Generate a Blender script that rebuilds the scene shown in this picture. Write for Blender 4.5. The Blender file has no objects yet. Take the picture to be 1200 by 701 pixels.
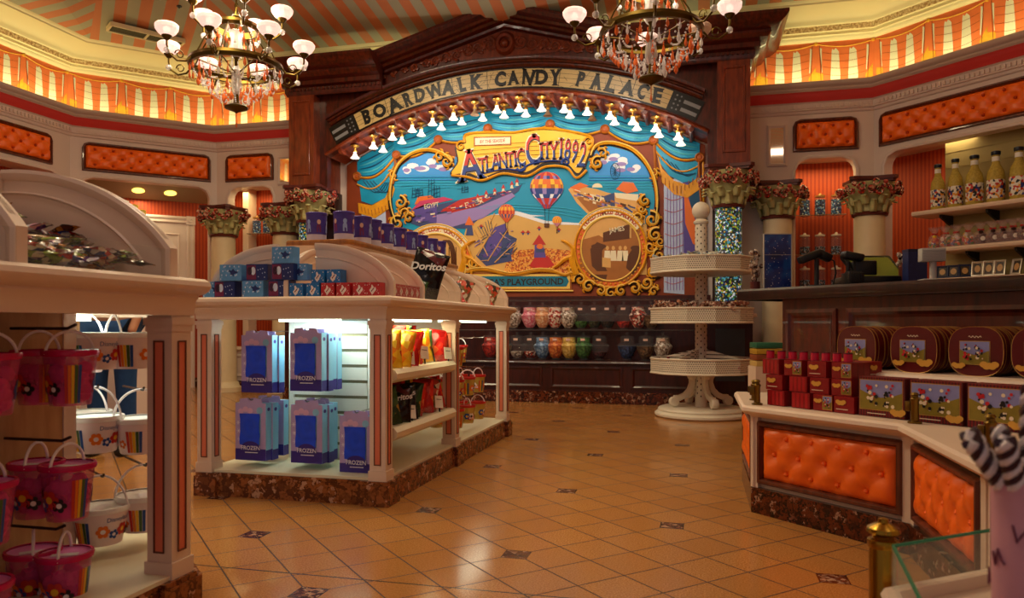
import bpy, bmesh, math, random
from mathutils import Vector, Matrix
random.seed(7)
PI = math.pi
sc = bpy.context.scene
COL = sc.collection
TH = math.radians(14); CT, ST = math.cos(TH), math.sin(TH); FP = 875.0; EYE = 0.9

# ---------- measuring: a photo pixel seen against a known plane of the room gives a point of the room
def ray(px, py):
    a = (px-600)/FP
    return (a*CT-ST, a*ST+CT, -(py-381)/FP)
def onY(px, py, Y):
    v = ray(px, py); t = Y/v[1]; return (v[0]*t, Y, EYE+v[2]*t)
def onX(px, py, X):
    v = ray(px, py); t = X/v[0]; return (X, v[1]*t, EYE+v[2]*t)
def onZ(px, py, Z):
    v = ray(px, py); t = (Z-EYE)/v[2]; return (v[0]*t, v[1]*t, Z)
def onS(px, py, S):
    v = ray(px, py); t = S/(v[0]+v[1]); return (v[0]*t, v[1]*t, EYE+v[2]*t)
def onD(px, py, D):                       # plane Y - X = D
    v = ray(px, py); t = D/(v[1]-v[0]); return (v[0]*t, v[1]*t, EYE+v[2]*t)
def atT(px, py, t):
    v = ray(px, py); return (v[0]*t, v[1]*t, EYE+v[2]*t)

# ---------- materials
def lin(c):
    return tuple(((x/12.92) if x <= .04045 else ((x+.055)/1.055)**2.4) for x in c)
def hexc(h):
    h = h.lstrip('#'); return lin(tuple(int(h[i:i+2], 16)/255 for i in (0, 2, 4)))
MATS = {}
def mat(name, col, rough=.5, metal=0, emit=0, ecol=None, var=None, bump=None, trans=0, alpha=1, coat=0, sheen=0, ior=1.45):
    if name in MATS: return MATS[name]
    m = bpy.data.materials.new(name); m.use_nodes = True
    nt = m.node_tree; N = nt.nodes; L = nt.links; b = N['Principled BSDF']
    c = hexc(col) if isinstance(col, str) else col
    b.inputs['Base Color'].default_value = (*c, 1)
    b.inputs['Roughness'].default_value = rough; b.inputs['Metallic'].default_value = metal
    b.inputs['IOR'].default_value = ior
    b.inputs['Transmission Weight'].default_value = trans; b.inputs['Alpha'].default_value = alpha
    b.inputs['Coat Weight'].default_value = coat
    if sheen: b.inputs['Sheen Weight'].default_value = sheen
    if emit:
        b.inputs['Emission Strength'].default_value = emit
        b.inputs['Emission Color'].default_value = (*(hexc(ecol) if ecol else c), 1)
    if var or bump:
        tc = N.new('ShaderNodeTexCoord')
    if var:                                # (scale, amount)
        n = N.new('ShaderNodeTexNoise'); n.inputs['Scale'].default_value = var[0]; n.inputs['Detail'].default_value = 4
        L.new(tc.outputs['Object'], n.inputs['Vector'])
        mx = N.new('ShaderNodeMix'); mx.data_type = 'RGBA'
        L.new(n.outputs['Fac'], mx.inputs[0])
        mx.inputs[6].default_value = (*[x*(1-var[1]) for x in c], 1); mx.inputs[7].default_value = (*[min(1, x*(1+var[1])) for x in c], 1)
        L.new(mx.outputs[2], b.inputs['Base Color'])
    if bump:                               # (scale, strength)
        n = N.new('ShaderNodeTexNoise'); n.inputs['Scale'].default_value = bump[0]; n.inputs['Detail'].default_value = 5
        L.new(tc.outputs['Object'], n.inputs['Vector'])
        bp = N.new('ShaderNodeBump'); bp.inputs['Strength'].default_value = bump[1]; bp.inputs['Distance'].default_value = .01
        L.new(n.outputs['Fac'], bp.inputs['Height']); L.new(bp.outputs[0], b.inputs['Normal'])
    MATS[name] = m; return m
def math_(nt, op, a, b=None, c=None):
    n = nt.nodes.new('ShaderNodeMath'); n.operation = op
    for i, x in enumerate((a, b, c)):
        if x is None: continue
        if isinstance(x, (int, float)): n.inputs[i].default_value = x
        else: nt.links.new(x, n.inputs[i])
    return n.outputs[0]
def mixc(nt, fac, a, b):
    n = nt.nodes.new('ShaderNodeMix'); n.data_type = 'RGBA'
    if isinstance(fac, (int, float)): n.inputs[0].default_value = fac
    else: nt.links.new(fac, n.inputs[0])
    for i, x in ((6, a), (7, b)):
        if isinstance(x, tuple): n.inputs[i].default_value = (*x, 1)
        else: nt.links.new(x, n.inputs[i])
    return n.outputs[2]
def base(name, rough=.5, **k):
    m = mat(name, (.5, .5, .5), rough, **k); nt = m.node_tree
    return m, nt, nt.nodes['Principled BSDF']
def coord(nt, kind='UV', rot=0, scale=(1, 1, 1), loc=(0, 0, 0)):
    tc = nt.nodes.new('ShaderNodeTexCoord'); mp = nt.nodes.new('ShaderNodeMapping')
    mp.inputs['Rotation'].default_value = (0, 0, rot); mp.inputs['Scale'].default_value = scale; mp.inputs['Location'].default_value = loc
    nt.links.new(tc.outputs[kind], mp.inputs[0]); return mp.outputs[0]
def sep(nt, v):
    s = nt.nodes.new('ShaderNodeSeparateXYZ'); nt.links.new(v, s.inputs[0]); return s.outputs
def noise(nt, v, scale, detail=4):
    n = nt.nodes.new('ShaderNodeTexNoise'); n.inputs['Scale'].default_value = scale; n.inputs['Detail'].default_value = detail
    nt.links.new(v, n.inputs['Vector']); return n.outputs['Fac']
def bump_to(nt, b, h, strength=.3, dist=.01):
    bp = nt.nodes.new('ShaderNodeBump'); bp.inputs['Strength'].default_value = strength; bp.inputs['Distance'].default_value = dist
    nt.links.new(h, bp.inputs['Height']); nt.links.new(bp.outputs[0], b.inputs['Normal'])
def ramp(nt, fac, stops):
    r = nt.nodes.new('ShaderNodeValToRGB'); e = r.color_ramp.elements
    while len(e) < len(stops): e.new(.5)
    for x, (p, c) in zip(e, stops): x.position = p; x.color = (*(hexc(c) if isinstance(c, str) else c), 1)
    nt.links.new(fac, r.inputs[0]); return r.outputs[0]
def wood(name, c1, c2, rough=.35, sc_=(6, 6, 1.2)):
    m, nt, b = base(name, rough, coat=.25)
    v = coord(nt, 'Object', scale=sc_)
    f = noise(nt, v, 5, 6)
    f2 = noise(nt, coord(nt, 'Object', scale=(30, 30, 2)), 4, 3)
    c = ramp(nt, f, [(.3, c1), (.7, c2)])
    nt.links.new(c, b.inputs['Base Color']); bump_to(nt, b, f2, .08, .004); return m
def stripes(name, c1, c2, pitch, rot=0, kind='UV', duty=.5, rough=.6, coat=0):
    m, nt, b = base(name, rough, coat=coat)
    s = sep(nt, coord(nt, kind, rot=rot))
    fr = math_(nt, 'FRACT', math_(nt, 'DIVIDE', math_(nt, 'ADD', s[0], 100.0), pitch))
    g = math_(nt, 'GREATER_THAN', fr, duty)
    nz = noise(nt, coord(nt, 'Object'), 3)
    c = mixc(nt, g, hexc(c1), hexc(c2))
    nt.links.new(c, b.inputs['Base Color'])
    return m
def breccia(name, dark, mid, light, scale=14, rough=.18):
    m, nt, b = base(name, rough)
    v = coord(nt, 'Object')
    w = nt.nodes.new('ShaderNodeTexNoise'); w.inputs['Scale'].default_value = scale*1.2; w.inputs['Detail'].default_value = 5
    nt.links.new(v, w.inputs['Vector'])
    va = nt.nodes.new('ShaderNodeVectorMath'); va.operation = 'MULTIPLY_ADD'
    nt.links.new(w.outputs['Color'], va.inputs[0]); va.inputs[1].default_value = (.09, .09, .09); nt.links.new(v, va.inputs[2])
    vo = nt.nodes.new('ShaderNodeTexVoronoi'); vo.inputs['Scale'].default_value = scale; nt.links.new(va.outputs[0], vo.inputs['Vector'])
    s = sep(nt, vo.outputs['Color'])
    c = ramp(nt, s[0], [(0, dark), (.5, mid), (.86, mid), (.9, light)])
    c2 = mixc(nt, math_(nt, 'GREATER_THAN', vo.outputs['Distance'], .62), c, hexc(dark))
    nz = noise(nt, v, scale*2.5, 5)
    c3 = mixc(nt, ramp(nt, nz, [(.22, '#000000'), (.5, '#ffffff')]), hexc(dark), c2)
    nt.links.new(c3, b.inputs['Base Color']); return m
def foil(name, cols, scale=40, rough=.3, metal=0, emit=0):
    """many small patches of different colours, as on wrapped sweets or a filled jar"""
    m, nt, b = base(name, rough, metal=metal)
    vo = nt.nodes.new('ShaderNodeTexVoronoi'); vo.inputs['Scale'].default_value = scale
    nt.links.new(coord(nt, 'Object'), vo.inputs['Vector'])
    s = sep(nt, vo.outputs['Color'])
    n = len(cols); r = nt.nodes.new('ShaderNodeValToRGB'); r.color_ramp.interpolation = 'CONSTANT'
    e = r.color_ramp.elements
    while len(e) < n: e.new(.5)
    for i, c in enumerate(cols): e[i].position = i/n; e[i].color = (*hexc(c), 1)
    nt.links.new(s[0], r.inputs[0]); nt.links.new(r.outputs[0], b.inputs['Base Color'])
    bump_to(nt, b, vo.outputs['Distance'], .6, .01)
    if emit:
        nt.links.new(r.outputs[0], b.inputs['Emission Color']); b.inputs['Emission Strength'].default_value = emit
    return m

# ---------- mesh building
ID = lambda u, v, d: (u, v, d)
class G:
    def __init__(s): s.v = []; s.f = []; s.m = []
    def add(s, vs, fs, mi=0, fn=None):
        o = len(s.v); s.v += [tuple(fn(*p)) if fn else tuple(p) for p in vs]
        for f in fs: s.f.append([o+i for i in f]); s.m.append(mi)
        return s
    def box(s, x0, x1, y0, y1, z0, z1, mi=0, fn=None):
        vs = [(x0,y0,z0),(x1,y0,z0),(x1,y1,z0),(x0,y1,z0),(x0,y0,z1),(x1,y0,z1),(x1,y1,z1),(x0,y1,z1)]
        return s.add(vs, [(0,3,2,1),(4,5,6,7),(0,1,5,4),(1,2,6,5),(2,3,7,6),(3,0,4,7)], mi, fn)
    def prism(s, poly, d0, d1, mi=0, fn=None, back=True):
        n = len(poly); vs = [(a, b, d0) for a, b in poly]+[(a, b, d1) for a, b in poly]
        fs = [tuple(range(n))[::-1]] if back else []
        fs += [tuple(range(n, 2*n))]+[(i, (i+1) % n, n+(i+1) % n, n+i) for i in range(n)]
        return s.add(vs, fs, mi, fn)
    def flat(s, poly, d, mi=0, fn=None):
        return s.add([(a, b, d) for a, b in poly], [tuple(range(len(poly)))], mi, fn)
    def lathe(s, prof, c=(0,0,0), n=24, mi=0, fn=None, sx=1, sy=1, a0=0):
        vs = []; fs = []; rings = []
        for r, z in prof:
            if r < 1e-6: rings.append([len(vs)]); vs.append((c[0], c[1], c[2]+z))
            else:
                rings.append(list(range(len(vs), len(vs)+n)))
                for i in range(n):
                    a = a0+2*PI*i/n; vs.append((c[0]+r*sx*math.cos(a), c[1]+r*sy*math.sin(a), c[2]+z))
        for A, B in zip(rings, rings[1:]):
            if len(A) == 1 and len(B) == 1: continue
            for i in range(n):
                j = (i+1) % n
                if len(A) == 1: fs.append((A[0], B[j], B[i]))
                elif len(B) == 1: fs.append((A[i], A[j], B[0]))
                else: fs.append((A[i], A[j], B[j], B[i]))
        return s.add(vs, fs, mi, fn)
    def cyl(s, c, r, h, n=16, mi=0, fn=None, r2=None):
        r2 = r if r2 is None else r2
        return s.lathe([(0,0),(r,0),(r2,h),(0,h)], c, n, mi, fn)
    def ball(s, c, r, n=10, mi=0, fn=None, sz=1):
        k = max(4, n//2)
        return s.lathe([(r*math.sin(PI*i/k), -r*sz*math.cos(PI*i/k)) for i in range(k+1)], c, n, mi, fn)
    def tube(s, pts, r, n=6, mi=0, fn=None, closed=False):
        P = [Vector(p) for p in pts]; m = len(P); vs = []; fs = []
        R = r if isinstance(r, (list, tuple)) else [r]*m
        up = None
        for i, p in enumerate(P):
            if closed: t = (P[(i+1) % m]-P[i-1])
            else: t = P[min(i+1, m-1)]-P[max(i-1, 0)]
            t = t.normalized() if t.length > 1e-9 else Vector((0,0,1))
            if up is None:
                up = Vector((0,0,1)) if abs(t.z) < .9 else Vector((1,0,0))
            a = t.cross(up); a = a.normalized() if a.length > 1e-6 else t.orthogonal().normalized()
            b = a.cross(t).normalized(); up = b
            for k in range(n):
                th = 2*PI*k/n; vs.append(tuple(p+a*(R[i]*math.cos(th))+b*(R[i]*math.sin(th))))
        for i in range(m if closed else m-1):
            j = (i+1) % m
            for k in range(n):
                l = (k+1) % n; fs.append((i*n+k, i*n+l, j*n+l, j*n+k))
        if not closed: fs += [tuple(range(n))[::-1], tuple(range((m-1)*n, m*n))]
        return s.add(vs, fs, mi, fn)
    def sweep(s, path, prof, fn=ID, closed=False, mi=0, closep=True, mis=None):
        """path in 2D; prof = [(offset along the left normal, third coordinate)]"""
        P = [Vector(p) for p in path]; m = len(P); k = len(prof); vs = []; fs = []; ms = []
        for i, p in enumerate(P):
            def nrm(a, b):
                d = (b-a).normalized(); return Vector((-d.y, d.x))
            if closed or 0 < i < m-1:
                n1 = nrm(P[i-1], p); n2 = nrm(p, P[(i+1) % m]); b = n1+n2
                b = b/max(b.dot(n1), .3) if b.length > 1e-6 else n1
            elif i == 0: b = nrm(p, P[1])
            else: b = nrm(P[-2], p)
            for o, h in prof:
                q = p+b*o; vs.append(fn(q.x, q.y, h))
        kk = k if closep else k-1
        for i in range(m if closed else m-1):
            j = (i+1) % m
            for a in range(kk):
                c = (a+1) % k; fs.append((i*k+a, j*k+a, j*k+c, i*k+c)); ms.append(mis[a] if mis else mi)
        if closep and not closed:
            fs += [tuple(range(k)), tuple(range((m-1)*k, m*k))[::-1]]; ms += [mi, mi]
        o = len(s.v); s.v += [tuple(q) for q in vs]
        for f, x in zip(fs, ms): s.f.append([o+i for i in f]); s.m.append(x)
        return s
    def text(s, body, size, fn, mi=0, off=0, sx=1, ext=0, serif=0):
        vs, fs = text_mesh(body, off, serif)
        s.add([(x*size*sx, y*size, 0) for x, y in vs], fs, mi, fn); return s

TXT = {}
def text_mesh(body, off=0, serif=0):
    if serif:
        k = (body, off, serif)
        if k in TXT: return TXT[k]
        vs, fs = text_mesh(body, off); vs = list(vs); fs = list(fs)
        y0 = min(v[1] for v in vs); y1 = max(v[1] for v in vs)
        for ye, sg in ((y0, 1), (y1, -1)):
            xs = sorted(v[0] for v in vs[:len(vs)] if abs(v[1]-ye) < .012); cl = []
            for x in xs:
                if cl and x-cl[-1][1] < .17: cl[-1][1] = x
                else: cl.append([x, x])
            for a, b in cl:
                if b-a > .3: continue
                o = len(vs); w = serif; vs += [(a-w, ye), (b+w, ye), (b+w*.8, ye+sg*.035), (b, ye+sg*.075), (a, ye+sg*.075), (a-w*.8, ye+sg*.035)]; fs.append(tuple(range(o, o+6)))
        TXT[k] = (vs, fs); return TXT[k]
    k = (body, off)
    if k in TXT: return TXT[k]
    cu = bpy.data.curves.new('t', 'FONT'); cu.body = body; cu.size = 1; cu.offset = off; cu.align_x = 'CENTER'; cu.align_y = 'CENTER'; cu.resolution_u = 3
    ob = bpy.data.objects.new('t', cu); COL.objects.link(ob)
    dg = bpy.context.evaluated_depsgraph_get(); dg.update()
    me = bpy.data.meshes.new_from_object(ob.evaluated_get(dg))
    vs = [(v.co.x, v.co.y) for v in me.vertices]; fs = [tuple(p.vertices) for p in me.polygons]
    if vs:
        cx = (min(v[0] for v in vs)+max(v[0] for v in vs))/2; cy = (min(v[1] for v in vs)+max(v[1] for v in vs))/2
        vs = [(x-cx, y-cy) for x, y in vs]
    bpy.data.objects.remove(ob); bpy.data.curves.remove(cu); bpy.data.meshes.remove(me)
    TXT[k] = (vs, fs); return TXT[k]

def mk(name, g, mats, parent=None, world=False, smooth=True, bev=0, ang=35, recalc=True):
    """link one mesh object; with world=True its points are given in room space"""
    me = bpy.data.meshes.new(name)
    vs = g.v
    if world and parent is not None:
        inv = parent.matrix_basis.inverted(); pp = parent.parent
        if pp is not None: inv = inv @ pp.matrix_basis.inverted()
        vs = [tuple(inv @ Vector(p)) for p in vs]
    me.from_pydata(vs, [], g.f)
    if not isinstance(mats, (list, tuple)): mats = [mats]
    for m in mats: me.materials.append(m)
    me.polygons.foreach_set('material_index', g.m)
    if recalc or bev:
        bm = bmesh.new(); bm.from_mesh(me)
        if recalc: bmesh.ops.recalc_face_normals(bm, faces=bm.faces)
        if bev:
            es = [e for e in bm.edges if len(e.link_faces) == 2 and e.calc_face_angle(0) > .6]
            bmesh.ops.bevel(bm, geom=es, offset=bev, segments=2, profile=.5, affect='EDGES', clamp_overlap=True)
        bm.to_mesh(me); bm.free()
    uv = me.uv_layers.new(name='UVMap').data
    for p in me.polygons:
        n = p.normal
        if abs(n.z) > .75: t = None
        else:
            l = math.hypot(n.x, n.y); t = (-n.y/l, n.x/l)
        for li in p.loop_indices:
            c = me.vertices[me.loops[li].vertex_index].co
            uv[li].uv = (c.x, c.y) if t is None else (c.x*t[0]+c.y*t[1], c.z)
    if smooth:
        me.polygons.foreach_set('use_smooth', [True]*len(me.polygons)); me.set_sharp_from_angle(angle=math.radians(ang))
    o = bpy.data.objects.new(name, me); COL.objects.link(o)
    if parent is not None: o.parent = parent
    return o
def thing(name, label, cat, loc=(0,0,0), rz=0, group=None):
    o = bpy.data.objects.new(name, None); COL.objects.link(o); o.empty_display_size = .1
    o.location = loc; o.rotation_euler = (0, 0, rz); o['label'] = label; o['category'] = cat
    if group: o['group'] = group
    o.matrix_basis = Matrix.Translation(loc) @ Matrix.Rotation(rz, 4, 'Z')
    return o
def tag(o, label, cat, group=None, kind=None):
    o['label'] = label; o['category'] = cat
    if group: o['group'] = group
    if kind: o['kind'] = kind
    return o
def struct(name, g, mats, **k):
    o = mk(name, g, mats, **k)
    if o.parent is None: o['kind'] = 'structure'
    return o
def dup(root, loc, rz=None, label=None, group=None, scale=None, repl=None):
    def cp(o, par):
        c = o.copy(); COL.objects.link(c); c.parent = par
        if repl and o.type == 'MESH' and o.name.split('.')[0] in repl:
            c.data = repl[o.name.split('.')[0]]
        for ch in o.children: cp(ch, c)
        return c
    r = root.copy(); COL.objects.link(r)
    for ch in root.children: cp(ch, r)
    r.location = loc
    if rz is not None: r.rotation_euler = (0, 0, rz)
    if scale: r.scale = scale if isinstance(scale, tuple) else (scale,)*3
    if label: r['label'] = label
    if group: r['group'] = group
    return r
def remat(mesh, mats):
    m = mesh.copy(); m.materials.clear()
    for x in (mats if isinstance(mats, (list, tuple)) else [mats]): m.materials.append(x)
    return m
ORD = ['first','second','third','fourth','fifth','sixth','seventh','eighth','ninth','tenth','eleventh','twelfth','thirteenth','fourteenth','fifteenth','sixteenth']
def lobj(kind, name, loc, energy, col, size=.3, sy=None, rot=(0,0,0), spread=None):
    ld = bpy.data.lights.new(name, kind); ld.energy = energy; ld.color = col
    if kind == 'AREA':
        ld.shape = 'RECTANGLE'; ld.size = size; ld.size_y = sy or size
        if spread: ld.spread = spread
    elif kind in ('POINT', 'SPOT'): ld.shadow_soft_size = size
    o = bpy.data.objects.new(name, ld); COL.objects.link(o); o.location = loc; o.rotation_euler = rot
    return o
def fXZ(Y, sgn=-1):                       # (x, z, depth toward the viewer) -> room
    return lambda u, v, d: (u, Y+sgn*d, v)

# ---------- shared materials
CREAM = mat('cream_paint', '#e6cdb8', .38, var=(3, .06))
CREAM2 = mat('cream_wall', '#e2cfc6', .5, var=(2, .06), bump=(60, .05))
CROWN = mat('crown_paint', '#ece0b0', .5, bump=(8, .05))
GREYM = mat('mauve_moulding', '#c4aca0', .45)
REDM = mat('red_moulding', '#d43c3a', .4)
WHITE = mat('white_board', '#f0ede2', .4)
WOOD = wood('mahogany', '#2c0a04', '#64200e')
WOODL = wood('mahogany_light', '#5c2110', '#8c3a1a')
WOODD = wood('dark_counter', '#180503', '#36100a')
OAK = wood('oak_top', '#8a5324', '#b87a3c')
MARBLE = breccia('rosso_marble', '#5a2c16', '#98582f', '#c09070', 30)
MARBLED = breccia('dark_rosso_marble', '#2c120a', '#6c3018', '#a8806a', 38)
ORANGE_INS = mat('coral_inset', '#e47c5c', .5)
BROWNLINE = mat('brown_line', '#6b3a26', .5)
LEATHER = mat('orange_leather', '#ff7018', .36, bump=(90, .03), coat=.1)
FRAMEW = wood('panel_frame', '#4a1f10', '#7a3a20', .4)
WALLP = stripes('wallpaper', '#c04a18', '#a23410', .045, duty=.5)
BRASS = mat('antique_brass', '#7a5f2a', .35, metal=1, var=(9, .3))
GOLD = mat('gold_paint', '#e09a1c', .35, var=(9, .35), bump=(25, .3))
BLACK = mat('black_plastic', '#0d0d0f', .4)
DGREY = mat('dark_grey_plastic', '#26262a', .5)
LGREY = mat('light_grey_plastic', '#b4b0ac', .5)
CHROME = mat('steel_wire', '#9a9088', .25, metal=1)
DWIRE = mat('dark_wire', '#3a2a26', .4, metal=.6)
GLASS = mat('clear_glass', '#ffffff', .03, trans=1, ior=1.25)
CLEAR = mat('clear_acrylic', '#c8d0c8', .05, alpha=.07)
PINKCLEAR = mat('tinted_acrylic', '#ffd8e0', .05, alpha=.22)
RT2 = math.sqrt(.5)
# ================= SETTING =================
WY = 9.05
PATH = [(3.14, -1.6), (3.14, 7.81), (1.9, WY), (-6.47, WY), (-7.71, 7.81), (-7.71, -1.6)]
# floor
m, nt, b = base('floor_tile', .22)
P4 = onZ(605, 650, 0)
s = sep(nt, coord(nt, 'Object'))
r2 = math.sqrt(.5); TS = .2044
def rotc(ax, ay, off):
    return math_(nt, 'DIVIDE', math_(nt, 'ADD', math_(nt, 'ADD', math_(nt, 'MULTIPLY', s[0], ax), math_(nt, 'MULTIPLY', s[1], ay)), off), TS)
u0 = P4[0]*r2+P4[1]*r2; v0 = -P4[0]*r2+P4[1]*r2
U = rotc(r2, r2, -u0+TS*80); V = rotc(-r2, r2, -v0+TS*80)
def edge(x, n):       # distance to the nearest multiple of n
    f = math_(nt, 'FRACT', math_(nt, 'DIVIDE', x, n)); return math_(nt, 'MULTIPLY', math_(nt, 'MINIMUM', f, math_(nt, 'SUBTRACT', 1.0, f)), n)
gl = math_(nt, 'LESS_THAN', math_(nt, 'MINIMUM', edge(U, 1.0), edge(V, 1.0)), .014)
dd = math_(nt, 'ADD', edge(U, 4.0), edge(V, 4.0))
ins = math_(nt, 'LESS_THAN', dd, .33); insl = math_(nt, 'LESS_THAN', dd, .36)
cell = nt.nodes.new('ShaderNodeCombineXYZ')
nt.links.new(math_(nt, 'FLOOR', U), cell.inputs[0]); nt.links.new(math_(nt, 'FLOOR', V), cell.inputs[1])
wn = nt.nodes.new('ShaderNodeTexWhiteNoise'); nt.links.new(cell.outputs[0], wn.inputs['Vector'])
tilec = mixc(nt, wn.outputs['Value'], hexc('#bc8044'), hexc('#ca9052'))
sp = noise(nt, coord(nt, 'Object'), 160, 3)
tilec = mixc(nt, ramp(nt, sp, [(.42, '#000000'), (.62, '#ffffff')]), hexc('#a87038'), tilec)
jo = onZ(330, 671, 0)[1]
jl = math_(nt, 'LESS_THAN', math_(nt, 'ABSOLUTE', math_(nt, 'SUBTRACT', s[1], jo)), .004)
c = mixc(nt, gl, tilec, hexc('#3a2014'))
c = mixc(nt, insl, c, hexc('#2a150d'))
vo = nt.nodes.new('ShaderNodeTexVoronoi'); vo.inputs['Scale'].default_value = 60; nt.links.new(coord(nt, 'Object'), vo.inputs['Vector'])
mb = ramp(nt, sep(nt, vo.outputs['Color'])[0], [(0, '#35170d'), (.7, '#6b3a24'), (.9, '#b08a70')])
c = mixc(nt, ins, c, mb); c = mixc(nt, jl, c, hexc('#3a342c'))
nt.links.new(c, b.inputs['Base Color'])
rg = math_(nt, 'ADD', .17, math_(nt, 'MULTIPLY', gl, .5)); nt.links.new(rg, b.inputs['Roughness'])
bump_to(nt, b, math_(nt, 'SUBTRACT', 1.0, gl), .25, .003)
FLOORM = m
g = G(); g.prism([(3.9, -1.6), (3.9, 8.2), (2.4, 9.8), (-7.0, 9.8), (-8.5, 8.2), (-8.5, -1.6)], -.05, 0)
struct('floor', g, FLOORM, smooth=False)

# fascia walls with openings, one mesh per wall
def seg_fn(a, b):
    A = Vector(a); B = Vector(b); d = (B-A).normalized(); n = Vector((-d.y, d.x))   # n points into the room
    return lambda u, z, dep: (A.x+d.x*u+n.x*dep, A.y+d.y*u+n.y*dep, z)
def seg_u(a, b, P):
    A = Vector(a); B = Vector(b); d = (B-A).normalized(); return (Vector(P[:2])-A).dot(d)
OT = 2.79; ZD = 3.31
def pi_poly(L, ops, zt=3.62):
    pts = [(0, 0)]
    for u0, u1 in ops:
        r = .14
        pts += [(u0, 0), (u0, OT-r)]+[(u0+r-r*math.cos(t), OT-r+r*math.sin(t)) for t in (PI/8, PI/4, 3*PI/8)]+[(u0+r, OT), (u1-r, OT)]
        pts += [(u1-r+r*math.sin(t), OT-r+r*math.cos(t)) for t in (PI/8, PI/4, 3*PI/8)]+[(u1, OT-r), (u1, 0)]
    return pts+[(L, 0), (L, zt), (0, zt)]
def slen(a, b): return (Vector(b)-Vector(a)).length
# openings measured on each wall (u runs from the right wall to the left, anticlockwise)
Wr, Wrd, Wb, Wld, Wl = [(PATH[i], PATH[i+1]) for i in range(5)]
uo = lambda w, P: seg_u(w[0], w[1], P)
ob_r = (uo(Wb, onY(1003, 200, WY)), uo(Wb, onY(932, 200, WY)))
ob_l = (uo(Wb, onY(320, 200, WY)), uo(Wb, onY(268, 200, WY)))
Ld = slen(*Wrd)
od_r = (.12, Ld-.13)
od_l = (.10, Ld-.12)
walls = [('wall_right', Wr, [(4.2, slen(*Wr)-.3)]), ('wall_right_diagonal', Wrd, [od_r]), ('wall_back', Wb, [ob_r, ob_l]),
         ('wall_left_diagonal', Wld, [od_l]), ('wall_left', Wl, [(.15, 3.0)])]
for nm, w, ops in walls:
    g = G(); fn = seg_fn(*w); g.prism(pi_poly(slen(*w), ops), -.14, 0, 0, fn)
    for u0, u1 in ops:              # raised lip round each opening
        r = .14
        pth = [(u0, .0), (u0, OT-r), (u0+r*.3, OT-r*.3), (u0+r, OT), (u1-r, OT), (u1-r*.3, OT-r*.3), (u1, OT-r), (u1, .0)]
        g.sweep(pth, [(0, 0), (0, .012), (.02, .02), (.035, .012), (.035, 0)], fn)
    struct(nm, g, CREAM2, ang=30)
# recess behind the openings: wallpapered niche wall and its soffit
def off(path, o):
    P = [Vector(p) for p in path]; out = []
    for i, p in enumerate(P):
        f = lambda a, b: Vector((-(b-a).normalized().y, (b-a).normalized().x))
        if i == 0: n = f(p, P[1])
        elif i == len(P)-1: n = f(P[-2], p)
        else:
            n1 = f(P[i-1], p); n2 = f(p, P[i+1]); n = (n1+n2); n = n/n.dot(n1)
        out.append(tuple(p+n*o))
    return out
g = G(); g.sweep(PATH, [(-.62, 0), (-.62, 3.0), (-.66, 3.0), (-.66, 0)], ID)
struct('wall_niche', g, WALLP, smooth=False)
g = G(); g.sweep(PATH, [(-.62, 2.86), (-.14, 2.86), (-.14, 2.9), (-.62, 2.9)], ID)
struct('trim_1', g, CREAM2, smooth=False)
A_, B_ = PATH[3], PATH[4]; fD_ = seg_fn(A_, B_); LD_ = slen(A_, B_)
g = G(); g.prism([(-.14, 2.80), (-.14, 2.83), (-.62, 2.70), (-.62, 2.66)], -.2, LD_+.2, 0, lambda a, b_, d: fD_(d, b_, a)); struct('trim_10', g, mat('soffit_beige', '#a89878', .6), smooth=False)
for k, uu in enumerate((.55, .95)):
    g = G(); g.lathe([(0, 0), (.07, 0), (.08, -.012), (.0, -.014)], (0, 0, 0), 20, 0, lambda x, y, z: fD_(uu+x, 2.74+y*.26+z, -.36+y)); o = mk('niche_downlight', g, mat('downlight_lens', '#fff0b0', .4, emit=2.5, ecol='#ffd860')); tag(o, '%s round yellow downlight in the soffit over the left door' % ('right' if k == 0 else 'left'), 'downlight')
g = G(); fB_ = fXZ(WY+.45); a_ = onY(287, 300, WY+.45)[0]; g.box(a_, a_+.09, WY+.40, WY+.60, .1, 2.86); struct('trim_11', g, CREAM, smooth=False)
g = G(); g.sweep(PATH[1:], [(-.62, .0), (-.62, .14), (-.60, .14), (-.60, .0)], ID); struct('baseboard_niche', g, MARBLED, smooth=False)
# cornice between wall and painted valance
PHR = [PATH[0], PATH[1], PATH[2], (.42, WY)]; PHL = [(-4.82, WY), PATH[3], PATH[4], PATH[5]]
def both(name, prof, m_, ang=40):
    for P_ in (PHR, PHL): g = G(); g.sweep(P_, prof, ID); struct(name, g, m_, ang=ang)
prof = [(0, 3.31), (.02, 3.31), (.02, 3.33), (.05, 3.335), (.05, 3.40), (.07, 3.42)]
both('trim_2', [(0, 3.29), (.02, 3.30), (.03, 3.325), (.05, 3.33), (.05, 3.40), (.07, 3.415), (0, 3.415)], CREAM2)
g = G()                              # dentils
for a, bb in zip(PATH, PATH[1:]):
    if a == PATH[0] or bb == PATH[-1]: pass
    fn = seg_fn(a, bb); L = slen(a, bb); n = int(L/.05)
    for i in range(n):
        u = .05+i*(L-.1)/max(n, 1)
        if bb == PATH[3] and 1.5 < u < 6.7: continue
        g.box(u-.013, u+.013, 3.345, 3.385, .04, .068, 0, fn)
o = struct('trim_3', g, CREAM2, smooth=False); 
both('trim_4', [(0, 3.415), (.08, 3.415), (.09, 3.44), (.12, 3.47), (.12, 3.485), (.14, 3.51), (0, 3.51)], REDM, 50)
both('trim_5', [(0, 3.51), (.14, 3.51), (.155, 3.53), (.15, 3.55), (.17, 3.56), (.185, 3.59), (.175, 3.615), (.15, 3.62), (.12, 3.60), (0, 3.60)], GREYM, 50)
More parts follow.
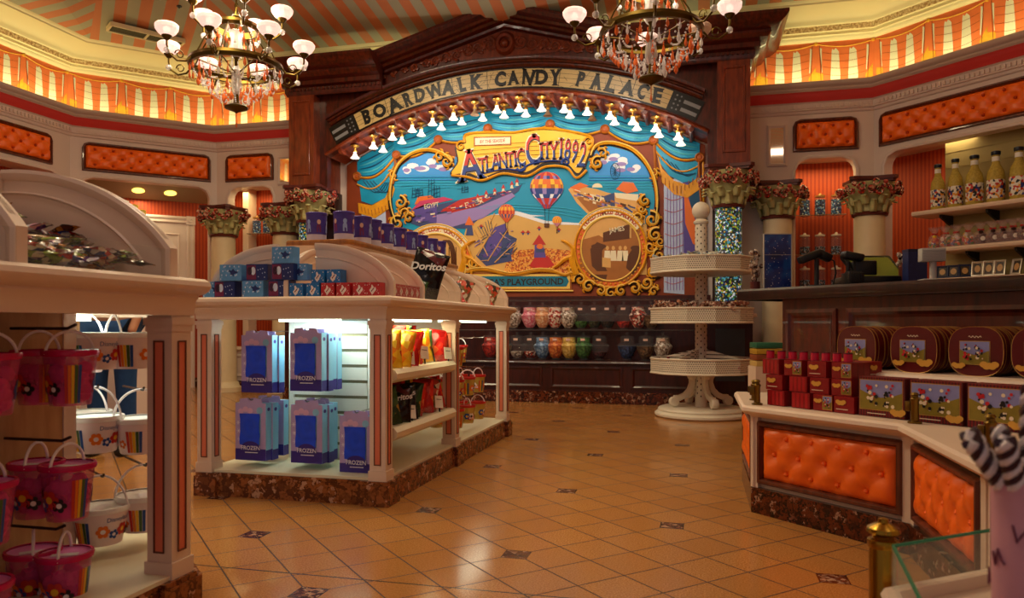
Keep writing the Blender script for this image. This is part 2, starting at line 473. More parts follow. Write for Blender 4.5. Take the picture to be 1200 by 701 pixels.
# painted valance band
VB, VT = 3.56, 4.14
MV = [mat('valance_orange', '#ea7c44', .6, var=(12, .1)), mat('valance_cream', '#ecead0', .6), mat('valance_gold', '#e0a52c', .6, var=(30, .3)), mat('valance_line', '#8c3c18', .6)]
g = G()
for a, bb in zip(PATH, PATH[1:]):
    fn = seg_fn(a, bb); L = slen(a, bb); g.prism([(-.06, VB), (L+.06, VB), (L+.06, VT), (-.06, VT)], -.08, -.05, 0, fn)
    n = max(1, round(L/.62)); w = L/n; H = VT-VB
    for i in range(n):
        u0 = i*w; X = lambda f: u0+f*w
        # cream stripes with pinched tops
        for f in (.26, .57):
            st = [(X(f), VB), (X(f+.17), VB), (X(f+.168), VB+.3*H), (X(f+.15), VT-.24*H), (X(f+.14), VT-.18*H), (X(f+.11), VT-.21*H), (X(f+.08), VT-.17*H), (X(f+.045), VT-.21*H), (X(f+.025), VT-.24*H), (X(f-.004), VB+.3*H)]
            g.flat(st, -.0485, 1, fn)
        for sgn in (-1, 1):          # slim light slits beside each tail
            c0 = .5 if False else 0
            xx = X(.0)+sgn*.085*w+(w if sgn < 0 else 0)
            g.flat([(xx-.012, VT-.16*H), (xx+.012, VT-.14*H), (xx+sgn*.02, VB+.38*H), (xx-.0+sgn*.012, VB+.36*H)], -.048, 1, fn)
        # gold fringe at the foot, rising to the tail
        for f0, f1, k0, k1 in ((0, .13, .48, .34), (.87, 1, .34, .48)):
            g.flat([(X(f0), VB), (X(f1), VB), (X(f1), VB+k1*H*.8), (X(f0), VB+k0*H)], -.0475, 2, fn)
        N = 10; low = [(X(.1+.8*j/N), VB+.04+.10*H*abs(2*j/N-1)**2) for j in range(N+1)]
        g.flat([(X(.1), VB)]+low+[(X(.9), VB)], -.0470, 2, fn)
        # fold lines and swag cord
        for k in range(5):
            z = VB+H*(.2+.14*k)
            cr = [(X(.12+.76*j/8), z-.035*math.sin(PI*j/8)) for j in range(9)]
            g.sweep(cr, [(-.0016, -.0465), (.0016, -.0465)], fn, closep=False, mi=3)
        cr = [(X(j/10), VT-.07*H-.08*H*math.sin(PI*j/10)) for j in range(11)]
        g.sweep(cr, [(-.006, -.046), (0, -.038), (.006, -.046)], fn, closep=False, mi=2)
        g.ball((X(0)+.0, VT-.07*H, -.04), .022, 8, 2, fn)
        for f in (.1, .9): g.sweep([(X(f), VB), (X(.5+(f-.5)*1.09), VT-.1*H)], [(-.003, -.0465), (.003, -.0465)], fn, closep=False, mi=3)
struct('trim_6', g, MV, smooth=False, recalc=False)
# crown: moulding, carved band, cove
m, nt, b = base('carved_band', .5)
vv = coord(nt, 'UV'); nt.links.new(ramp(nt, noise(nt, vv, 40, 2), [(.4, '#b8935f'), (.6, '#ecd6a2')]), b.inputs['Base Color']); bump_to(nt, b, noise(nt, vv, 40, 2), .8, .02)
CARVE = m
cz = 4.42
g = G()
pr = [(-.08, 4.12), (-.02, 4.12), (.0, 4.135), (.01, 4.16), (.03, 4.17), (.03, 4.20), (.06, 4.205), (.075, 4.26), (.095, 4.265)]
cove = [(.10+.30*(1-math.cos(t)), 4.27+.10*math.sin(t)) for t in [PI/2*i/6 for i in range(7)]]
pr2 = pr+cove+[(.42, 4.37), (.43, 4.385), (.46, 4.39), (.48, 4.41), (.50, 4.42), (.5, 4.46), (-.08, 4.46)]
mis = [1 if i == 6 else 0 for i in range(len(pr2))]
g.sweep(PATH, pr2, ID, mis=mis); struct('trim_7', g, [CROWN, CARVE], ang=40)
# tented ceiling in sections, stripes run square to each wall
edge_ = off(PATH, .49); ctr = (-2.25, 3.0)
mats = []; g = G(); cm = [stripes('ceiling_stripe_%s' % n_, '#cc7a4a', '#a9a88c', .25, rot=r_, kind='Object') for n_, r_ in
    (('right', PI/2), ('right_diagonal', PI/4), ('back', 0), ('left_diagonal', -PI/4), ('left', PI/2))]
for i in range(5):
    a, bb = edge_[i], edge_[i+1]
    A = (a[0], a[1], cz); B = (bb[0], bb[1], cz)
    f = .12
    if i == 0: A2 = (ctr[0], -1.6, cz+.5); B2 = (ctr[0], ctr[1], cz+.9)
    elif i == 4: A2 = (ctr[0], ctr[1], cz+.9); B2 = (ctr[0], -1.6, cz+.5)
    else: A2 = B2 = (ctr[0], ctr[1], cz+.9)
    vs = [A, B, B2, A2] if A2 != B2 else [A, B, A2]
    g.add(vs, [tuple(range(len(vs)))], i)
o = struct('ceiling', g, cm, smooth=False)
sm_ = o.modifiers.new('thick', 'SOLIDIFY'); sm_.thickness = .04; sm_.offset = 0
# vent in the ceiling, sprinkler
v1 = onZ(128, 28, 4.45); v2 = onZ(213, 48, 4.45)
th_ = thing('ceiling_vent', 'long dark slotted air vent set in the striped ceiling edge at left', 'vent', ((v1[0]+v2[0])/2, (v1[1]+v2[1])/2, 4.415), math.atan2(v2[1]-v1[1], v2[0]-v1[0]))
Lv = math.dist(v1[:2], v2[:2])/2
g = G()
for y in (-.11, .11): g.box(-Lv, Lv, y-.012, y+.012, -.02, .03)
for x in (-Lv, 0, Lv): g.box(x-.012, x+.012, -.11, .11, -.02, .03)
mk('frame', g, CROWN, th_)
g = G()
for k in range(11): g.box(-Lv+.012, Lv-.012, -.09+k*.018-.004, -.09+k*.018+.004, -.01, .02)
g.box(-Lv, Lv, -.10, .10, .025, .03)
mk('slats', g, mat('vent_olive', '#5a5a3c', .6), th_)
p = onZ(210, 8, 4.55)
g = G(); g.cyl((0,0,-.03), .012, .06, 10); g.cyl((0,0,-.05), .03, .012, 12); g.cyl((0,0,-.07), .006, .03, 8); g.cyl((0,0,.03),.035,.01,12)
o = mk('ceiling_sprinkler', g, DGREY); o.location = (p[0], p[1], 4.60); tag(o, 'small dark sprinkler head under the striped ceiling beside the left chandelier', 'sprinkler')

# tufted orange panels on the fascia
def tufted(name, w, h, nx, fn, label, r=.08, frame_w=.04, depth=.05, cat='upholstered panel', mt=LEATHER, arched=True, rows=None, parentloc=None, sm=1.0, flip=0):
    """w x h padded panel, buttons in a diamond lattice; fn maps (u, z, depth) from the panel's centre"""
    loc = fn(0, -h/2, 0); t = thing(name, label, cat, loc)
    iw, ih = w/2-frame_w, h/2-frame_w
    rows = rows or 3; px_ = 2*iw/nx; rz = 2*ih/(rows)
    btn = []
    for j in range(rows):
        z = -ih+rz*(j+.5)
        for i in range(nx+1):
            x = -iw+px_*(i+(.5 if (j+flip) % 2 == 0 else 0))
            if abs(x) < iw-.02: btn.append((x, z))
    NX = max(20, int(2*iw/.018)); NZ = max(10, int(2*ih/.018)); NX = min(NX, 110)
    def H(x, z):
        ex = min(1, (iw-abs(x))/.03); ez = min(1, (ih-abs(z))/.03); e = max(0, min(ex, ez))**.5
        hh = 1.0
        for bx, bz in btn:
            d2 = ((x-bx)/(px_*.30))**2+((z-bz)/(rz*.42))**2
            if d2 < 9: hh -= .75*math.exp(-d2*1.2)
        # diagonal pleats
        a = (x+iw)/px_; c_ = (z+ih)/rz-.5
        a += .5*flip; p1 = abs(((a-.5)+c_*.5+.5) % 1-.5); p2 = abs(((a-.5)-c_*.5+.5) % 1-.5)
        hh -= .28*math.exp(-(p1/.07)**2)+.28*math.exp(-(p2/.07)**2)
        return .008+depth*sm*max(hh, 0)*e
    vs = []; fs = []
    for j in range(NZ+1):
        for i in range(NX+1):
            x = -iw+2*iw*i/NX; z = -ih+2*ih*j/NZ; vs.append((x, z, H(x, z)))
    for j in range(NZ):
        for i in range(NX):
            q = j*(NX+1)+i; fs.append((q, q+1, q+NX+2, q+NX+1))
    g = G(); g.add(vs, fs, 0, fn); pad = mk('padding', g, mt, t, world=True, ang=80)
    for bx, bz in btn:
        g = G(); g.ball((0,0,0), .017 if arched else .011, 8)
        bo = mk('button', g, mat('button_leather', '#b8400c', .4) if arched else mt, pad, smooth=True)
        q = Vector(fn(bx, bz, .008+depth*sm*.28)); bo.location = q-Vector(loc)
    # frame with clipped upper corners
    W_, H_ = w/2, h/2
    if arched: pth = [(-W_, -H_), (W_, -H_), (W_, H_-r), (W_-r*.3, H_-r*.3), (W_-r, H_), (-W_+r, H_), (-W_+r*.3, H_-r*.3), (-W_, H_-r)]
    else: pth = [(-W_, -H_), (W_, -H_), (W_, H_), (-W_, H_)]
    fw = frame_w
    g = G(); g.sweep(pth, [(0, 0), (0, .02), (.008, .034), (.02, .034), (.026, .024), (fw*.85, .03), (fw*1.05, .012), (fw*1.05, 0)], fn, closed=True)
    mk('frame', g, FRAMEW, t, world=True)
    g = G(); g.prism(pth, 0.0, .006, 0, fn); mk('backing', g, FRAMEW, t, world=True, smooth=False)
    return t
def panel_on(w, p0, p1, nx, label, name='tufted_panel', rows=3, **k):
    """p0, p1: pixel of top-left and bottom-right on wall w (photo space)"""
    A = Vector(w[0]); B = Vector(w[1]); d = (B-A).normalized(); n = Vector((-d.y, d.x))
    def hit(px, py):
        v = ray(px, py); t = A.dot(n)/(v[0]*n.x+v[1]*n.y); return (v[0]*t, v[1]*t, EYE+v[2]*t)
    a = hit(*p0); c = hit(*p1); ua = uo(w, a); uc = uo(w, c); uc_, W_ = (ua+uc)/2, abs(ua-uc)
    z0, z1 = PZ
    f0 = seg_fn(*w)
    fn = lambda u, z, dep: f0(uc_-u, (z0+z1)/2+z, dep)
    return tufted(name, W_, z1-z0, nx, fn, label, rows=rows, **k)
PZ = (2.87, 3.24)
panel_on(Wb, (265, 185), (321, 215), 3, 'small orange buttoned wall panel above the first left jar niche', rows=3)
panel_on(Wld, (96, 175), (247, 210), 7, 'long orange buttoned wall panel over the door on the left diagonal wall', rows=3)
panel_on(Wb, (929, 145), (1006, 180), 4, 'small orange buttoned wall panel right of the wooden arch', rows=3)
fl = seg_fn(*Wl); W_ = 1.9
tufted('tufted_panel', W_, PZ[1]-PZ[0], 9, (lambda u, z, dep: fl(.28+W_/2-u, sum(PZ)/2+z, dep)), 'orange buttoned wall panel at the far left edge of the picture')
frd = seg_fn(*Wrd); W_ = Ld-.14
tufted('tufted_panel', W_, PZ[1]-PZ[0], 8, (lambda u, z, dep: frd(Ld/2-u, sum(PZ)/2+z, dep)), 'long orange buttoned wall panel above the right hand bottle shelves')
# narrow mirrors beside the arch
m, nt, b = base('mirror_face', .04, metal=1); b.inputs['Base Color'].default_value = (.9, .8, .6, 1); MIRR = m
for (x0, x1, y0, y1, lb) in ((902, 919, 150, 192, 'narrow framed wall mirror right of the arch beside a small orange panel'), (328, 340, 186, 214, 'narrow framed wall mirror left of the arch beside a small orange panel')):
    a = onY(x0, y0, WY); c = onY(x1, y1, WY)
    t = thing('wall_mirror', lb, 'mirror', ((a[0]+c[0])/2, WY, c[2]), 0, None)
    fn = fXZ(WY); pth = [(a[0], c[2]), (c[0], c[2]), (c[0], a[2]), (a[0], a[2])]
    g = G(); g.sweep(pth, [(-.03, 0), (-.03, .02), (-.01, .03), (.01, .015), (.01, 0)], fn, closed=True); mk('frame', g, CREAM2, t, world=True)
    g = G(); g.prism(pth, 0, .012, 0, fn); mk('mirror_glass', g, MIRR, t, world=True, smooth=False)
# door on the left diagonal niche wall
fdl = seg_fn(*Wld)
nA = off(PATH, -.62); fN = seg_fn(nA[3], nA[4])
def hitN(px, py, A, B):
    A = Vector(A); B = Vector(B); d = (B-A).normalized(); n = Vector((-d.y, d.x)); v = ray(px, py); t = A.dot(n)/(v[0]*n.x+v[1]*n.y)
    return seg_u(A, B, (v[0]*t, v[1]*t)), EYE+v[2]*t
u1, zt = hitN(228, 255, nA[3], nA[4]); u0 = u1; u2 = u1+.95
g = G(); g.sweep([(u0, 0), (u0, zt), (u2, zt), (u2, 0)], [(0, 0), (0, .03), (.03, .045), (.06, .03), (.09, .045), (.11, .02), (.11, 0)][::-1] if False else [(-.0, 0), (-.0, .03), (-.03, .045), (-.06, .03), (-.09, .045), (-.11, .02), (-.11, 0)], fN)
for uu in (u0+.055, u2-.055):
    g.box(uu-.06, uu+.06, zt-.115, zt+.005, 0, .055, 0, fN); g.lathe([(.035, 0), (.035, .01), (.02, .012), (.015, .006), (0, .006)], (0, 0, 0), 16, 0, lambda x, y, z, uu=uu: fN(uu+x, zt-.055+y, .055+z))
struct('trim_8', g, CREAM2)
g = G(); g.box(u0+.1, u2-.1, 0, zt-.1, 0, .02, 0, fN)
for z0, z1 in ((.15, .9), (1.02, zt-.25)):
    pth = [(u0+.2, z0), (u2-.2, z0), (u2-.2, z1), (u0+.2, z1)]; g.sweep(pth, [(0, .02), (.01, .035), (.03, .02)], fN, closed=True)
dr = struct('door_1', g, CREAM2)
g = G(); g.ball((0,0,0), .03, 12); g.cyl((0,0,-.04), .012, .04, 8)
k = mk('door_handle', g, BRASS, dr); k.location = fN(u2-.17, 1.0, .07)
# low cream wall counter running along the left walls
def wall_cab(label, cp):
    c0 = off(cp, .2)[0]; t = thing('wall_cabinet', label, 'cabinet', (c0[0], c0[1], 0))
    g = G(); g.sweep(cp, [(.0, .12), (.42, .12), (.42, .54), (0, .54)], ID)
    mk('body', g, CREAM2, t, world=True, smooth=False)
    g = G(); g.sweep(cp, [(0, .54), (.45, .54), (.47, .56), (.45, .59), (0, .59)], ID); mk('worktop', g, CREAM, t, world=True)
    g = G(); g.sweep(cp, [(0, 0), (.45, 0), (.45, .12), (0, .12)], ID); mk('plinth', g, MARBLED, t, world=True, smooth=False)
    for i, (a, bb) in enumerate(zip(off(cp, .42), off(cp, .42)[1:])):
        fnn = seg_fn(a, bb); L = slen(a, bb); n = max(1, int(L/.55))
        for j in range(n):
            x0, x1 = L*j/n+.06, L*(j+1)/n-.06
            if x1-x0 < .1: continue
            g = G(); g.sweep([(x0, .17), (x1, .17), (x1, .49), (x0, .49)], [(0, 0), (.01, .018), (.03, .018), (.04, 0)], fnn, closed=True, closep=False); mk('door', g, CREAM2, t, world=True)
q1 = fN(u0-.15, 0, 0)[:2]; q2 = fN(u2+.15, 0, 0)[:2]
wall_cab('low cream panelled cabinet seen through the open left end of the gift box bay', [(-5.2, nA[3][1]), nA[3], q1])
wall_cab('low cream panelled cabinet far behind the white buckets at left', [q2, nA[4], (nA[4][0], 5.6)])
# ================= PROSCENIUM =================
XC = -2.2; YF = 8.5; YM = 9.0
RO, ZA = 4.94, 3.92; ZC = ZA-RO
W0 = 2.74                                         # half width of the frame
def arc(r, a, n=48): return [(XC+r*math.sin(-a+2*a*i/n), ZC+r*math.cos(-a+2*a*i/n)) for i in range(n+1)]
fF = fXZ(YF)
t = thing('proscenium_arch', 'huge carved dark wooden arch with pediment framing the painted mural', 'arch', (XC, YF+.2, 0))
PRO = t
aS = math.asin(2.28/RO)
RL = 4.64                                          # soffit lip radius
aL = math.asin(2.30/RL)
# front board
lip = arc(RL, aL, 48)
top = [(XC+W0, 3.75), (XC+W0, 4.08), (XC+1.6, 4.08), (XC, 4.50), (XC-1.6, 4.08), (XC-W0, 4.08), (XC-W0, 3.75)]
zc_ = 2.56
poly = [(XC-W0, zc_), (XC-2.30, zc_)]+lip+[(XC+2.30, zc_), (XC+W0, zc_)]+top
g = G(); g.prism(poly, -.10, 0, 0, fF); mk('front_board', g, WOOD, t, world=True, ang=30)
# pilasters
for s_ in (-1, 1):
    g = G(); x0, x1 = sorted((XC+s_*2.40, XC+s_*2.74))
    g.box(x0, x1, YF-.16, YF+.55, 2.62, 3.74)
    g.sweep([(x0+.05, 2.75), (x1-.05, 2.75), (x1-.05, 3.68), (x0+.05, 3.68)], [(0, .16), (.006, .172), (.025, .172), (.03, .16)], fF, closed=True, closep=False)
    mk('pilaster', g, WOODL, t, world=True, smooth=False)
    # outer jamb running down behind the column
    x0, x1 = sorted((XC+s_*2.36, XC+s_*2.62))
    g = G(); g.box(x0, x1, YF+.3, YM+.02, .9, 2.62); mk('jamb', g, WOODD, t, world=True, smooth=False)
# level and raking cornices
E_ = [(0, 3.74), (.03, 3.74), (.05, 3.78), (.05, 3.83), (.10, 3.85), (.10, 3.90), (.17, 3.92), (.20, 3.96), (.20, 3.985), (.26, 4.0), (.33, 4.05), (.36, 4.09), (.36, 4.12), (0, 4.12)]
for s_ in (-1, 1):
    xa, xb = XC+s_*1.5, XC+s_*W0
    pth = [(xb, YF+.6), (xb, YF-.12), (xa, YF-.12)] if s_ > 0 else [(xa, YF-.12), (xb, YF-.12), (xb, YF+.6)]
    g = G(); g.sweep(pth, E_, ID)
    n_c = len(g.f)
    n = 24
    for i in range(n):
        x = xa+(xb-xa)*(i+.5)/n; g.box(x-.014, x+.014, YF-.12-.075, YF-.12-.05, 3.79, 3.825)
    mk('cornice', g, WOOD, t, world=True)
rk = [(XC-1.75, 4.05), (XC-1.50, 4.05), (XC, 4.47), (XC+1.50, 4.05), (XC+1.75, 4.05)]
R_ = [(-.09, .03), (-.075, .06), (-.05, .07), (-.035, .13), (-.01, .15), (.0, .20), (.025, .22), (.045, .29), (.075, .31), (.08, .33), (.105, .33), (.105, 0), (-.09, 0)]
g = G(); g.sweep(rk, R_, fF); mk('raking_cornice', g, WOOD, t, world=True)
# arched mouldings over the sign
for r0, pr_ in ((RO, [(0, 0), (0, .03), (.02, .05), (.035, .05), (.04, .08), (.055, .09), (.06, .12), (.08, .13), (.095, .13), (.10, 0)]),
                (RL, [(-.0, 0), (-.0, .05), (.012, .065), (.03, .05), (.045, .02), (.045, 0)])):
    g = G(); a_ = .47 if r0 == RO else aL
    g.sweep(arc(r0, a_, 60), pr_, fF); mk('arched_moulding', g, WOOD if r0 == RO else WOODL, t, world=True)
# tympanum with carved scrolls
carv = G()
def spiral(g, cx, cz, r, a0, turns, sg, rad, fn, dep, n=26, mi=0):
    pts = []
    for i in range(n+1):
        f = i/n; rr = r*(1-.86*f); a = a0+sg*turns*2*PI*f; pts.append(fn(cx+rr*math.cos(a), cz+rr*math.sin(a), dep))
    g.tube(pts, [rad*(1-.65*i/n) for i in range(n+1)], 6, mi)
rnd = random.Random(3)
carv.lathe([(0, 0), (.06, 0), (.07, -.03), (.10, -.035), (.125, 0)], (0, 0, 0), 24, 0, lambda x, y, z: fF(XC+x, 4.205+y*1.1, .02-z))
carv.ball((0, 0, 0), .055, 12, 0, lambda x, y, z: fF(XC+x, 4.205+y, .02+z))
for s_ in (-1, 1):
    for i in range(11):
        x = XC+s_*(.19+.135*i); zz = 4.215-.026*i-.012*(i % 2); r = max(.022, .082-.0052*i)
        spiral(carv, x, zz, r, rnd.uniform(0, 6), 1.6, s_, .017, fF, .012)
        for k in range(3):
            a = rnd.uniform(0, 2*PI); q = (x+r*math.cos(a), zz+r*.8*math.sin(a))
            carv.ball((0,0,0), .016, 6, 0, lambda u, v, w, q=q: fF(q[0]+u*1.7, q[1]+v*1.2, .01+w))
carv.prism([(XC-1.62, 4.06), (XC+1.62, 4.06), (XC, 4.40)], -.005, .004, 0, fF); mk('carving', carv, WOODL, t, world=True)
# sign band: stained glass strip with letters, flags at each end
SM = [mat('sign_glass', '#d2b67a', .35, var=(4, .15)), mat('sign_black', '#0c0806', .4), mat('sign_grey', '#8d9098', .35)]
sg = thing('illuminated_sign', 'curved tan glass name sign with crooked black letters over the mural', 'sign', (XC, YF-.01, 3.6))
def fA(ang, r, dep=0): return (XC+r*math.sin(ang), YF-dep, ZC+r*math.cos(ang))
def band(g, a0, a1, r0, r1, dep, mi, n=40):
    vs = []; fs = []
    for i in range(n+1):
        a = a0+(a1-a0)*i/n; vs += [fA(a, r0, dep), fA(a, r1, dep)]
    for i in range(n): fs.append((2*i, 2*i+1, 2*i+3, 2*i+2))
    g.add(vs, fs, mi)
RI = 4.70
aG = aS-.075
g = G(); band(g, -aS, aS, RI, RO-.01, .012, 1)
band(g, -aG, aG, RI+.012, RO-.022, .014, 0); mk('glass_strip', g, SM, sg, world=True, smooth=False)
g = G()
for k in range(1, 4):
    r = RI+.012+(RO-RI-.034)*k/4; band(g, -aG, aG, r-.0018, r+.0018, .0155, 1)
for a in [-aG+2*aG*i/9 for i in range(10)]:
    g.add([fA(a-.0006, RI, .016), fA(a+.0006, RI, .016), fA(a+.0006, RO-.01, .016), fA(a-.0006, RO-.01, .016)], [(0, 1, 2, 3)], 1)
rn = random.Random(5)
for i in range(70):
    a = rn.uniform(-aG*.95, aG*.85); r = rn.uniform(RI+.02, RO-.03); a2 = a+rn.uniform(-.02, .02); r2 = r+rn.choice((-1, 1))*rn.uniform(.04, .1); r2 = min(max(r2, RI+.01), RO-.02)
    P, Q = fA(a, r, .0158), fA(a2, r2, .0158); d_ = Vector(Q)-Vector(P); n_ = Vector((-d_.z, 0, d_.x)).normalized()*.0016
    g.add([tuple(Vector(P)-n_), tuple(Vector(P)+n_), tuple(Vector(Q)+n_), tuple(Vector(Q)-n_)], [(0, 1, 2, 3)], 1)
mk('leading', g, SM, sg, world=True, smooth=False)
PXL = [('B',431,139),('O',447,135),('A',463.5,127),('R',479.5,119),('D',493,115),('W',510,109.5),('A',526,105),('L',542.5,101),('K',559,97),
       ('C',587,93.5),('A',602,93),('N',619,92),('D',635,91),('Y',651,92),('P',681,94),('A',699,97.5),('L',716,101),('A',735,105.5),('C',753,108),('E',770,114)]
for i, (ch, x, y) in enumerate(PXL):
    q = onY(x, y, YF); a = math.atan2(q[0]-XC, q[2]-ZC); tw = rn.uniform(-.2, .2); r = (RI+RO)/2-.004
    size = .225+rn.uniform(-.015, .015)
    def fL(u, v, d, a=a, tw=tw, r=r):
        uu = u*math.cos(tw)-v*math.sin(tw); vv = u*math.sin(tw)+v*math.cos(tw)
        k_ = 1+.22*math.sin(14*vv+i*1.7)          # flared, uneven strokes
        return (XC+(r+vv)*math.sin(a)+uu*k_*math.cos(a), YF-.019, ZC+(r+vv)*math.cos(a)-uu*k_*math.sin(a))
    g = G(); g.text(ch, size, fL, 1, off=.055, sx=.80, serif=.06); mk('letter', g, SM, sg, world=True, smooth=False)
for s_ in (-1, 1):                                 # flag panels
    a0, a1 = (-aS+.004, -aG-.002) if s_ < 0 else (aG+.002, aS-.004)
    g = G()
    m1, m2 = (a0, a0+.04) if s_ < 0 else (a1-.04, a1)
    for k in range(2): band(g, m1, m2, RI+.04+.09*k, RI+.08+.09*k, .0155, 2, 4)
    b0, b1 = (a0+.044, a1-.004) if s_ < 0 else (a0+.004, a1-.044)
    for i in range(2):
        for j in range(4):
            ca = b0+(b1-b0)*(i+.5)/2; cr = RI+.04+.05*j; st = []
            for k in range(10):
                rr = .015 if k % 2 == 0 else .007; th = k*PI/5; st.append(fA(ca+rr*math.sin(th)/cr, cr+rr*math.cos(th), .0156))
            g.add(st, [tuple(range(10))], 2)
    mk('flag_panel', g, SM, sg, world=True, smooth=False)
# coffered soffit between the front and the mural
g = G(); g.sweep(arc(RL+.0, aL, 60), [(0, -.1), (0, -(YM-YF)), (.04, -(YM-YF)), (.04, -.1)], fF)
mk('soffit', g, MATS.get('soffit_w') or wood('soffit_w', '#7a3018', '#a04824'), t, world=True)
NB = 16; dA = .0600
for i in range(NB+1):
    a = (i-NB/2)*dA
    if abs(a) > aL: continue
    def fR(u, v, d, a=a): return (XC+(RL-v)*math.sin(a)+u*math.cos(a), YF+d, ZC+(RL-v)*math.cos(a)-u*math.sin(a))
    g = G(); g.box(-.022, .022, 0, .05, .0, YM-YF-.02, 0, fR); g.box(-.013, .013, .05, .062, .0, YM-YF-.02, 0, fR)
    mk('rib', g, WOODL, t, world=True, smooth=False)
# bell lamps
BELL = mat('opal_glass_lit', '#fff6e8', .3, emit=1.9, ecol='#ffe6c4'); BELLOFF = mat('opal_glass_dark', '#8a7058', .3)
def bell(lit):
    t = thing('bell_lamp', 'x', 'lamp', (0, 0, 0))
    g = G(); g.lathe([(.012, .0), (.02, -.015), (.018, -.03), (.028, -.05), (.042, -.072), (.054, -.082), (.056, -.088), (.050, -.084), (.038, -.07), (.02, -.04), (0, -.035)], (0,0,0), 18)
    mk('lamp_shade', g, BELL if lit else BELLOFF, t)
    g = G(); g.lathe([(0, .075), (.05, .075), (.056, .066), (.048, .055), (.030, .048), (.014, .036), (.014, .014), (.028, .006), (.026, -.010), (0, -.012)], (0,0,0), 14)
    mk('holder', g, mat('lamp_brass', '#d8a850', .3, metal=.85), t); return t
b_on = bell(1); b_off = bell(0); used = [0, 0]
WORD = lambda i: ORD[i]
for row, (yy, zoff) in enumerate(((YF+.12, 0), (YF+.36, 0))):
    for i in range(NB):
        a = (i-(NB-1)/2)*dA+(.006 if row else 0)
        if row and i == 0: continue
        off_ = (row == 0 and i == 6) or (row == 1 and i in (9, 11))
        r = RL-.055-.05
        loc = (XC+(r+.02)*math.sin(a), yy, ZC+(r+.02)*math.cos(a))
        lb = '%s bell lamp from left in the %s row under the arch, %s' % (ORD[i] if row == 0 else ORD[i-1], 'front' if row == 0 else 'back', 'dark and unlit' if off_ else 'glowing white')
        src = b_off if off_ else b_on; k = 0 if off_ else 1
        if used[k]: o = dup(src, loc, label=lb)
        else: o = src; o.location = loc; o['label'] = lb; used[k] = 1
        o['group'] = 'bell lamps under the arch'
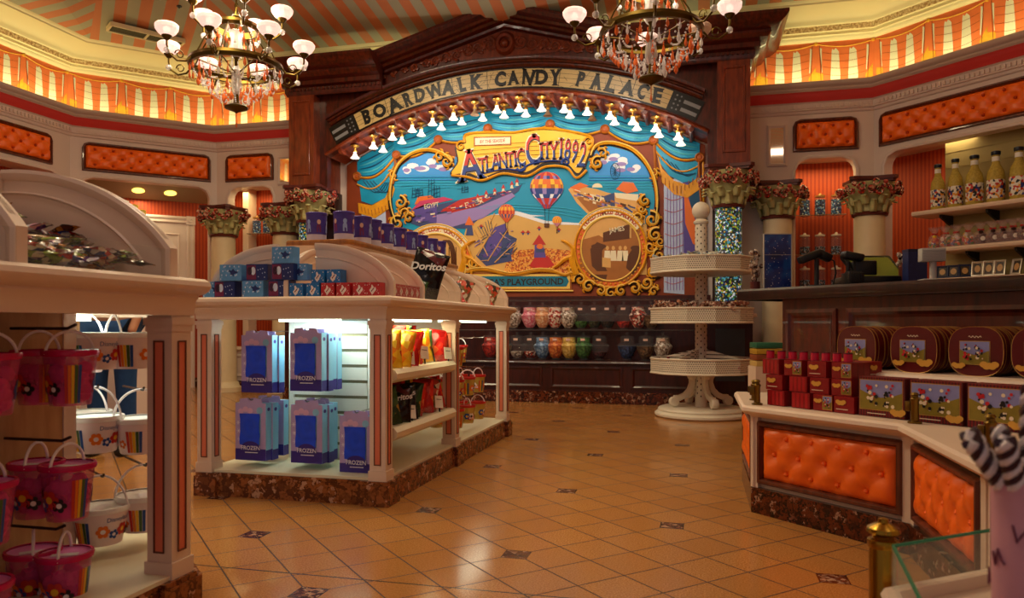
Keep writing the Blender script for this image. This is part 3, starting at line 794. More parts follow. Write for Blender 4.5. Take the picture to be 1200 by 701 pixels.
# columns with candy capitals
CAPG = mat('capital_leaf', '#bcb880', .5, var=(14, .3), bump=(30, .3))
CANDY = foil('candy_cluster', ['#a82420', '#e0b8a0', '#8c1c16', '#c86050', '#b8321c', '#5a1410', '#d89880', '#2f5a34', '#4a100c'], 55, .25)
STONE = mat('column_stone', '#e8d6b0', .45, var=(5, .12)); m, nt, b = base('glitter_tube', .12)
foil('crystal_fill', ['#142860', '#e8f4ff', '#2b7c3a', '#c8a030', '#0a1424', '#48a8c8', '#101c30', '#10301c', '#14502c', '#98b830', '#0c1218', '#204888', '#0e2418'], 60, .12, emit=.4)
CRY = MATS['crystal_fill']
ABA = mat('abacus_red', '#5a2018', .4, var=(20, .3))
def capital(name, label, h=.40, r=.17, aw=.30, shaft_r=.15, zt=0, zb=-1, shaft_mat=STONE, cat='column', tube=False):
    """top of the capital at local z = zt, shaft down to zb"""
    t = thing(name, label, cat, (0, 0, 0))
    g = G()
    k = aw/.30
    pts = []
    for q in range(4):
        a = PI/4+q*PI/2
        cx, cy = aw*1.25*math.cos(a), aw*1.25*math.sin(a); tx, ty = -math.sin(a), math.cos(a)
        for s_ in (-1, 1): pts.append((cx+tx*.03*s_, cy+ty*.03*s_))
        a2 = a+PI/4; pts.append((aw*.80*math.cos(a2), aw*.80*math.sin(a2)))
    P3 = [(x, y) for x, y in pts]
    g.prism(P3, zt-.035, zt); g.prism([(x*.93, y*.93) for x, y in P3], zt-.06, zt-.035)
    mk('abacus', g, ABA, t, smooth=False)
    g = G(); g.lathe([(shaft_r*.98, zt-h), (shaft_r*.98, zt-h+.05), (shaft_r*1.15, zt-h+.16), (shaft_r*1.55, zt-.06), (0, zt-.06)], (0,0,0), 24); mk('bell', g, CAPG, t)
    g = G(); g.lathe([(shaft_r*1.0, zt-h-.035), (shaft_r*1.1, zt-h-.03), (shaft_r*1.13, zt-h-.01), (shaft_r*1.05, zt-h+.01), (shaft_r*.9, zt-h+.01)], (0,0,0), 24); mk('collar', g, ABA, t)
    g = G()
    for ring, (n, z0, hh, rr, w) in enumerate(((8, zt-h, .17, shaft_r*1.04, .07), (8, zt-h+.08, .13, shaft_r*1.22, .075))):
        for i in range(n):
            a = 2*PI*(i+.5*ring)/n
            vs = []; 
            for j in range(6):
                f = j/5; rad = rr+.085*k*f*f; z = z0+hh*(f if f < .85 else .85+.02)-(.03 if j == 5 else 0); ww = w*k*(1-.55*f)*(.8+.4*math.sin(f*PI)); rad += .03*(j == 5)
                for s_ in (-1, 0, 1):
                    aa = a+s_*ww/rr*.62; vs.append(((rad+(.012 if s_ == 0 else 0))*math.cos(aa), (rad+(.012 if s_ == 0 else 0))*math.sin(aa), z))
            fs = [(3*j+q, 3*j+q+1, 3*j+q+4, 3*j+q+3) for j in range(5) for q in range(2)]
            g.add(vs, fs)
    o = mk('leaves', g, CAPG, t); sm = o.modifiers.new('t', 'SOLIDIFY'); sm.thickness = .012
    g = G(); rr = random.Random(11)
    for i in range(66):
        a = 2*PI*i/84*5.0+rr.uniform(-.1, .1); z = zt-.085-rr.uniform(0, .095)*h/.4; rd = shaft_r*1.6+(.12-(zt-.085-z))*.35*k+rr.uniform(0, .035)
        s_ = rr.uniform(.026, .042)*k
        if i % 3: g.ball((rd*math.cos(a), rd*math.sin(a), z), s_, 8)
        else:
            c_ = Vector((rd*math.cos(a), rd*math.sin(a), z)); n_ = Vector((math.cos(a), math.sin(a), 0)); tt = Vector((-math.sin(a), math.cos(a), 0))
            g.tube([tuple(c_+n_*.01+tt*(s_*1.1*math.cos(q))+Vector((0, 0, s_*1.1*math.sin(q)))) for q in [2*PI*w/8 for w in range(8)]], s_*.5, 6, closed=True)
    mk('candy_garland', g, CANDY, t)
    for i in range(4):
        a = -PI/2+i*PI/2
        g = G(); c_ = Vector((shaft_r*1.75*math.cos(a), shaft_r*1.75*math.sin(a), zt-.17*h/.4)); tt = Vector((-math.sin(a), math.cos(a), 0)); n_ = Vector((math.cos(a), math.sin(a), 0))
        g.tube([tuple(c_+tt*(.045*k*math.cos(q))+Vector((0, 0, .036*k*math.sin(q)))) for q in [2*PI*w/14 for w in range(14)]], .012*k, 6, closed=True)
        g.ball(tuple(c_-n_*.01), .03*k, 8, 0)
        mk('medallion', g, ABA, t)
    if tube:
        g = G(); g.lathe([(0, zb), (shaft_r*.9, zb), (shaft_r*.9, zt-h-.03), (0, zt-h-.03)], (0,0,0), 28); mk('crystal_filling', g, CRY, t)
        g = G(); g.lathe([(shaft_r*.96, zb), (shaft_r*.96, zt-h-.02)], (0,0,0), 28); mk('glass_tube', g, CLEAR, t)
        g = G(); g.lathe([(0, zb-.10), (shaft_r*1.3, zb-.10), (shaft_r*1.3, zb-.06), (shaft_r*1.1, zb-.03), (shaft_r*1.05, zb+.02), (0, zb+.02)], (0,0,0), 28); mk('column_base', g, ABA, t)
    else:
        g = G(); g.lathe([(0, zb), (shaft_r*1.05, zb), (shaft_r*.93, zt-h-.03), (0, zt-h-.03)], (0,0,0), 28); mk('shaft', g, shaft_mat, t)
        g = G(); g.lathe([(0, zb), (shaft_r*1.4, zb), (shaft_r*1.4, zb+.06), (shaft_r*1.25, zb+.08), (shaft_r*1.15, zb+.13), (0, zb+.13)], (0,0,0), 28); mk('column_base', g, shaft_mat, t)
    return t
big = capital('crystal_column', 'right glass column filled with glittering crystals under the wooden arch', h=.42, aw=.27, shaft_r=.155, zt=2.62, zb=1.12, tube=True)
big.location = (XC+2.52, YF-.02, 0)
dup(big, (XC-2.52, YF-.02, 0), label='left glass crystal column under the wooden arch, behind the purple tubs')
sml = capital('candy_column', 'x', h=.38, aw=.25, shaft_r=.165, zt=2.50, zb=.0)
labs = ['cream stone column with candy capital standing left of the jar niche by the left door', 'cream stone column with candy capital just left of the wooden arch, half behind the tubs',
        'cream stone column with candy capital just right of the crystal column', 'cream stone column with candy capital behind the cash register screen']
for i, px in enumerate((262, 334, 911, 1019)):
    v = onY(px, 230, WY-.14 if i in (1, 2) else WY-.16)
    loc = (v[0], v[1], 0)
    if i == 0: sml.location = loc; sml['label'] = labs[0]
    else: dup(sml, loc, label=labs[i])
# ================= MURAL =================
def MP(px, py): p = onY(px, py, YM); return (p[0], p[2])
fM = fXZ(YM)
mural = thing('painted_mural', 'large gilt framed painting of a seaside boardwalk with hot air balloons', 'mural', (XC, YM, 1.3))
MC = dict(brown=mat('mu_brown', '#863610', .55, var=(7, .25)), sky=mat('mu_sky', '#3c98e4', .5), sea=mat('mu_sea', '#0a98c4', .45, var=(3, .15)),
  seaL=mat('mu_sea_light', '#30b0d0', .5), tealL=mat('mu_teal_light', '#5cc8d4', .5), deep=mat('mu_deep', '#0e7492', .5), sand=mat('mu_sand', '#dcae5e', .5, var=(4, .1)), teal=mat('mu_teal', '#0894c0', .45, var=(6, .3)), tealD=mat('mu_teal_dark', '#084c74', .5),
  gold=GOLD, goldL=mat('mu_gold_light', '#f4cf62', .45), goldD=mat('mu_gold_dark', '#a0560f', .5), yellow=mat('mu_yellow', '#f2bd2a', .45, var=(6, .1)), cream=mat('mu_cream', '#f2e6c2', .5),
  white=mat('mu_white', '#eef2fa', .5), red=mat('mu_red', '#c02a26', .45), blue=mat('mu_blue', '#22408c', .45), purple=mat('mu_purple', '#5a4a9c', .5), lilac=mat('mu_lilac', '#9a84c4', .5),
  pink=mat('mu_pink', '#c83c6c', .5), orangeD=mat('mu_orange_dark', '#b0561c', .45), orange=mat('mu_orange', '#e8722a', .45), dark=mat('mu_dark', '#2a140c', .5), sepia=mat('mu_sepia', '#a8682a', .5, var=(9, .2)), sepiaL=mat('mu_sepia_light', '#e0ac62', .5, var=(9, .15)),
  sepiaD=mat('mu_sepia_dark', '#5c3010', .5), crowd=foil('mu_crowd', ['#e08a2c', '#c85a20', '#f0b050', '#a84a20', '#e8a040'], 60, .5), drape=mat('mu_drape', '#b8c8e8', .5, var=(4, .2)), slate=mat('mu_slate', '#3e4a7c', .5), green=mat('mu_green', '#5f7a3a', .5))
ML = list(MC.values()); MI = {k: i for i, k in enumerate(MC)}
def P(pts): return [MP(*p) for p in pts]
def smooth_(pts, rs, closed=False, k=5):
    n = len(pts); out = []; ro = []
    for i in range(n if closed else n-1):
        p0 = pts[i-1] if (i or closed) else pts[0]; p1 = pts[i]; p2 = pts[(i+1) % n]; p3 = pts[(i+2) % n] if (i+2 < n or closed) else pts[-1]
        for j in range(k):
            t = j/k; f = lambda a, b, c, d: .5*((2*b)+(-a+c)*t+(2*a-5*b+4*c-d)*t*t+(-a+3*b-3*c+d)*t**3)
            out.append((f(p0[0], p1[0], p2[0], p3[0]), f(p0[1], p1[1], p2[1], p3[1]))); ro.append(rs[i]+(rs[(i+1) % n]-rs[i])*t)
    if not closed: out.append(pts[-1]); ro.append(rs[-1])
    return out, ro
class Lay:
    def __init__(s, name): s.name = name; s.g = G()
    def poly(s, c, pts, d): s.g.prism(P(pts), 0 if d < .006 else d-.004, d, MI[c], fM, back=False); return s
    def spoly(s, c, pts, d): return s.poly(c, smooth_(pts, [0]*len(pts), True)[0], d)
    def ell(s, c, cx, cy, rx, ry, d, n=24, a0=0, a1=2*PI): return s.poly(c, [(cx+rx*math.cos(a0+(a1-a0)*i/n), cy-ry*math.sin(a0+(a1-a0)*i/n)) for i in range(n if a1-a0 > 6.2 else n+1)], d)
    def line(s, c, pts, r, d):
        if 3 <= len(pts) <= 12:
            R0 = list(r) if isinstance(r, (list, tuple)) else [r]*len(pts); pts, r = smooth_(pts, R0)
        q = P(pts); s.g.tube([fM(u, v, d) for u, v in q], [x*.0104 for x in r] if isinstance(r, (list, tuple)) else r*.0104, 6, MI[c]); return s
    def arcl(s, c, cx, cy, rx, ry, a0, a1, r, d, n=24): return s.line(c, [(cx+rx*math.cos(math.radians(a0+(a1-a0)*i/n)), cy-ry*math.sin(math.radians(a0+(a1-a0)*i/n))) for i in range(n+1)], r, d)
    def txt(s, c, body, px, py, h, d, ang=0, sx=1, off=.01, serif=.04):
        u0, v0 = MP(px, py); S = h*.0104*1.35; a = math.radians(ang)
        s.g.text(body, S, lambda u, v, w: fM(u0+u*math.cos(a)-v*math.sin(a), v0+u*math.sin(a)+v*math.cos(a), d), MI[c], off=off, sx=sx, serif=serif); return s
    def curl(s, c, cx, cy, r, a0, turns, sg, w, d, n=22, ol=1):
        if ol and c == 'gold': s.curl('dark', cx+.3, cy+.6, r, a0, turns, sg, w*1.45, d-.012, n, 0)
        pts = []; rs = []
        for i in range(n+1):
            f = i/n; rr = r*(1-.85*f); a = math.radians(a0)+sg*turns*2*PI*f; pts.append((cx+rr*math.cos(a), cy-rr*math.sin(a))); rs.append(w*(1-.5*f))
        return s.line(c, pts, rs, d)
    def done(s): return mk(s.name, s.g, ML, mural, world=True, smooth=False)
# backboard following the arch
g = G(); aM = math.asin(2.28/4.62); pm = arc(4.62, aM, 30); g.prism([(XC-2.30, 1.2)]+pm+[(XC+2.30, 1.2)], -.03, 0, MI['brown'], fM); mk('backboard', g, ML, mural, world=True, smooth=False)
L = Lay('painted_scene')
L.poly('sea', [(458,262),(460,218),(468,196),(484,184),(502,179),(540,186),(600,175),(690,174),(715,171),(740,178),(757,195),(768,230),(764,262),(735,270),(690,285),(560,290),(500,275)], .003)
L.poly('sky', [(464,206),(470,196),(484,185),(502,180),(535,184),(540,206)], .0045).poly('sky', [(690,206),(692,175),(715,172),(740,179),(756,195),(763,206)], .0045)
MC2 = None
for k in range(5):
    L.line('sky' if k < 2 else 'seaL', [(462, 208+k*3.2), (520, 207.5+k*3.2), (545, 208+k*3.2)], .9-.12*k, .0035).line('sky' if k < 2 else 'seaL', [(690, 208+k*3.2), (766, 208+k*3.2)], .9-.12*k, .0035)
for k in range(3): L.line('seaL', [(560+k*9, 244-k*1.5), (600, 246-k*3), (650+k*5, 250-k*3), (684-k*2, 256-k*4)], .5, .0052)
rm = random.Random(2)
for cx, cy, w in ((490,196,14),(505,190,10),(520,197,11),(478,199,8),(705,186,9),(716,183,11),(730,188,12),(742,197,10),(722,196,12)):
    for k in range(4): L.ell('white' if k < 3 else 'lilac', cx+rm.uniform(-w*.5, w*.5), cy+rm.uniform(-3, 2)+k, w*.5, 3.6-.4*k, .0055+.0003*k, 12)
for x in range(470, 760, 22): L.line('deep', [(x, 214+((x*7) % 9)), (x+14, 213+((x*7) % 9))], .35, .004)
L.poly('sand', [(548,262),(575,252),(605,250),(640,262),(680,264),(690,262),(735,268),(758,262),(758,322),(545,322),(540,290)], .005)
L.poly('white', [(575,252),(605,248),(640,259),(685,262),(690,264),(640,263),(605,252)], .0058).poly('white', [(600,246),(622,252),(640,253),(622,254)], .0056)
L.poly('crowd', [(598,294),(640,291),(672,294),(700,300),(700,320),(590,320)], .0066)
L.poly('slate', [(482,262),(482,246),(600,222),(612,216),(608,224),(560,258),(548,268),(500,268)], .008)
L.poly('purple', [(484,258),(484,246),(502,238),(512,242),(512,262)], .0095).poly('pink', [(482,247),(492,236),(520,231),(532,234),(505,240)], .0095).poly('red', [(518,246),(540,234),(566,229),(578,232),(556,243),(528,250)], .0095)
L.poly('lilac', [(512,252),(560,243),(600,226),(604,230),(566,256),(530,266),(512,264)], .0092).poly('orange', [(486,240),(490,231),(505,229),(512,234)], .0092)
L.txt('cream', 'EGYPT', 506, 241, 6, .0105, 8, .8).txt('cream', 'EL PIER', 556, 238, 7, .0112, 14, .8)
for x, y in ((560,236),(570,232),(580,229),(590,225),(600,221),(606,218)): L.poly('cream', [(x-2, y), (x, y-7), (x+2, y)], .010).poly('red', [(x-2.4, y-4), (x, y-9), (x+2.4, y-4)], .0104)
for x, y, h in ((487,232,12),(506,232,22),(512,232,14),(545,226,8),(492,230,9)):      # scaffolding towers
    for k in range(3): L.line('tealD', [(x-4+4*k, y), (x-3+3*k, y-h)], .35, .0085)
    for k in range(3): L.line('tealD', [(x-4, y-h*k/3), (x+4, y-h*(k+.5)/3)], .3, .0085)
L.poly('sepiaL', [(666,222),(676,217),(700,222),(712,226),(748,234),(756,240),(756,262),(700,264),(690,252),(676,238)], .008)
L.poly('orange', [(668,220),(680,214),(690,218),(676,223)], .0095).poly('orange', [(722,222),(730,213),(742,214),(748,224),(735,227)], .0095).poly('cream', [(720,226),(748,228),(748,236),(722,232)], .0092)
L.poly('sepia', [(676,232),(690,228),(712,240),(708,252),(690,248)], .0092).poly('cream', [(684,226),(716,232),(716,240),(690,234)], .0096).poly('blue', [(722,252),(733,242),(744,250),(744,262),(722,262)], .0096).poly('slate', [(708,230),(720,226),(722,262),(710,256)], .0098)
for i in range(7): L.ell('dark', 690+i*4, 232+i*.9, 1.1, 1.6, .0102, 8)
L.ell('cream', 700, 220, 6, 5, .0098, 14, 0, PI)
for k in range(14): L.line('tealD', [(720+9*math.cos(k*PI/7)*.5+1, 201+9*math.sin(k*PI/7)), (721, 201)], .25, .0085)
L.arcl('tealD', 721, 201, 5.5, 9.5, 0, 360, .4, .0088); L
rd = random.Random(12)
for k in range(70):
    f = rd.random(); x = 490+f*108; y = 257-f*32+rd.uniform(-5, 7)*(1-f*.7); w_ = rd.uniform(1.2, 4)*(1-f*.5); h_ = rd.uniform(.8, 2.2)*(1-f*.4); c_ = rd.choice(('pink', 'lilac', 'red', 'cream', 'purple', 'orange', 'slate', 'purple')); L.poly(c_, [(x-w_, y), (x+w_, y-w_*.28), (x+w_, y-h_-w_*.28), (x-w_, y-h_)], .0120+.0001*k)
for k in range(60):
    f = rd.random(); x = 674+f*76; y = 224+f*26+rd.uniform(-4, 9); w_ = rd.uniform(1, 3.6); h_ = rd.uniform(.8, 2.6); c_ = rd.choice(('cream', 'orange', 'sepia', 'sepiaL', 'goldL', 'lilac', 'slate', 'sepiaD')); L.poly(c_, [(x-w_, y-w_*.3), (x+w_, y+w_*.3), (x+w_, y-h_+w_*.3), (x-w_, y-h_-w_*.3)], .0120+.0001*k)
for k in range(46):
    x = rd.uniform(560, 604); y = rd.uniform(270, 306); w_ = rd.uniform(1, 5); a_ = rd.uniform(-1, 1); L.line(rd.choice(('slate', 'lilac', 'purple', 'tealD', 'sepiaL')), [(x-w_*math.cos(a_), y-w_*math.sin(a_)), (x+w_*math.cos(a_), y+w_*math.sin(a_))], .45, .012)
L
L.poly('slate', [(558,300),(572,280),(596,272),(600,306),(570,312)], .0085).poly('purple', [(566,302),(576,268),(592,262),(598,280),(582,300)], .0095).poly('slate', [(590,272),(606,280),(598,302),(586,300)], .0102)
for a_, b_ in (((560,300),(582,262)),((572,306),(596,268)),((580,308),(604,284)),((566,262),(574,276)),((574,262),(580,250)),((556,268),(572,300))): L.line('sepiaL', [a_, b_], .7, .011)
for k in range(6): L.line('tealD', [(560+k*3, 266-k*2), (568+k*2, 280-k)], .3, .0108)
L.poly('slate', [(546,276),(549,262),(553,262),(555,276)], .0095).poly('orange', [(545,264),(550,253),(556,264)], .0104)
L.poly('red', [(620,312),(628,300),(642,300),(650,311),(636,316)], .0095).poly('purple', [(626,302),(627,286),(636,284),(640,302)], .0102).poly('red', [(624,287),(632,275),(640,287)], .0108).poly('slate', [(628,292),(639,292),(638,296),(628,296)], .0112).ell('orange', 633, 289, 4, 3, .0115)
for x, y in ((613,273),(619,273),(564,266),(632,268),(655,270)): L.poly('red', [(x-3, y), (x, y-3), (x+3, y)], .009).poly('blue', [(x-1.5, y+.2), (x, y+3), (x+1.5, y+.2)], .009)
L.done()
def balloon(name, cx, cy, r, cols, tail, label=None, NC=12):
    L = Lay(name); d = .016
    n = 20; P_ = []
    rows = [(-1, 0), (-.98, .2), (-.94, .36), (-.86, .53), (-.75, .68), (-.6, .81), (-.45, .9), (-.25, .98), (.1, 1), (.4, .86), (.7, .6), (.95, .36), (1.15, .2), (1.22, .17)]
    def ra(t):
        for (a, x), (b, y) in zip(rows, rows[1:]):
            if a <= t <= b: return x+(y-x)*(t-a)/(b-a)
        return .17
    NR = 20; ts = [-1+2.22*(i/NR)**1.15 for i in range(NR+1)]
    for i in range(NR):
        c = cols[min(int(i/NR*len(cols)), len(cols)-1)]
        for k in range(NC):
            a0, a1 = -1+2*k/NC, -1+2*(k+1)/NC; f = lambda a: math.sin(a*PI/2)
            c2 = c[k % len(c)]
            L.g.add([fM(*MP(cx+f(a_)*ra(t_)*r, cy+t_*r), d+.05*math.cos(a_*PI/2)*ra(t_)*r*.0104) for a_, t_ in ((a0, ts[i]), (a1, ts[i]), (a1, ts[i+1]), (a0, ts[i+1]))], [(0, 1, 2, 3)], MI[c2])
    L.line('dark', [(cx-.14*r, cy+1.2*r), (cx-.08*r, cy+tail*r)], .25, d).line('dark', [(cx+.14*r, cy+1.2*r), (cx+.08*r, cy+tail*r)], .25, d)
    L.poly('sepiaD', [(cx-.16*r, cy+tail*r), (cx+.16*r, cy+tail*r), (cx+.14*r, cy+(tail+.25)*r), (cx-.14*r, cy+(tail+.25)*r)], d)
    o = L.done()
    if label: o['label'] = label
balloon('balloon', 641, 221, 19.5, [('red', 'red', 'orange'), ('blue', 'red', 'lilac'), ('orange', 'yellow', 'orange'), ('orange', 'sepia', 'yellow'), ('blue', 'blue', 'lilac'), ('blue', 'white', 'blue'), ('red', 'lilac', 'red'), ('red', 'red', 'blue')], 2.1, 'large red gold and blue striped balloon')
balloon('balloon', 594, 249, 9.5, [('orange', 'red'), ('orange', 'yellow'), ('red', 'orange'), ('orange', 'slate'), ('red', 'orange')], 2.3, 'small orange and red balloon')
balloon('balloon', 653, 259, 5.5, [('orange', 'yellow'), ('yellow', 'orange'), ('lilac', 'orange')], 2.4, 'tiny yellow and orange balloon')
# curtain along the top
L = Lay('curtain')
ros = [(419,207),(465,182),(514,164),(572,151),(645,146),(709,152),(766,165),(820,185)]
def arch_px(x):       # the mural's own curved top
    z0 = ZC+math.sqrt(max(4.62**2-(0)**2, 0)); 
    best = None
    v = ray(x, 381); X_ = v[0]*YM/v[1]; Z_ = ZC+math.sqrt(4.62**2-(X_-XC)**2); return 381-(Z_-EYE)*FP/(YM/v[1])
for i in range(7):
    (x0, y0), (x1, y1) = ros[i], ros[i+1]; n = 14; low = []; sag = 11 if i in (0, 6) else 9
    for k in range(n+1):
        f = k/n; low.append((x0+(x1-x0)*f, y0+(y1-y0)*f+sag*math.sin(PI*f)))
    up = [(x, arch_px(x)+1) for x, _ in low]
    L.poly('teal', low+up[::-1], .008)
    for k in range(5):
        sg = sag*(1-.2*k); rise = 2+3.2*k
        L.line(('tealD', 'tealL')[k % 2], [(x0+(x1-x0)*(.06+.88*j/7), y0+(y1-y0)*(.06+.88*j/7)-rise+sg*math.sin(PI*(.06+.88*j/7))) for j in range(8)], [.2, .6, .9, 1.0, .9, .7, .5, .2], .0078)
    L.line('gold', low, 1.0, .016); L.line('goldD', [(x, y+1.5) for x, y in low], .6, .013)
    if i in (0, 6):
        lo2 = [(x, y+9+5*math.sin(PI*k/n)) for k, (x, y) in enumerate(low)]
        L.poly('teal', lo2+low[::-1], .0076).line('gold', lo2, .9, .014)
L.done()
for x, y in ros:
    g = G(); u, v = MP(x, y)
    g.lathe([(.036, .022), (.044, .03), (.056, .022), (.06, 0)], (0,0,0), 18, MI['goldD'], lambda a, b_, w: fM(u+a, v+b_, w+.01)); g.lathe([(0, .03), (.02, .028), (.028, .02), (.036, .022)], (0,0,0), 18, MI['orangeD'], lambda a, b_, w: fM(u+a, v+b_, w+.01)); mk('rosette', g, ML, mural, world=True)
L = Lay('side_drape')                        # left
L.poly('teal', [(421,212),(440,205),(458,188),(462,200),(452,232),(436,240),(424,236)], .010).poly('gold', [(420,238),(436,241),(452,232),(460,214),(463,222),(456,245),(440,256),(421,250)], .012)
L.poly('drape', [(424,250),(452,246),(454,300),(424,300)], .006)
for k in range(9): L.line('goldD', [(424+k*4, 246-abs(k-3)*1.2), (425+k*4, 253-abs(k-3)*1.5)], .4, .0165)
for k in range(4): L.line('tealD', [(426+k*4, 212), (440+k*4, 226), (452+k*2, 214)], .6, .0135)
L.line('goldD', [(463,185),(464,200),(461,216)], 1.6, .016).done()
L = Lay('side_drape')                        # right
L.poly('drape', [(778,215),(800,205),(802,345),(778,343)], .006).poly('purple', [(800,210),(824,205),(824,300),(812,310),(800,300)], .0055).poly('tealD', [(806,215),(824,205),(824,262),(810,248)], .008)
for k in range(6):
    L.line('lilac', [(782+k*3.6, 218), (782+k*3.6, 340)], .5, .0078)
for k in range(8): L.line('red', [(779, 232+k*14), (789, 235+k*14), (801, 231+k*14)], .35, .0092)
L.poly('orange', [(801,214),(806,230),(816,262),(820,290),(812,286),(803,262)], .0085)
L.poly('teal', [(770,172),(790,188),(818,196),(816,212),(800,214),(784,206),(774,192)], .010).poly('gold', [(770,180),(776,198),(790,212),(806,217),(818,208),(820,222),(806,232),(790,228),(776,214)], .0125)
for k in range(10): L.line('goldD', [(775+k*4.6, 206+min(k, 9-k)*3), (775+k*4.6, 214+min(k, 9-k)*3.2)], .4, .017)
for k in range(4): L.line('tealD', [(776+k*5, 184+k*3), (788+k*5, 200+k*2), (806+k*3, 206-k)], .6, .0135)
L.line('goldD', [(819,188),(820,215),(822,240)], 1.5, .016).line('goldD', [(767,170),(768,196),(769,212)], 1.8, .016).line('gold', [(824,190),(825,342)], 1.2, .008).done()
# gilt frame round the scene
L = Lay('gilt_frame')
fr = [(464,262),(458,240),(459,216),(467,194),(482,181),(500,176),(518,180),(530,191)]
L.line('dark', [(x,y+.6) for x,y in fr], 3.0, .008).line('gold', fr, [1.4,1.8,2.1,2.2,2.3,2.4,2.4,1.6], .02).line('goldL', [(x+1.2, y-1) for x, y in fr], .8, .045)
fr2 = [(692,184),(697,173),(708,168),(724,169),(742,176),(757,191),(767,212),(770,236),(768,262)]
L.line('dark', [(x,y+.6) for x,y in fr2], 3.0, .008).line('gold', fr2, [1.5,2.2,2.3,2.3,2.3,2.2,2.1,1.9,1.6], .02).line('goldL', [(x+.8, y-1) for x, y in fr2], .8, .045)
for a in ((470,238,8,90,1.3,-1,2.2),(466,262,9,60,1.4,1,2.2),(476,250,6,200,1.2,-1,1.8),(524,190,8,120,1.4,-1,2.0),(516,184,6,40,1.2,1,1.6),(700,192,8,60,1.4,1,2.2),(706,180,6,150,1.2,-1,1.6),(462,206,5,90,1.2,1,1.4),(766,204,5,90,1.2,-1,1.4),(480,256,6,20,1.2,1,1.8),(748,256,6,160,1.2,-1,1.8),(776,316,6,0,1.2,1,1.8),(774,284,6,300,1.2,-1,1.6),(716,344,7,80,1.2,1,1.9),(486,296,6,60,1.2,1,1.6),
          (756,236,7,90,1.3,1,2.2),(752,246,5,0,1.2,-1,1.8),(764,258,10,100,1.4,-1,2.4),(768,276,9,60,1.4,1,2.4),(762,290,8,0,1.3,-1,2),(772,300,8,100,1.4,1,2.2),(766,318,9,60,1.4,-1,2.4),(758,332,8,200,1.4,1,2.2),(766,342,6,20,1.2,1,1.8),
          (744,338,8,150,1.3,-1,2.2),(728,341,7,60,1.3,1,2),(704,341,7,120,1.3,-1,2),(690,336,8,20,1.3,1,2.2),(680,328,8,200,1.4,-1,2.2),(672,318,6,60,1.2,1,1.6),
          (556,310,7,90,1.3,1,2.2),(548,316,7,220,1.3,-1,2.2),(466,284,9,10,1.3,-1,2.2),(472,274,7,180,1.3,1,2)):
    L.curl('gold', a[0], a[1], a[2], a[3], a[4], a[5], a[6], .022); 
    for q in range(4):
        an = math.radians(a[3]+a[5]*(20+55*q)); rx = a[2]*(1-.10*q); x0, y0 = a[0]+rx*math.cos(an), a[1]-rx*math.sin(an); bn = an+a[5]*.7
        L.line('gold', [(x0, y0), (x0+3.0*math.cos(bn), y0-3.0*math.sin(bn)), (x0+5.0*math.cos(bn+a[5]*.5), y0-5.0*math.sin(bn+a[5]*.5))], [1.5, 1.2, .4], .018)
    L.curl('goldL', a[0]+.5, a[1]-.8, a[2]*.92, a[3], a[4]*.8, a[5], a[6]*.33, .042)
L.line('gold', [(548,318),(570,316),(600,322),(630,317),(650,318),(664,322),(680,312)], [2,2.4,2,2.6,2.4,2.2,1.4], .02).line('goldL', [(548,316),(570,314),(600,320),(630,315),(650,316)], .7, .044)
for s_, x0 in ((1, 548), (-1, 668)):           # dolphin tails beside the medallions
    L.line('gold', [(x0-8*s_,322),(x0-3*s_,306),(x0-4*s_,292),(x0+4*s_,284),(x0+10*s_,282)], [4.2,4,3,1.8,.8], .022).line('gold', [(x0-4*s_,300),(x0+6*s_,304),(x0+13*s_,310),(x0+22*s_,316)], [3,2.8,2.2,.8], .026)
L.done()
# title cartouche
L = Lay('title_banner')
L.spoly('dark', [(528,205),(536,190),(534,172),(545,166),(548,156),(604,155),(640,151),(688,158),(695,170),(690,186),(684,202),(676,206),(664,194),(640,193),(618,205),(590,203),(566,211),(548,206)], .022)
L.spoly('yellow', [(530,204),(538,190),(536,173),(547,168),(550,158),(604,157),(640,153),(686,160),(693,170),(688,186),(682,199),(676,203),(664,192),(640,190),(617,202),(590,200),(566,208),(549,203)], .026)
for k in range(5): L.line('goldD', [(556, 172+k*5), (610, 168+k*5), (680, 164+k*5)], .3, .0275)
for pts in ([(530,206),(548,208),(566,212),(590,204),(618,207),(640,196),(664,197),(676,209),(688,200)], [(545,168),(551,157),(604,156)], [(604,156),(640,151),(688,159),(695,168),(690,176)]): L.line('gold', pts, 1.6, .03)
L.curl('gold', 541, 172, 6, 60, 1.3, 1, 1.5, .03).curl('gold', 690, 166, 5, 180, 1.3, -1, 1.4, .03).curl('blue', 612, 196, 6, 200, 1.1, 1, 1.8, .033).curl('blue', 664, 191, 5, 200, 1.1, -1, 1.8, .033)
L.line('blue', [(560,206),(590,199),(610,200),(622,193),(645,189),(664,190)], [.5,1,1.3,1.2,1,.5], .032)
L.poly('goldD', [(556,161),(600,160),(600,171),(556,172)], .028).poly('cream', [(557.5,162.5),(598.5,161.5),(598.5,169.5),(557.5,170.5)], .0295)
L.txt('red', 'BY THE SEASIDE', 578, 166, 4, .031, 0, .82).done()
lt = [('A',552,194,38,6,.85),('T',566,194,19,4,.62),('L',573.5,192,19,4,.62),('A',581.5,190.5,19,4,.62),('N',590,189,19,5,.58),('T',598.5,187.5,19,5,.62),('I',604.5,186.5,19,6,.8),('C',611,185,21,6,.55),
      ('C',625,176,36,4,.56),('I',635,178,20,3,.8),('T',641.5,177,20,2,.62),('Y',649.5,177,21,2,.62),('1',658,175,25,-2,.6),('8',665.5,176,25,-4,.46),('9',674,178,25,-6,.46),('2',683,182,29,-8,.46)]
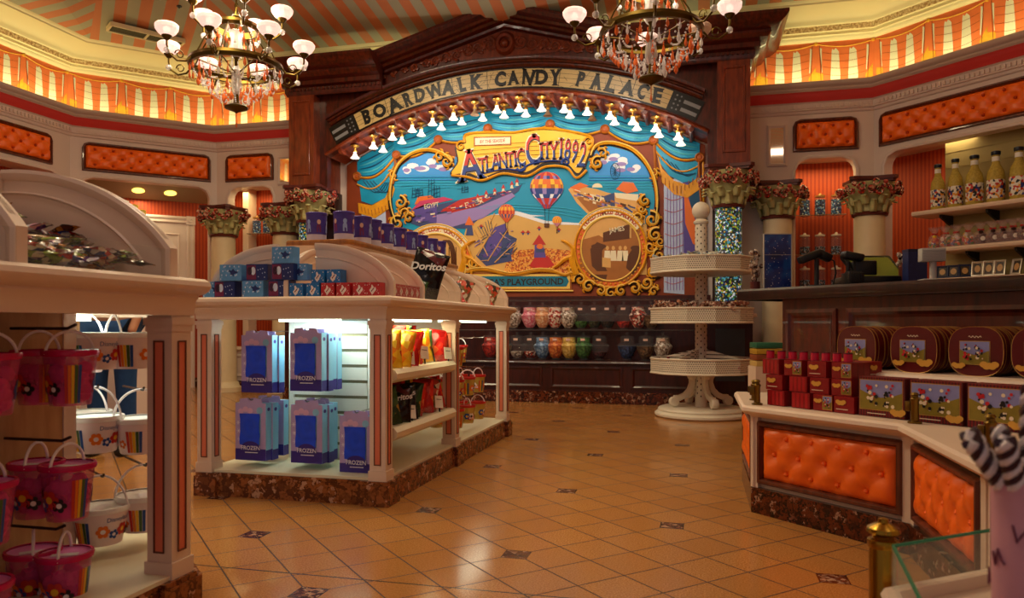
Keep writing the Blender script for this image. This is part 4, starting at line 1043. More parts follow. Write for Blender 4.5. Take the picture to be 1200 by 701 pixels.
for ch, x, y, h, an, sx in lt:
    L = Lay('title_letter'); L.txt('cream', ch, x, y, h, .032, an, sx, .04, .10).txt('dark', ch, x+.5, y+.6, h, .0335, an, sx, .02, .085); 
    u0, v0 = MP(x, y); S = h*.0104*1.35; a = math.radians(an)
    vs, fs = text_mesh(ch, .012)
    for lo, c in ((0, 'blue'), (1, 'red')):
        gg = G(); gg.text(ch, 1, ID, 0, off=.0, serif=.07)
        bm = bmesh.new(); vv = [bm.verts.new(p) for p in gg.v]
        for f in gg.f:
            try: bm.faces.new([vv[i] for i in f])
            except ValueError: pass
        bmesh.ops.bisect_plane(bm, geom=bm.verts[:]+bm.edges[:]+bm.faces[:], plane_co=(0, 0, 0), plane_no=(0, 1 if lo == 0 else -1, 0), clear_outer=True)
        bm.verts.index_update()
        L.g.add([fM(u0+(p.co.x*sx*math.cos(a)-p.co.y*math.sin(a))*S, v0+(p.co.x*sx*math.sin(a)+p.co.y*math.cos(a))*S, .0345) for p in bm.verts], [tuple(v.index for v in f.verts) for f in bm.faces], MI[c]); bm.free()
    L.done()
# medallions
def medal(name, cx, cy, rx, ry, words, scene, label):
    L = Lay(name)
    L.ell('goldD', cx, cy, rx+5, ry+5, .018, 40).ell('orange', cx, cy, rx+3.5, ry+3.5, .021, 40).ell('sepiaL', cx, cy, rx-2, ry-2, .024, 40)
    L.arcl('gold', cx, cy, rx+5, ry+5, 0, 360, 1.4, .03, 48).arcl('goldL', cx, cy, rx-2.5, ry-2.5, 0, 360, .9, .03, 48)
    for k in range(44):
        a = 2*PI*k/44; u, v = MP(cx+(rx+1)*math.cos(a), cy+(ry+1)*math.sin(a)); L.g.ball((0,0,0), .014, 6, MI['gold'], lambda x, y, z, u=u, v=v: fM(u+x, v+y, .024+z))
    scene(L)
    R_ = ry+6; a0, a1 = 38, 142
    out = [(cx+(rx+10)*math.cos(math.radians(a0+(a1-a0)*i/16)), cy+4-(ry+13)*math.sin(math.radians(a0+(a1-a0)*i/16))) for i in range(17)]
    inn = [(cx+(rx+1)*math.cos(math.radians(a0+(a1-a0)*i/16)), cy+4-(ry+2)*math.sin(math.radians(a0+(a1-a0)*i/16))) for i in range(17)]
    L.poly('cream', out+inn[::-1], .034).line('goldL', out, .8, .036).line('goldL', inn, .8, .036)
    n = len(words)
    for i, ch in enumerate(words):
        if ch == ' ': continue
        an = a1-7-(a1-a0-14)*i/(n-1); L.txt('red', ch, cx+(rx+5.5)*math.cos(math.radians(an)), cy+4-(ry+7.5)*math.sin(math.radians(an)), 6.5, .0365, (an-90)*.8, .72, .02)
    o = L.done(); o['label'] = label
def sc_r(L):
    cx, cy = 716, 292
    L.poly('sepia', [(680,312),(680,282),(702,276),(712,282),(750,278),(752,312),(736,330),(700,330)], .0255).poly('sepiaD', [(707,273),(738,263),(738,280),(707,284)], .027).poly('sepia', [(740,268),(750,266),(750,278),(740,279)], .027)
    L.txt('cream', 'JAMES', 723, 270, 6, .0285, 8, .8)
    L.poly('sepiaD', [(692,292),(700,284),(711,288),(706,294),(706,306),(712,318),(700,318),(694,312)], .027).ell('sepiaD', 702, 289, 9, 3, .028, 16).poly('sepiaL', [(706,302),(716,303),(716,314),(706,313)], .028)
    for x in (712, 719, 727, 733): L.ell('sepiaL', x, 291, 2, 2.6, .0275, 10).poly('cream', [(x-3, 294), (x+3, 294), (x+4, 306), (x-4, 306)], .027)
    L.poly('sepiaD', [(736,300),(744,288),(752,296),(750,312),(742,322),(734,314)], .0272).ell('sepiaD', 745, 291, 6, 3, .028, 14).poly('sepiaD', [(688,322),(712,322),(710,330),(696,328)], .0265)
def sc_l(L):
    for k in range(4): L.arcl('sepiaD', 522+k*1.5, 306, 8, 24, -20, 200, .8, .027)
    for k in range(5): L.line('sepiaD', [(500+k*9, 330), (503+k*8, 290)], .5, .0265)
medal('round_picture', 716, 292, 37, 40, 'WORLD FAMOUS BOARDWALK', sc_r, 'sepia street scene in a beaded oval frame')
medal('round_picture', 512, 312, 37, 40, 'E DAME LOOP COASTER', sc_l, 'loop coaster picture in an oval frame')
L = Lay('plaque')
L.poly('goldD', [(548,320),(670,320),(670,340),(548,340)], .012).poly('goldL', [(550,321.5),(668,321.5),(668,338.5),(550,338.5)], .016).poly('deep', [(552,324),(664,324),(667,330),(664,336),(552,336)], .020).txt('dark', "AMERICA'S PLAYGROUND", 602, 330.5, 7.6, .022, 0, 1.0, .02).line('goldL', [(548,341),(672,341)], 1.0, .018).done()
# ================= DISPLAY KIOSKS =================
def rect(x0, x1, y0, y1): return [(x0, y0), (x1, y0), (x1, y1), (x0, y1)]
def post(g, gi, x0, y0, s, z0, z1):
    """square post with recessed coral insets on its faces"""
    g.box(x0, x0+s, y0, y0+s, z0, z1)
    g.box(x0-.006, x0+s+.006, y0-.006, y0+s+.006, z0, z0+.05); g.box(x0-.008, x0+s+.008, y0-.008, y0+s+.008, z1-.03, z1-.008); g.box(x0-.004, x0+s+.004, y0-.004, y0+s+.004, z1-.05, z1-.03)
    a, b_ = s*.30, s*.70
    for fn in (lambda u, v, d: (x0+u, y0-d, v), lambda u, v, d: (x0+s+d, y0+u, v), lambda u, v, d: (x0-d, y0+s-u, v), lambda u, v, d: (x0+s-u, y0+s+d, v)):
        pth = [(a, z0+.08), (b_, z0+.08), (b_, z1-.08), (a, z1-.08)]
        gi.flat(pth, .0012, 0, fn); gi.sweep(pth, [(0, 0), (-.002, .004), (.003, .004), (.003, .0012)], fn, closed=True, closep=False, mi=1)
CAPP = [(-.03, .93), (.0, .93), (.004, .975), (.012, .985), (.012, .992), (.03, .998), (.042, 1.008), (.048, 1.022), (.044, 1.036), (.03, 1.045), (-.03, 1.045)]
def fin(poly_len, h0, h1, fn, g, th=.018, phi=78):
    """divider: quarter ellipse rising from the counter edge (u=0) to the centre (u=poly_len)"""
    n = 16
    ph = math.radians(phi); cf = lambda t: (poly_len*(1-math.sin(ph*(1-t))/math.sin(ph)), h0+(h1-h0)*(math.cos(ph*(1-t))-math.cos(ph))/(1-math.cos(ph)))
    cur = [(0, 1.045), (0, h0)]+[cf(i/n) for i in range(1, n+1)]+[(poly_len, 1.045)]
    g.prism([(min(max(a, .005), poly_len-.002), min(b, h1-.008) if b > 1.1 else b) for a, b in cur], -th*.35, th*.35, 0, fn)
    rim = cur[1:-1]
    g.sweep([(0, 1.045)]+rim, [(0, -th*.7), (-.012, -th*.9), (-.032, -th*.6), (-.036, -th*.35), (-.036, th*.35), (-.032, th*.6), (-.012, th*.9), (0, th*.7)], fn)
    inn = [(poly_len*.16, 1.075)]+[(poly_len*.16+.84*cf(i/n)[0], 1.10+(cf(i/n)[1]-h0)/(h1-h0)*(h1-1.10-.07)) for i in range(n+1)]
    g.sweep(inn, [(0, th*.35), (-.005, th*.62), (-.012, th*.35)], fn, closep=False)
    g.sweep(inn, [(0, -th*.35), (-.005, -th*.62), (-.012, -th*.35)], fn, closep=False)
# ---- G2: middle kiosk
X0, X1, Y0, Y1 = -2.585, -1.50, 3.437, 5.95
k2 = thing('display_kiosk', 'cream display kiosk in mid shop with gift boxes and lit side shelves', 'kiosk', ((X0+X1)/2, (Y0+Y1)/2, 0))
def step_path(X0, X1, Y0, Y1, ys, e=.012, w=.11):
    pts = [(X0, Y0-e), (X0+w, Y0-e), (X0+w, Y0), (X1-w, Y0), (X1-w, Y0-e), (X1+e, Y0-e), (X1+e, Y0+w), (X1, Y0+w)]
    for y in ys: pts += [(X1, y-w/2), (X1+e, y-w/2), (X1+e, y+w/2), (X1, y+w/2)]
    return pts+[(X1, Y1-w), (X1+e, Y1-w), (X1+e, Y1), (X0, Y1)]
g = G(); g.prism(step_path(X0, X1, Y0, Y1, [4.58], .02, .13), 0, .105, 0, ID)
g.prism(step_path(X0+.008, X1-.008, Y0+.008, Y1-.008, [4.58], .02, .13), .105, .122, 0, ID); mk('plinth', g, MARBLE, k2, world=True, smooth=False)
g = G(); g.box(X0+.02, X1-.02, Y0+.02, Y1-.02, .122, .135); mk('deck', g, mat('deck_board', '#e9dfc0', .5), k2, world=True)
PS = .085
for (px_, py_) in ((X0+.005, Y0+.005), (X1-PS-.005, Y0+.005), (X1-PS-.005, 4.58-PS/2), (X1-PS-.005, Y1-PS-.02), (X0+.005, Y1-PS-.02), (X0+.005, 4.58-PS/2)):
    g = G(); gi = G(); post(g, gi, px_, py_, PS, .122, .93); o = mk('post', g, CREAM, k2, world=True, smooth=False)
    i_ = mk('inset', gi, [ORANGE_INS, BROWNLINE], o, world=True, smooth=False)
g = G(); g.box(X0+.03, X1-.03, Y0+.03, Y1-.03, 1.02, 1.045); g.box(X0+.03, X1-.03, Y0+.03, Y1-.03, .94, .95); mk('counter_top', g, CREAM, k2, world=True, smooth=False)
g = G(); g.sweep([(X0, Y1), (X1, Y1), (X1, Y0), (X0, Y0)][::-1] if False else [(X0, Y0), (X0, Y1), (X1, Y1), (X1, Y0)], CAPP, ID, closed=True); mk('entablature', g, CREAM, k2, world=True)
# slat wall behind the gift boxes and a dividing wall
g = G()
sx0, sx1, sy = X0+.33, -1.80, 3.88
g.box(sx0, sx1, sy, sy+.02, .135, .94)
for k in range(9): g.box(sx0, sx1, sy-.018, sy-.006, .15+.088*k, .15+.088*k+.070)
for k in range(9): g.box(sx0, sx1, sy-.006, sy-.001, .15+.088*k+.066, .15+.088*k+.09, 1)
g.prism([(sx1, sy-.01), (-1.59, Y0+.085), (-1.575, Y0+.095), (sx1+.02, sy+.02)], .135, .94, 0, ID); g.box(sx0-.03, sx0, sy-.02, sy+.04, .135, .94)
mk('slat_wall', g, [WHITE, mat('slot_shadow_gap', '#8a8468', .6)], k2, world=True, smooth=False)
g = G(); g.box(-2.02, -2.0, 4.06, 5.9, .135, .94); mk('spine_panel', g, WHITE, k2, world=True, smooth=False)
# central riser with an oak shelf
g = G(); g.box(-2.17, -1.95, 3.86, 5.62, 1.045, 1.33); g.sweep([(-2.2, 3.83), (-2.2, 5.65), (-1.92, 5.65), (-1.92, 3.83)], [(0, 1.30), (.02, 1.31), (.035, 1.335), (.05, 1.345), (0, 1.345)], ID, closed=True); mk('riser', g, CREAM, k2, world=True)
g = G(); g.prism([(-2.27, 3.80), (-2.24, 3.76), (-1.88, 3.76), (-1.85, 3.80), (-1.85, 5.66), (-2.27, 5.66)], 1.345, 1.375, 0, ID); OAKTOP = mk('oak_shelf', g, OAK, k2, world=True, bev=.008)
fins = []
def add_fin(p, q, h0=1.12, h1=1.33):
    A = Vector(p); B = Vector(q); d = (B-A).normalized(); n = Vector((-d.y, d.x)); L = (B-A).length
    g = G(); fin(L, h0, h1, lambda u, v, w: (A.x+d.x*u+n.x*w, A.y+d.y*u+n.y*w, v), g)
    mk('divider', g, CREAM, k2, world=True, ang=40)
XR = X1-.005; XL = X0+.005
add_fin((-2.06, Y0+.01), (-2.06, 3.86))
ys = [onX(446, 340, XR)[1]+.03, onX(497, 340, XR)[1], onX(540, 345, XR)[1], onX(574, 350, XR)[1], onX(596, 352, XR)[1]-.02]
ys[0] = 3.56
for y in ys: add_fin((XR, y), (-1.95, y))
for y in (3.56, 4.2, 4.78, 5.36): add_fin((XL, y), (-2.17, y))
for a, bb in zip(ys, ys[1:]):                      # clear lips
    g = G(); g.box(XR-.006, XR-.002, a+.012, bb-.012, 1.045, 1.115); mk('clear_lip', g, CLEAR, k2, world=True, smooth=False)
# lit shelves of the first side bay
SHELFM = mat('shelf_cream', '#efe6cc', .4)
ya, yb = Y0+.12, 4.58-.06
for z in (.66, .36):
    g = G(); fn = lambda u, v, d: (X1-.02-u if False else u, d, v)
    g.prism([(-1.98, z+.01), (-1.98, z+.025), (-1.60, z), (-1.60, z-.02), (-1.98, z-.0)], 3.93, yb, 0, lambda a, b_, d: (a, d, b_)); g.prism([(-1.60, ya), (-1.60, 3.93), (-1.80, 3.93)], z-.018, z, 0, ID)
    g.prism([(-1.60, z), (-1.57, z), (-1.545, z+.014), (-1.51, z+.012), (-1.49, z-.01), (-1.495, z-.038), (-1.525, z-.058), (-1.56, z-.05), (-1.60, z-.02)], ya, yb, 0, lambda a, b_, d: (a, d, b_))
    mk('shelf', g, SHELFM, k2, world=True)
    g = G(); g.box(-1.555, -1.550, ya+.02, yb-.02, z+.01, z+.055); mk('clear_lip', g, CLEAR, k2, world=True, smooth=False)
TUBE = mat('tube_light', '#ffffff', .4, emit=4, ecol='#e8ffe0')
g = G(); g.box(sx0+.05, sx1-.05, 3.62, 3.65, .918, .938); mk('tube_light', g, TUBE, k2, world=True, smooth=False)
g = G(); g.box(-1.66, -1.64, ya+.05, yb-.05, .918, .938); mk('tube_light', g, TUBE, k2, world=True, smooth=False)
g = G(); g.box(-1.68, -1.66, 4.7, 5.8, .918, .938); mk('tube_light', g, TUBE, k2, world=True, smooth=False)

# ---- printed gift boxes hanging on pegs (two rows)
BXM = [mat('gift_lilac', '#b9a3d6', .35, var=(9, .12)), mat('gift_purple', '#3b2a8c', .35), mat('gift_blue_side', '#8cc8e8', .35, var=(12, .15)), mat('gift_white', '#f0eef8', .4), mat('gift_pink', '#e0b4d8', .35)]
FLEECE = mat('blue_fleece', '#0a46e8', .75, var=(20, .2), sheen=.4)
def gift_box():
    w, h, d = .165, .275, .048
    t = thing('gift_box', 'x', 'boxed gift', (0,0,0))
    g = G()
    wx0, wx1, wz0, wz1 = .028, .135, .075, .225           # window
    # front frame of the carton
    fr = [(0,0),(w,0),(w,h),(0,h)]; win = [(wx0+.006, wz1), (wx0, wz0+.03), (wx0+.02, wz0), (wx1, wz0), (wx1+.004, wz1)]
    def F(u, v, dd): return (u, -dd, v)
    g.add([F(*q, 0) for q in fr]+[F(*q, 0) for q in win], [(0, 1, 8, 7), (1, 2, 9, 8), (2, 3, 5, 9), (3, 0, 6, 5), (0, 7, 6)], 0)
    g.box(0, w, .001, d, 0, h, 2)
    g.add([F(0, .055, .0006), F(w, .055, .0006), F(w, 0, .0006), F(0, 0, .0006)], [(0, 1, 2, 3)], 1)
    g.add([(w+.0006, 0, .05), (w+.0006, d, .05), (w+.0006, d, 0), (w+.0006, 0, 0)], [(0, 1, 2, 3)], 1)
    for k in range(18): 
        a = PI*k/17
    arc_ = [(w*.5+.054*math.cos(PI*k/14)+.008, .052+.042*math.sin(PI*k/14)) for k in range(15)]
    g.flat(arc_, .0125, 1, F)
    g.flat([(w*.80+.017*math.cos(2*PI*k/16), h-.035+.017*math.sin(2*PI*k/16)) for k in range(16)], .0008, 2, F)
    for q in ((.03, .235), (.055, .245), (.08, .238)): g.flat([(q[0]+.016*math.cos(2*PI*k/10), q[1]+.014*math.sin(2*PI*k/10)) for k in range(10)], .0007, 4, F)
    g.text('FROZEN', .027, lambda u, v, dd: F(w*.5+.008+u, .062+v, .0132), 3, off=.01); g.flat([(w*.32, .036), (w*.74, .036), (w*.74, .040), (w*.32, .040)], .0012, 3, F)
    # small plain snow flakes instead of any figure
    for q in ((.018, .14), (.022, .10), (.015, .18)): 
        for k in range(3):
            a = k*PI/3; g.flat([(q[0]+.011*math.cos(a)-.001*math.sin(a), q[1]+.011*math.sin(a)+.001*math.cos(a)), (q[0]+.011*math.cos(a)+.001*math.sin(a), q[1]+.011*math.sin(a)-.001*math.cos(a)), (q[0]-.011*math.cos(a)+.001*math.sin(a), q[1]-.011*math.sin(a)-.001*math.cos(a)), (q[0]-.011*math.cos(a)-.001*math.sin(a), q[1]-.011*math.sin(a)+.001*math.cos(a))], .001, 3, F)
    g.add([(w+.0007, .012+.02*math.cos(2*PI*k/14)*.6+.012, h-.03+.009*math.sin(2*PI*k/14)) for k in range(14)], [tuple(range(14))], 1)
    mk('carton', g, BXM, t, smooth=False)
    vs = []; fs = []; N = 14
    for j in range(N+1):
        for i in range(N+1):
            u = wx0+(wx1-wx0)*i/N; v = wz0+(wz1-wz0)*j/N; r = math.hypot(i/N-.55, j/N-.6); vs.append(F(u, v, .001+.007*abs(math.sin(11*r+2*math.sin(3*i/N)))+.002))
    for j in range(N):
        for i in range(N): q = j*(N+1)+i; fs.append((q, q+1, q+N+2, q+N+1))
    g = G(); g.add(vs, fs); mk('fleece', g, FLEECE, t, ang=90)
    g = G(); g.prism([(.02, h), (w-.02, h), (w-.024, h+.02), (w*.6, h+.024), (w*.58, h+.012), (w*.42, h+.012), (w*.4, h+.024), (.024, h+.02)], -.004, -.001, 0, F); mk('hang_tab', g, BXM[0], t, smooth=False)
    return t
gb = gift_box(); first = True
stacks = [(283, 393, 2, 'upper left stack'), (340, 390, 4, 'upper right stack'), (276, 472, 3, 'lower left stack'), (341, 474, 3, 'lower middle stack'), (398, 487, 2, 'lower right stack beside the post')]
PEGS = G()
for sx_, sy_, n, where in stacks:
    P0 = onY(sx_, sy_, 3.56)
    for k in range(n):
        y = 3.56+.058*k+ (.06 if (n > 2 and k == n-1 and 'left' in where) else 0)
        z = P0[2]-.275*1.12-(.0 if k % 2 == 0 else .004); loc = (P0[0]+.0*k+(.008 if k == 1 else 0), y, z)
        lb = 'blue fleece gift box, %s, %s' % (where, ('front box' if k == 0 else ORD[k]+' box from the front'))
        if first: gb.location = loc; gb['label'] = lb; gb['group'] = 'fleece gift boxes on pegs'; gb.scale = (1.12,)*3; first = False
        else: dup(gb, loc, rz=random.uniform(-.03, .03), label=lb, group='fleece gift boxes on pegs', scale=1.12)
    g = G(); x = P0[0]+.093; zz = P0[2]+.016
    g.tube([(x, 3.88, zz+.004), (x, 3.56, zz), (x, 3.545, zz+.012)], .0028, 6); mk('peg', g, CHROME, k2, world=True)

# ---- boxes on the front counter ledges: blue ones left, small blue and red ones right
def pbox(name, w, d, h, mats, deco):
    g = G(); g.box(-w/2, w/2, 0, d, 0, h, 0)
    F = lambda u, v, dd: (u, -dd, v)
    deco(g, w, h, F); return mk(name, g, mats, smooth=False)
IB = [mat('ice_blue', '#5fa0dc', .3, var=(20, .3)), mat('night_blue', '#1c2f74', .35, var=(16, .3)), mat('plum', '#7a2450', .4), mat('ice_white', '#d8e8ff', .4), mat('print_skin', '#d8a888', .5), mat('deep_plum', '#3c1436', .4)]
def d_ice(g, w, h, F):
    g.flat([(w*(.10)*math.cos(a)*1.7*(1+.5*math.sin(3*a+1))+.1*w, h*.5+h*.2*math.sin(a)*(1+.4*math.cos(5*a))) for a in [2*PI*k/24 for k in range(24)]], .0006, 1, F)
    for q in range(16): x = w*(((q*37) % 90)/100-.45); z = h*(.1+((q*53) % 80)/100); g.flat([(x-.004, z), (x, z+.006), (x+.004, z), (x, z-.006)], .0005, 3, F)
    for q in range(6): x = -w*.4+w*.16*q; g.flat([(x-.003, h*.2+(q*37 % 50)*.001), (x, h*.2+(q*37 % 50)*.001+.004), (x+.003, h*.2+(q*37 % 50)*.001)], .0006, 3, F)
def d_pic(g, w, h, F):
    g.flat([(-w*.47, h*.06), (-w*.02, h*.06), (-w*.06, h*.94), (-w*.47, h*.94)], .0006, 2, F); g.flat([(-w*.03, h*.06), (w*.47, h*.06), (w*.47, h*.94), (-w*.05, h*.94)], .0006, 1, F)
    for cx, c1 in ((-w*.34, 5), (-w*.17, 3)):
        g.flat([(cx+.014*math.cos(a), h*.58+.022*math.sin(a)) for a in [2*PI*k/12 for k in range(12)]], .001, c1, F)
    for q in range(14): x = w*(.03+.4*((q*47 % 29)/29)); z = h*(.15+.7*((q*31 % 17)/17)); g.flat([(x-.003, z), (x, z+.004), (x+.003, z), (x, z-.004)], .0012, 3 if q % 2 else 0, F)
bi = pbox('biscuit_box', .125, .06, .085, IB, d_ice); bp_ = pbox('biscuit_box', .125, .06, .085, IB[1:2]+IB[1:], d_pic)
srcs = {'i': bi, 'p': bp_}; usd = set()
lay_ = [(250, 333, 'i', 0), (263, 333, 'p', 0), (296, 333, 'i', 0), (327, 333, 'p', 0), (270, 306, 'i', 1), (301, 306, 'p', 1), (331, 306, 'p', 1), (347, 306, 'i', 1), (331, 279, 'i', 2)]
n_i = 0
for k, (x, y, kd, lev) in enumerate(lay_):
    p = onY(x, 340, 3.445+.008*(k % 2)+ (.03 if x in (250, 347) else 0)); loc = (p[0], p[1], 1.046+.0865*lev)
    lb = '%s biscuit box on the kiosk left ledge, %s, %s' % ('ice blue' if kd == 'i' else 'dark printed', ('bottom row', 'middle row', 'single top box')[lev], ORD[[q for q in lay_ if q[3] == lev].index((x, y, kd, lev))]+' from the left')
    s_ = srcs[kd]
    if kd in usd: o = s_.copy(); COL.objects.link(o)
    else: o = s_; usd.add(kd)
    o.location = loc; o.rotation_euler = (0, 0, random.uniform(-.05, .05)); tag(o, lb, 'box', 'biscuit boxes on the kiosk ledge')
TB = [mat('tin_blue', '#1874c0', .3, var=(30, .4)), mat('tin_red', '#c02430', .3, var=(30, .4)), mat('tin_white', '#f2e8e0', .4), mat('tin_black', '#181418', .4)]
def d_small(c):
    def f(g, w, h, F):
        g.flat([(.014*math.cos(a)*(1+.35*math.sin(4*a+c)), h*.45+.022*math.sin(a)*(1+.3*math.cos(3*a))) for a in [2*PI*k/24 for k in range(24)]], .0006, 2, F)
        for q in range(4): g.flat([(-.006+.004*q+.003*math.cos(a), h*(.36+.07*q)+.004*math.sin(a)) for a in [2*PI*k/6 for k in range(6)]], .001, (3, 1, 3, 0)[q], F)
        for q in range(10): x = w*(((q*37) % 90)/100-.45); z = h*(.08+((q*53) % 85)/100); g.flat([(x-.002, z), (x, z+.005), (x+.002, z)], .0005, 2, F)
        for k in range(4): g.flat([(-w*.4+w*.8*(k % 2)+.003*math.cos(a), h*(.2+.6*(k//2))+.003*math.sin(a)) for a in [2*PI*q/8 for q in range(8)]], .0006, 2, F)
    return f
sb = pbox('sweet_box', .075, .07, .068, [TB[0]]+TB[1:], d_small(0)); sr_ = pbox('sweet_box', .075, .07, .068, [TB[1]]+TB[1:], d_small(1)); usd = set(); srcs = {'b': sb, 'r': sr_}
lay_ = [(347, 'b', 0), (366, 'b', 0), (383, 'r', 0), (402, 'r', 0), (421, 'r', 0), (436, 'r', 0), (371, 'b', 1), (389, 'b', 1)]
for k, (x, kd, lev) in enumerate(lay_):
    p = onY(x, 340, 3.445); loc = (p[0], p[1]+.004*(k % 3)+.012*lev, 1.046+.069*lev); s_ = srcs[kd]
    if kd in usd: o = s_.copy(); COL.objects.link(o)
    else: o = s_; usd.add(kd)
    o.location = loc; o.rotation_euler = (0, 0, random.uniform(-.04, .04))
    same = [q for q in lay_ if q[1] == kd and q[2] == lev]
    tag(o, 'small %s sweet box on the kiosk ledge, %s, %s from left' % ('blue' if kd == 'b' else 'red', 'bottom row' if lev == 0 else 'upper row', ORD[same.index((x, kd, lev))]), 'box', 'small sweet boxes on the kiosk ledge')
# red and blue small boxes, bags inside the side bins
yy = ys
for k in range(7):
    kd = 'r' if k < 5 else 'b'; o = srcs[kd].copy(); COL.objects.link(o); o.rotation_euler = (0, 0, PI/2); o.location = (-1.525-.075 if False else -1.60, yy[0]+.06+.077*k if yy[0]+.06+.077*k < yy[1]-.04 else yy[1]-.05, 1.046)
    o.location = (-1.525, yy[0]+.055+.0775*k, 1.046)
    if o.location.y > yy[1]-.045: bpy.data.objects.remove(o); continue
    tag(o, 'small %s sweet box in the first side bin, %s from the front' % ('red' if kd == 'r' else 'blue', ORD[k]), 'box', 'sweet boxes in the side bin')
# snack bags
def bag(name, w, h, mats, seed, logo=None, thick=.03):
    rr = random.Random(seed); N = 10; M_ = 12; vs = []; fs = []
    for side in (1, -1):
        for j in range(M_+1):
            for i in range(N+1):
                u = i/N; v = j/M_; e = math.sin(PI*u)**.5*math.sin(PI*min(max((v-.06)/.88, 0), 1))**.45
                z = side*thick*e*(1+.25*rr.uniform(-1, 1))+.004*side
                vs.append(((u-.5)*w*(1-.06*math.sin(PI*v)), -z, v*h))
    n = (N+1)*(M_+1); mis = []
    for s_ in range(2):
        for j in range(M_):
            for i in range(N):
                q = s_*n+j*(N+1)+i; f = (q, q+1, q+N+2, q+N+1); fs.append(f if s_ == 0 else f[::-1])
    for j in range(M_):
        for i in (0, N): q = j*(N+1)+i; fs.append((q, q+N+1, q+N+1+n, q+n))
    for i in range(N):
        for j in (0, M_): q = j*(N+1)+i; fs.append((q, q+1, q+1+n, q+n))
    g = G(); g.add(vs, fs)
    if logo: g.text(logo[0], logo[1], lambda a, b_, c: (a, -thick-.012, h*.62+b_+a*.25), 1, off=.03); 
    return mk(name, g, mats, ang=70)
FB = foil('bag_black', ['#08080a', '#101014', '#060608', '#16161c', '#0c0c10', '#5a1820'], 18, .2); FR = foil('bag_red', ['#c81e1e', '#e83020', '#a01414', '#f06a30', '#c82020'], 22, .25)
FY = foil('bag_yellow', ['#f0c020', '#e88a18', '#f4e4a0', '#d8481c', '#f2d23c'], 24, .25); FG = foil('bag_green', ['#1e3a1c', '#30582a', '#182818', '#a8882c', '#244022'], 22, .25); FW = foil('bag_mixed', ['#e8d8c0', '#c84830', '#3c2a20', '#f0f0e8', '#806030'], 30, .3)
TXW = mat('bag_print', '#f0f0f0', .5)
B_ = {k: bag('snack_bag', .15, .22, [m_, TXW], i, lg) for i, (k, m_, lg) in enumerate((('black', FB, ('Doritos', .046)), ('red', FR, None), ('yellow', FY, None), ('green', FG, None), ('mixed', FW, None)))}
ub = set()
def put_bag(kind, loc, rot, label, s=1.0, group=None):
    o = B_[kind]
    if kind in ub: o = o.copy(); COL.objects.link(o)
    ub.add(kind); o.location = loc; o.rotation_euler = rot; o.scale = (s, s, s); tag(o, label, 'snack bag', group); return o
put_bag('black', (-1.62, ys[1]+.22, 1.06), (-.22, .30, .35), 'shiny black chip bag leaning upright in the second side bin of the kiosk', 1.4)
put_bag('green', (-1.62, ys[1]+.36, 1.05), (-.35, -.2, .5), 'dark green snack bag behind the black chip bag in the second side bin', .8)
put_bag('green', (-1.60, ys[1]+.10, 1.05), (-.5, .3, .3), 'dark green snack bag lying in front of the black chip bag', .62)
for i in (2, 3):
    put_bag('mixed', (-1.62, ys[i]+.30, 1.06), (-.4, .4, .4), 'pale printed snack bag slumped in the %s side bin' % ORD[i], .85)
    put_bag('red', (-1.57, ys[i]+.16, 1.05), (-.8, -.2, .5), 'red snack bag lying low at the front of the %s side bin' % ORD[i], .6)
# lit bay shelves: bags standing / leaning
rb = random.Random(9); bc = 0
for z, kinds in ((.66, ['yellow', 'yellow', 'red', 'yellow', 'red', 'yellow', 'green', 'red']), (.36, ['green', 'black', 'black', 'green', 'red', 'red', 'mixed', 'red'])):
    for k, kd in enumerate(kinds):
        y = ya+.09+k*.115
        put_bag(kd, (-1.64+.03*(k % 2) if k > 2 else -1.575, y, z+.012), (-.32, rb.uniform(-.2, .2), .5+rb.uniform(-.2, .2)), '%s snack bag on the %s lit side shelf of the kiosk, %s from the front' % (kd, 'upper' if z > .5 else 'lower', ORD[k]), .95, 'snack bags on the lit shelves')
        put_bag(['red', 'yellow', 'green', 'red'][k % 4] if z > .5 else ['red', 'green', 'yellow', 'black'][k % 4], (-1.82 if k > 2 else -1.66+.0*k, y+.04 if k > 2 else 3.9+.05*k, z+.02), (-.2, 0, .5+rb.uniform(-.2, .2)), 'snack bag in the back row of the %s lit side shelf, %s from the front' % ('upper' if z > .5 else 'lower', ORD[k]), 1.0, 'snack bags on the lit shelves')
# white price cards on the shelf lips
PT = mat('card', '#f4f2ea', .5)
for k, (y, z) in enumerate(((ya+.28, .70), (ya+.50, .72), (ya+.92, .70), (ya+.30, .40), (ya+.75, .41))):
    g = G(); g.box(-.03, .03, -.002, .002, 0, .075, 0); g.flat([(-.02, .05), (.02, .05), (.02, .054), (-.02, .054)], .0025, 1, lambda a, b_, d: (a, -d, b_)); g.box(-.003, .003, -.004, .004, -.03, .0, 1)
    o = mk('price_card', g, [PT, DGREY], smooth=False); o.location = (-1.53, y, z-.015); o.rotation_euler = (-.25, .12, PI/2-.5); tag(o, 'small white price card clipped to the %s lit shelf, %s from the front' % ('upper' if z > .5 else 'lower', ORD[k if k < 3 else k-3]), 'price card', 'price cards on the lit shelves')

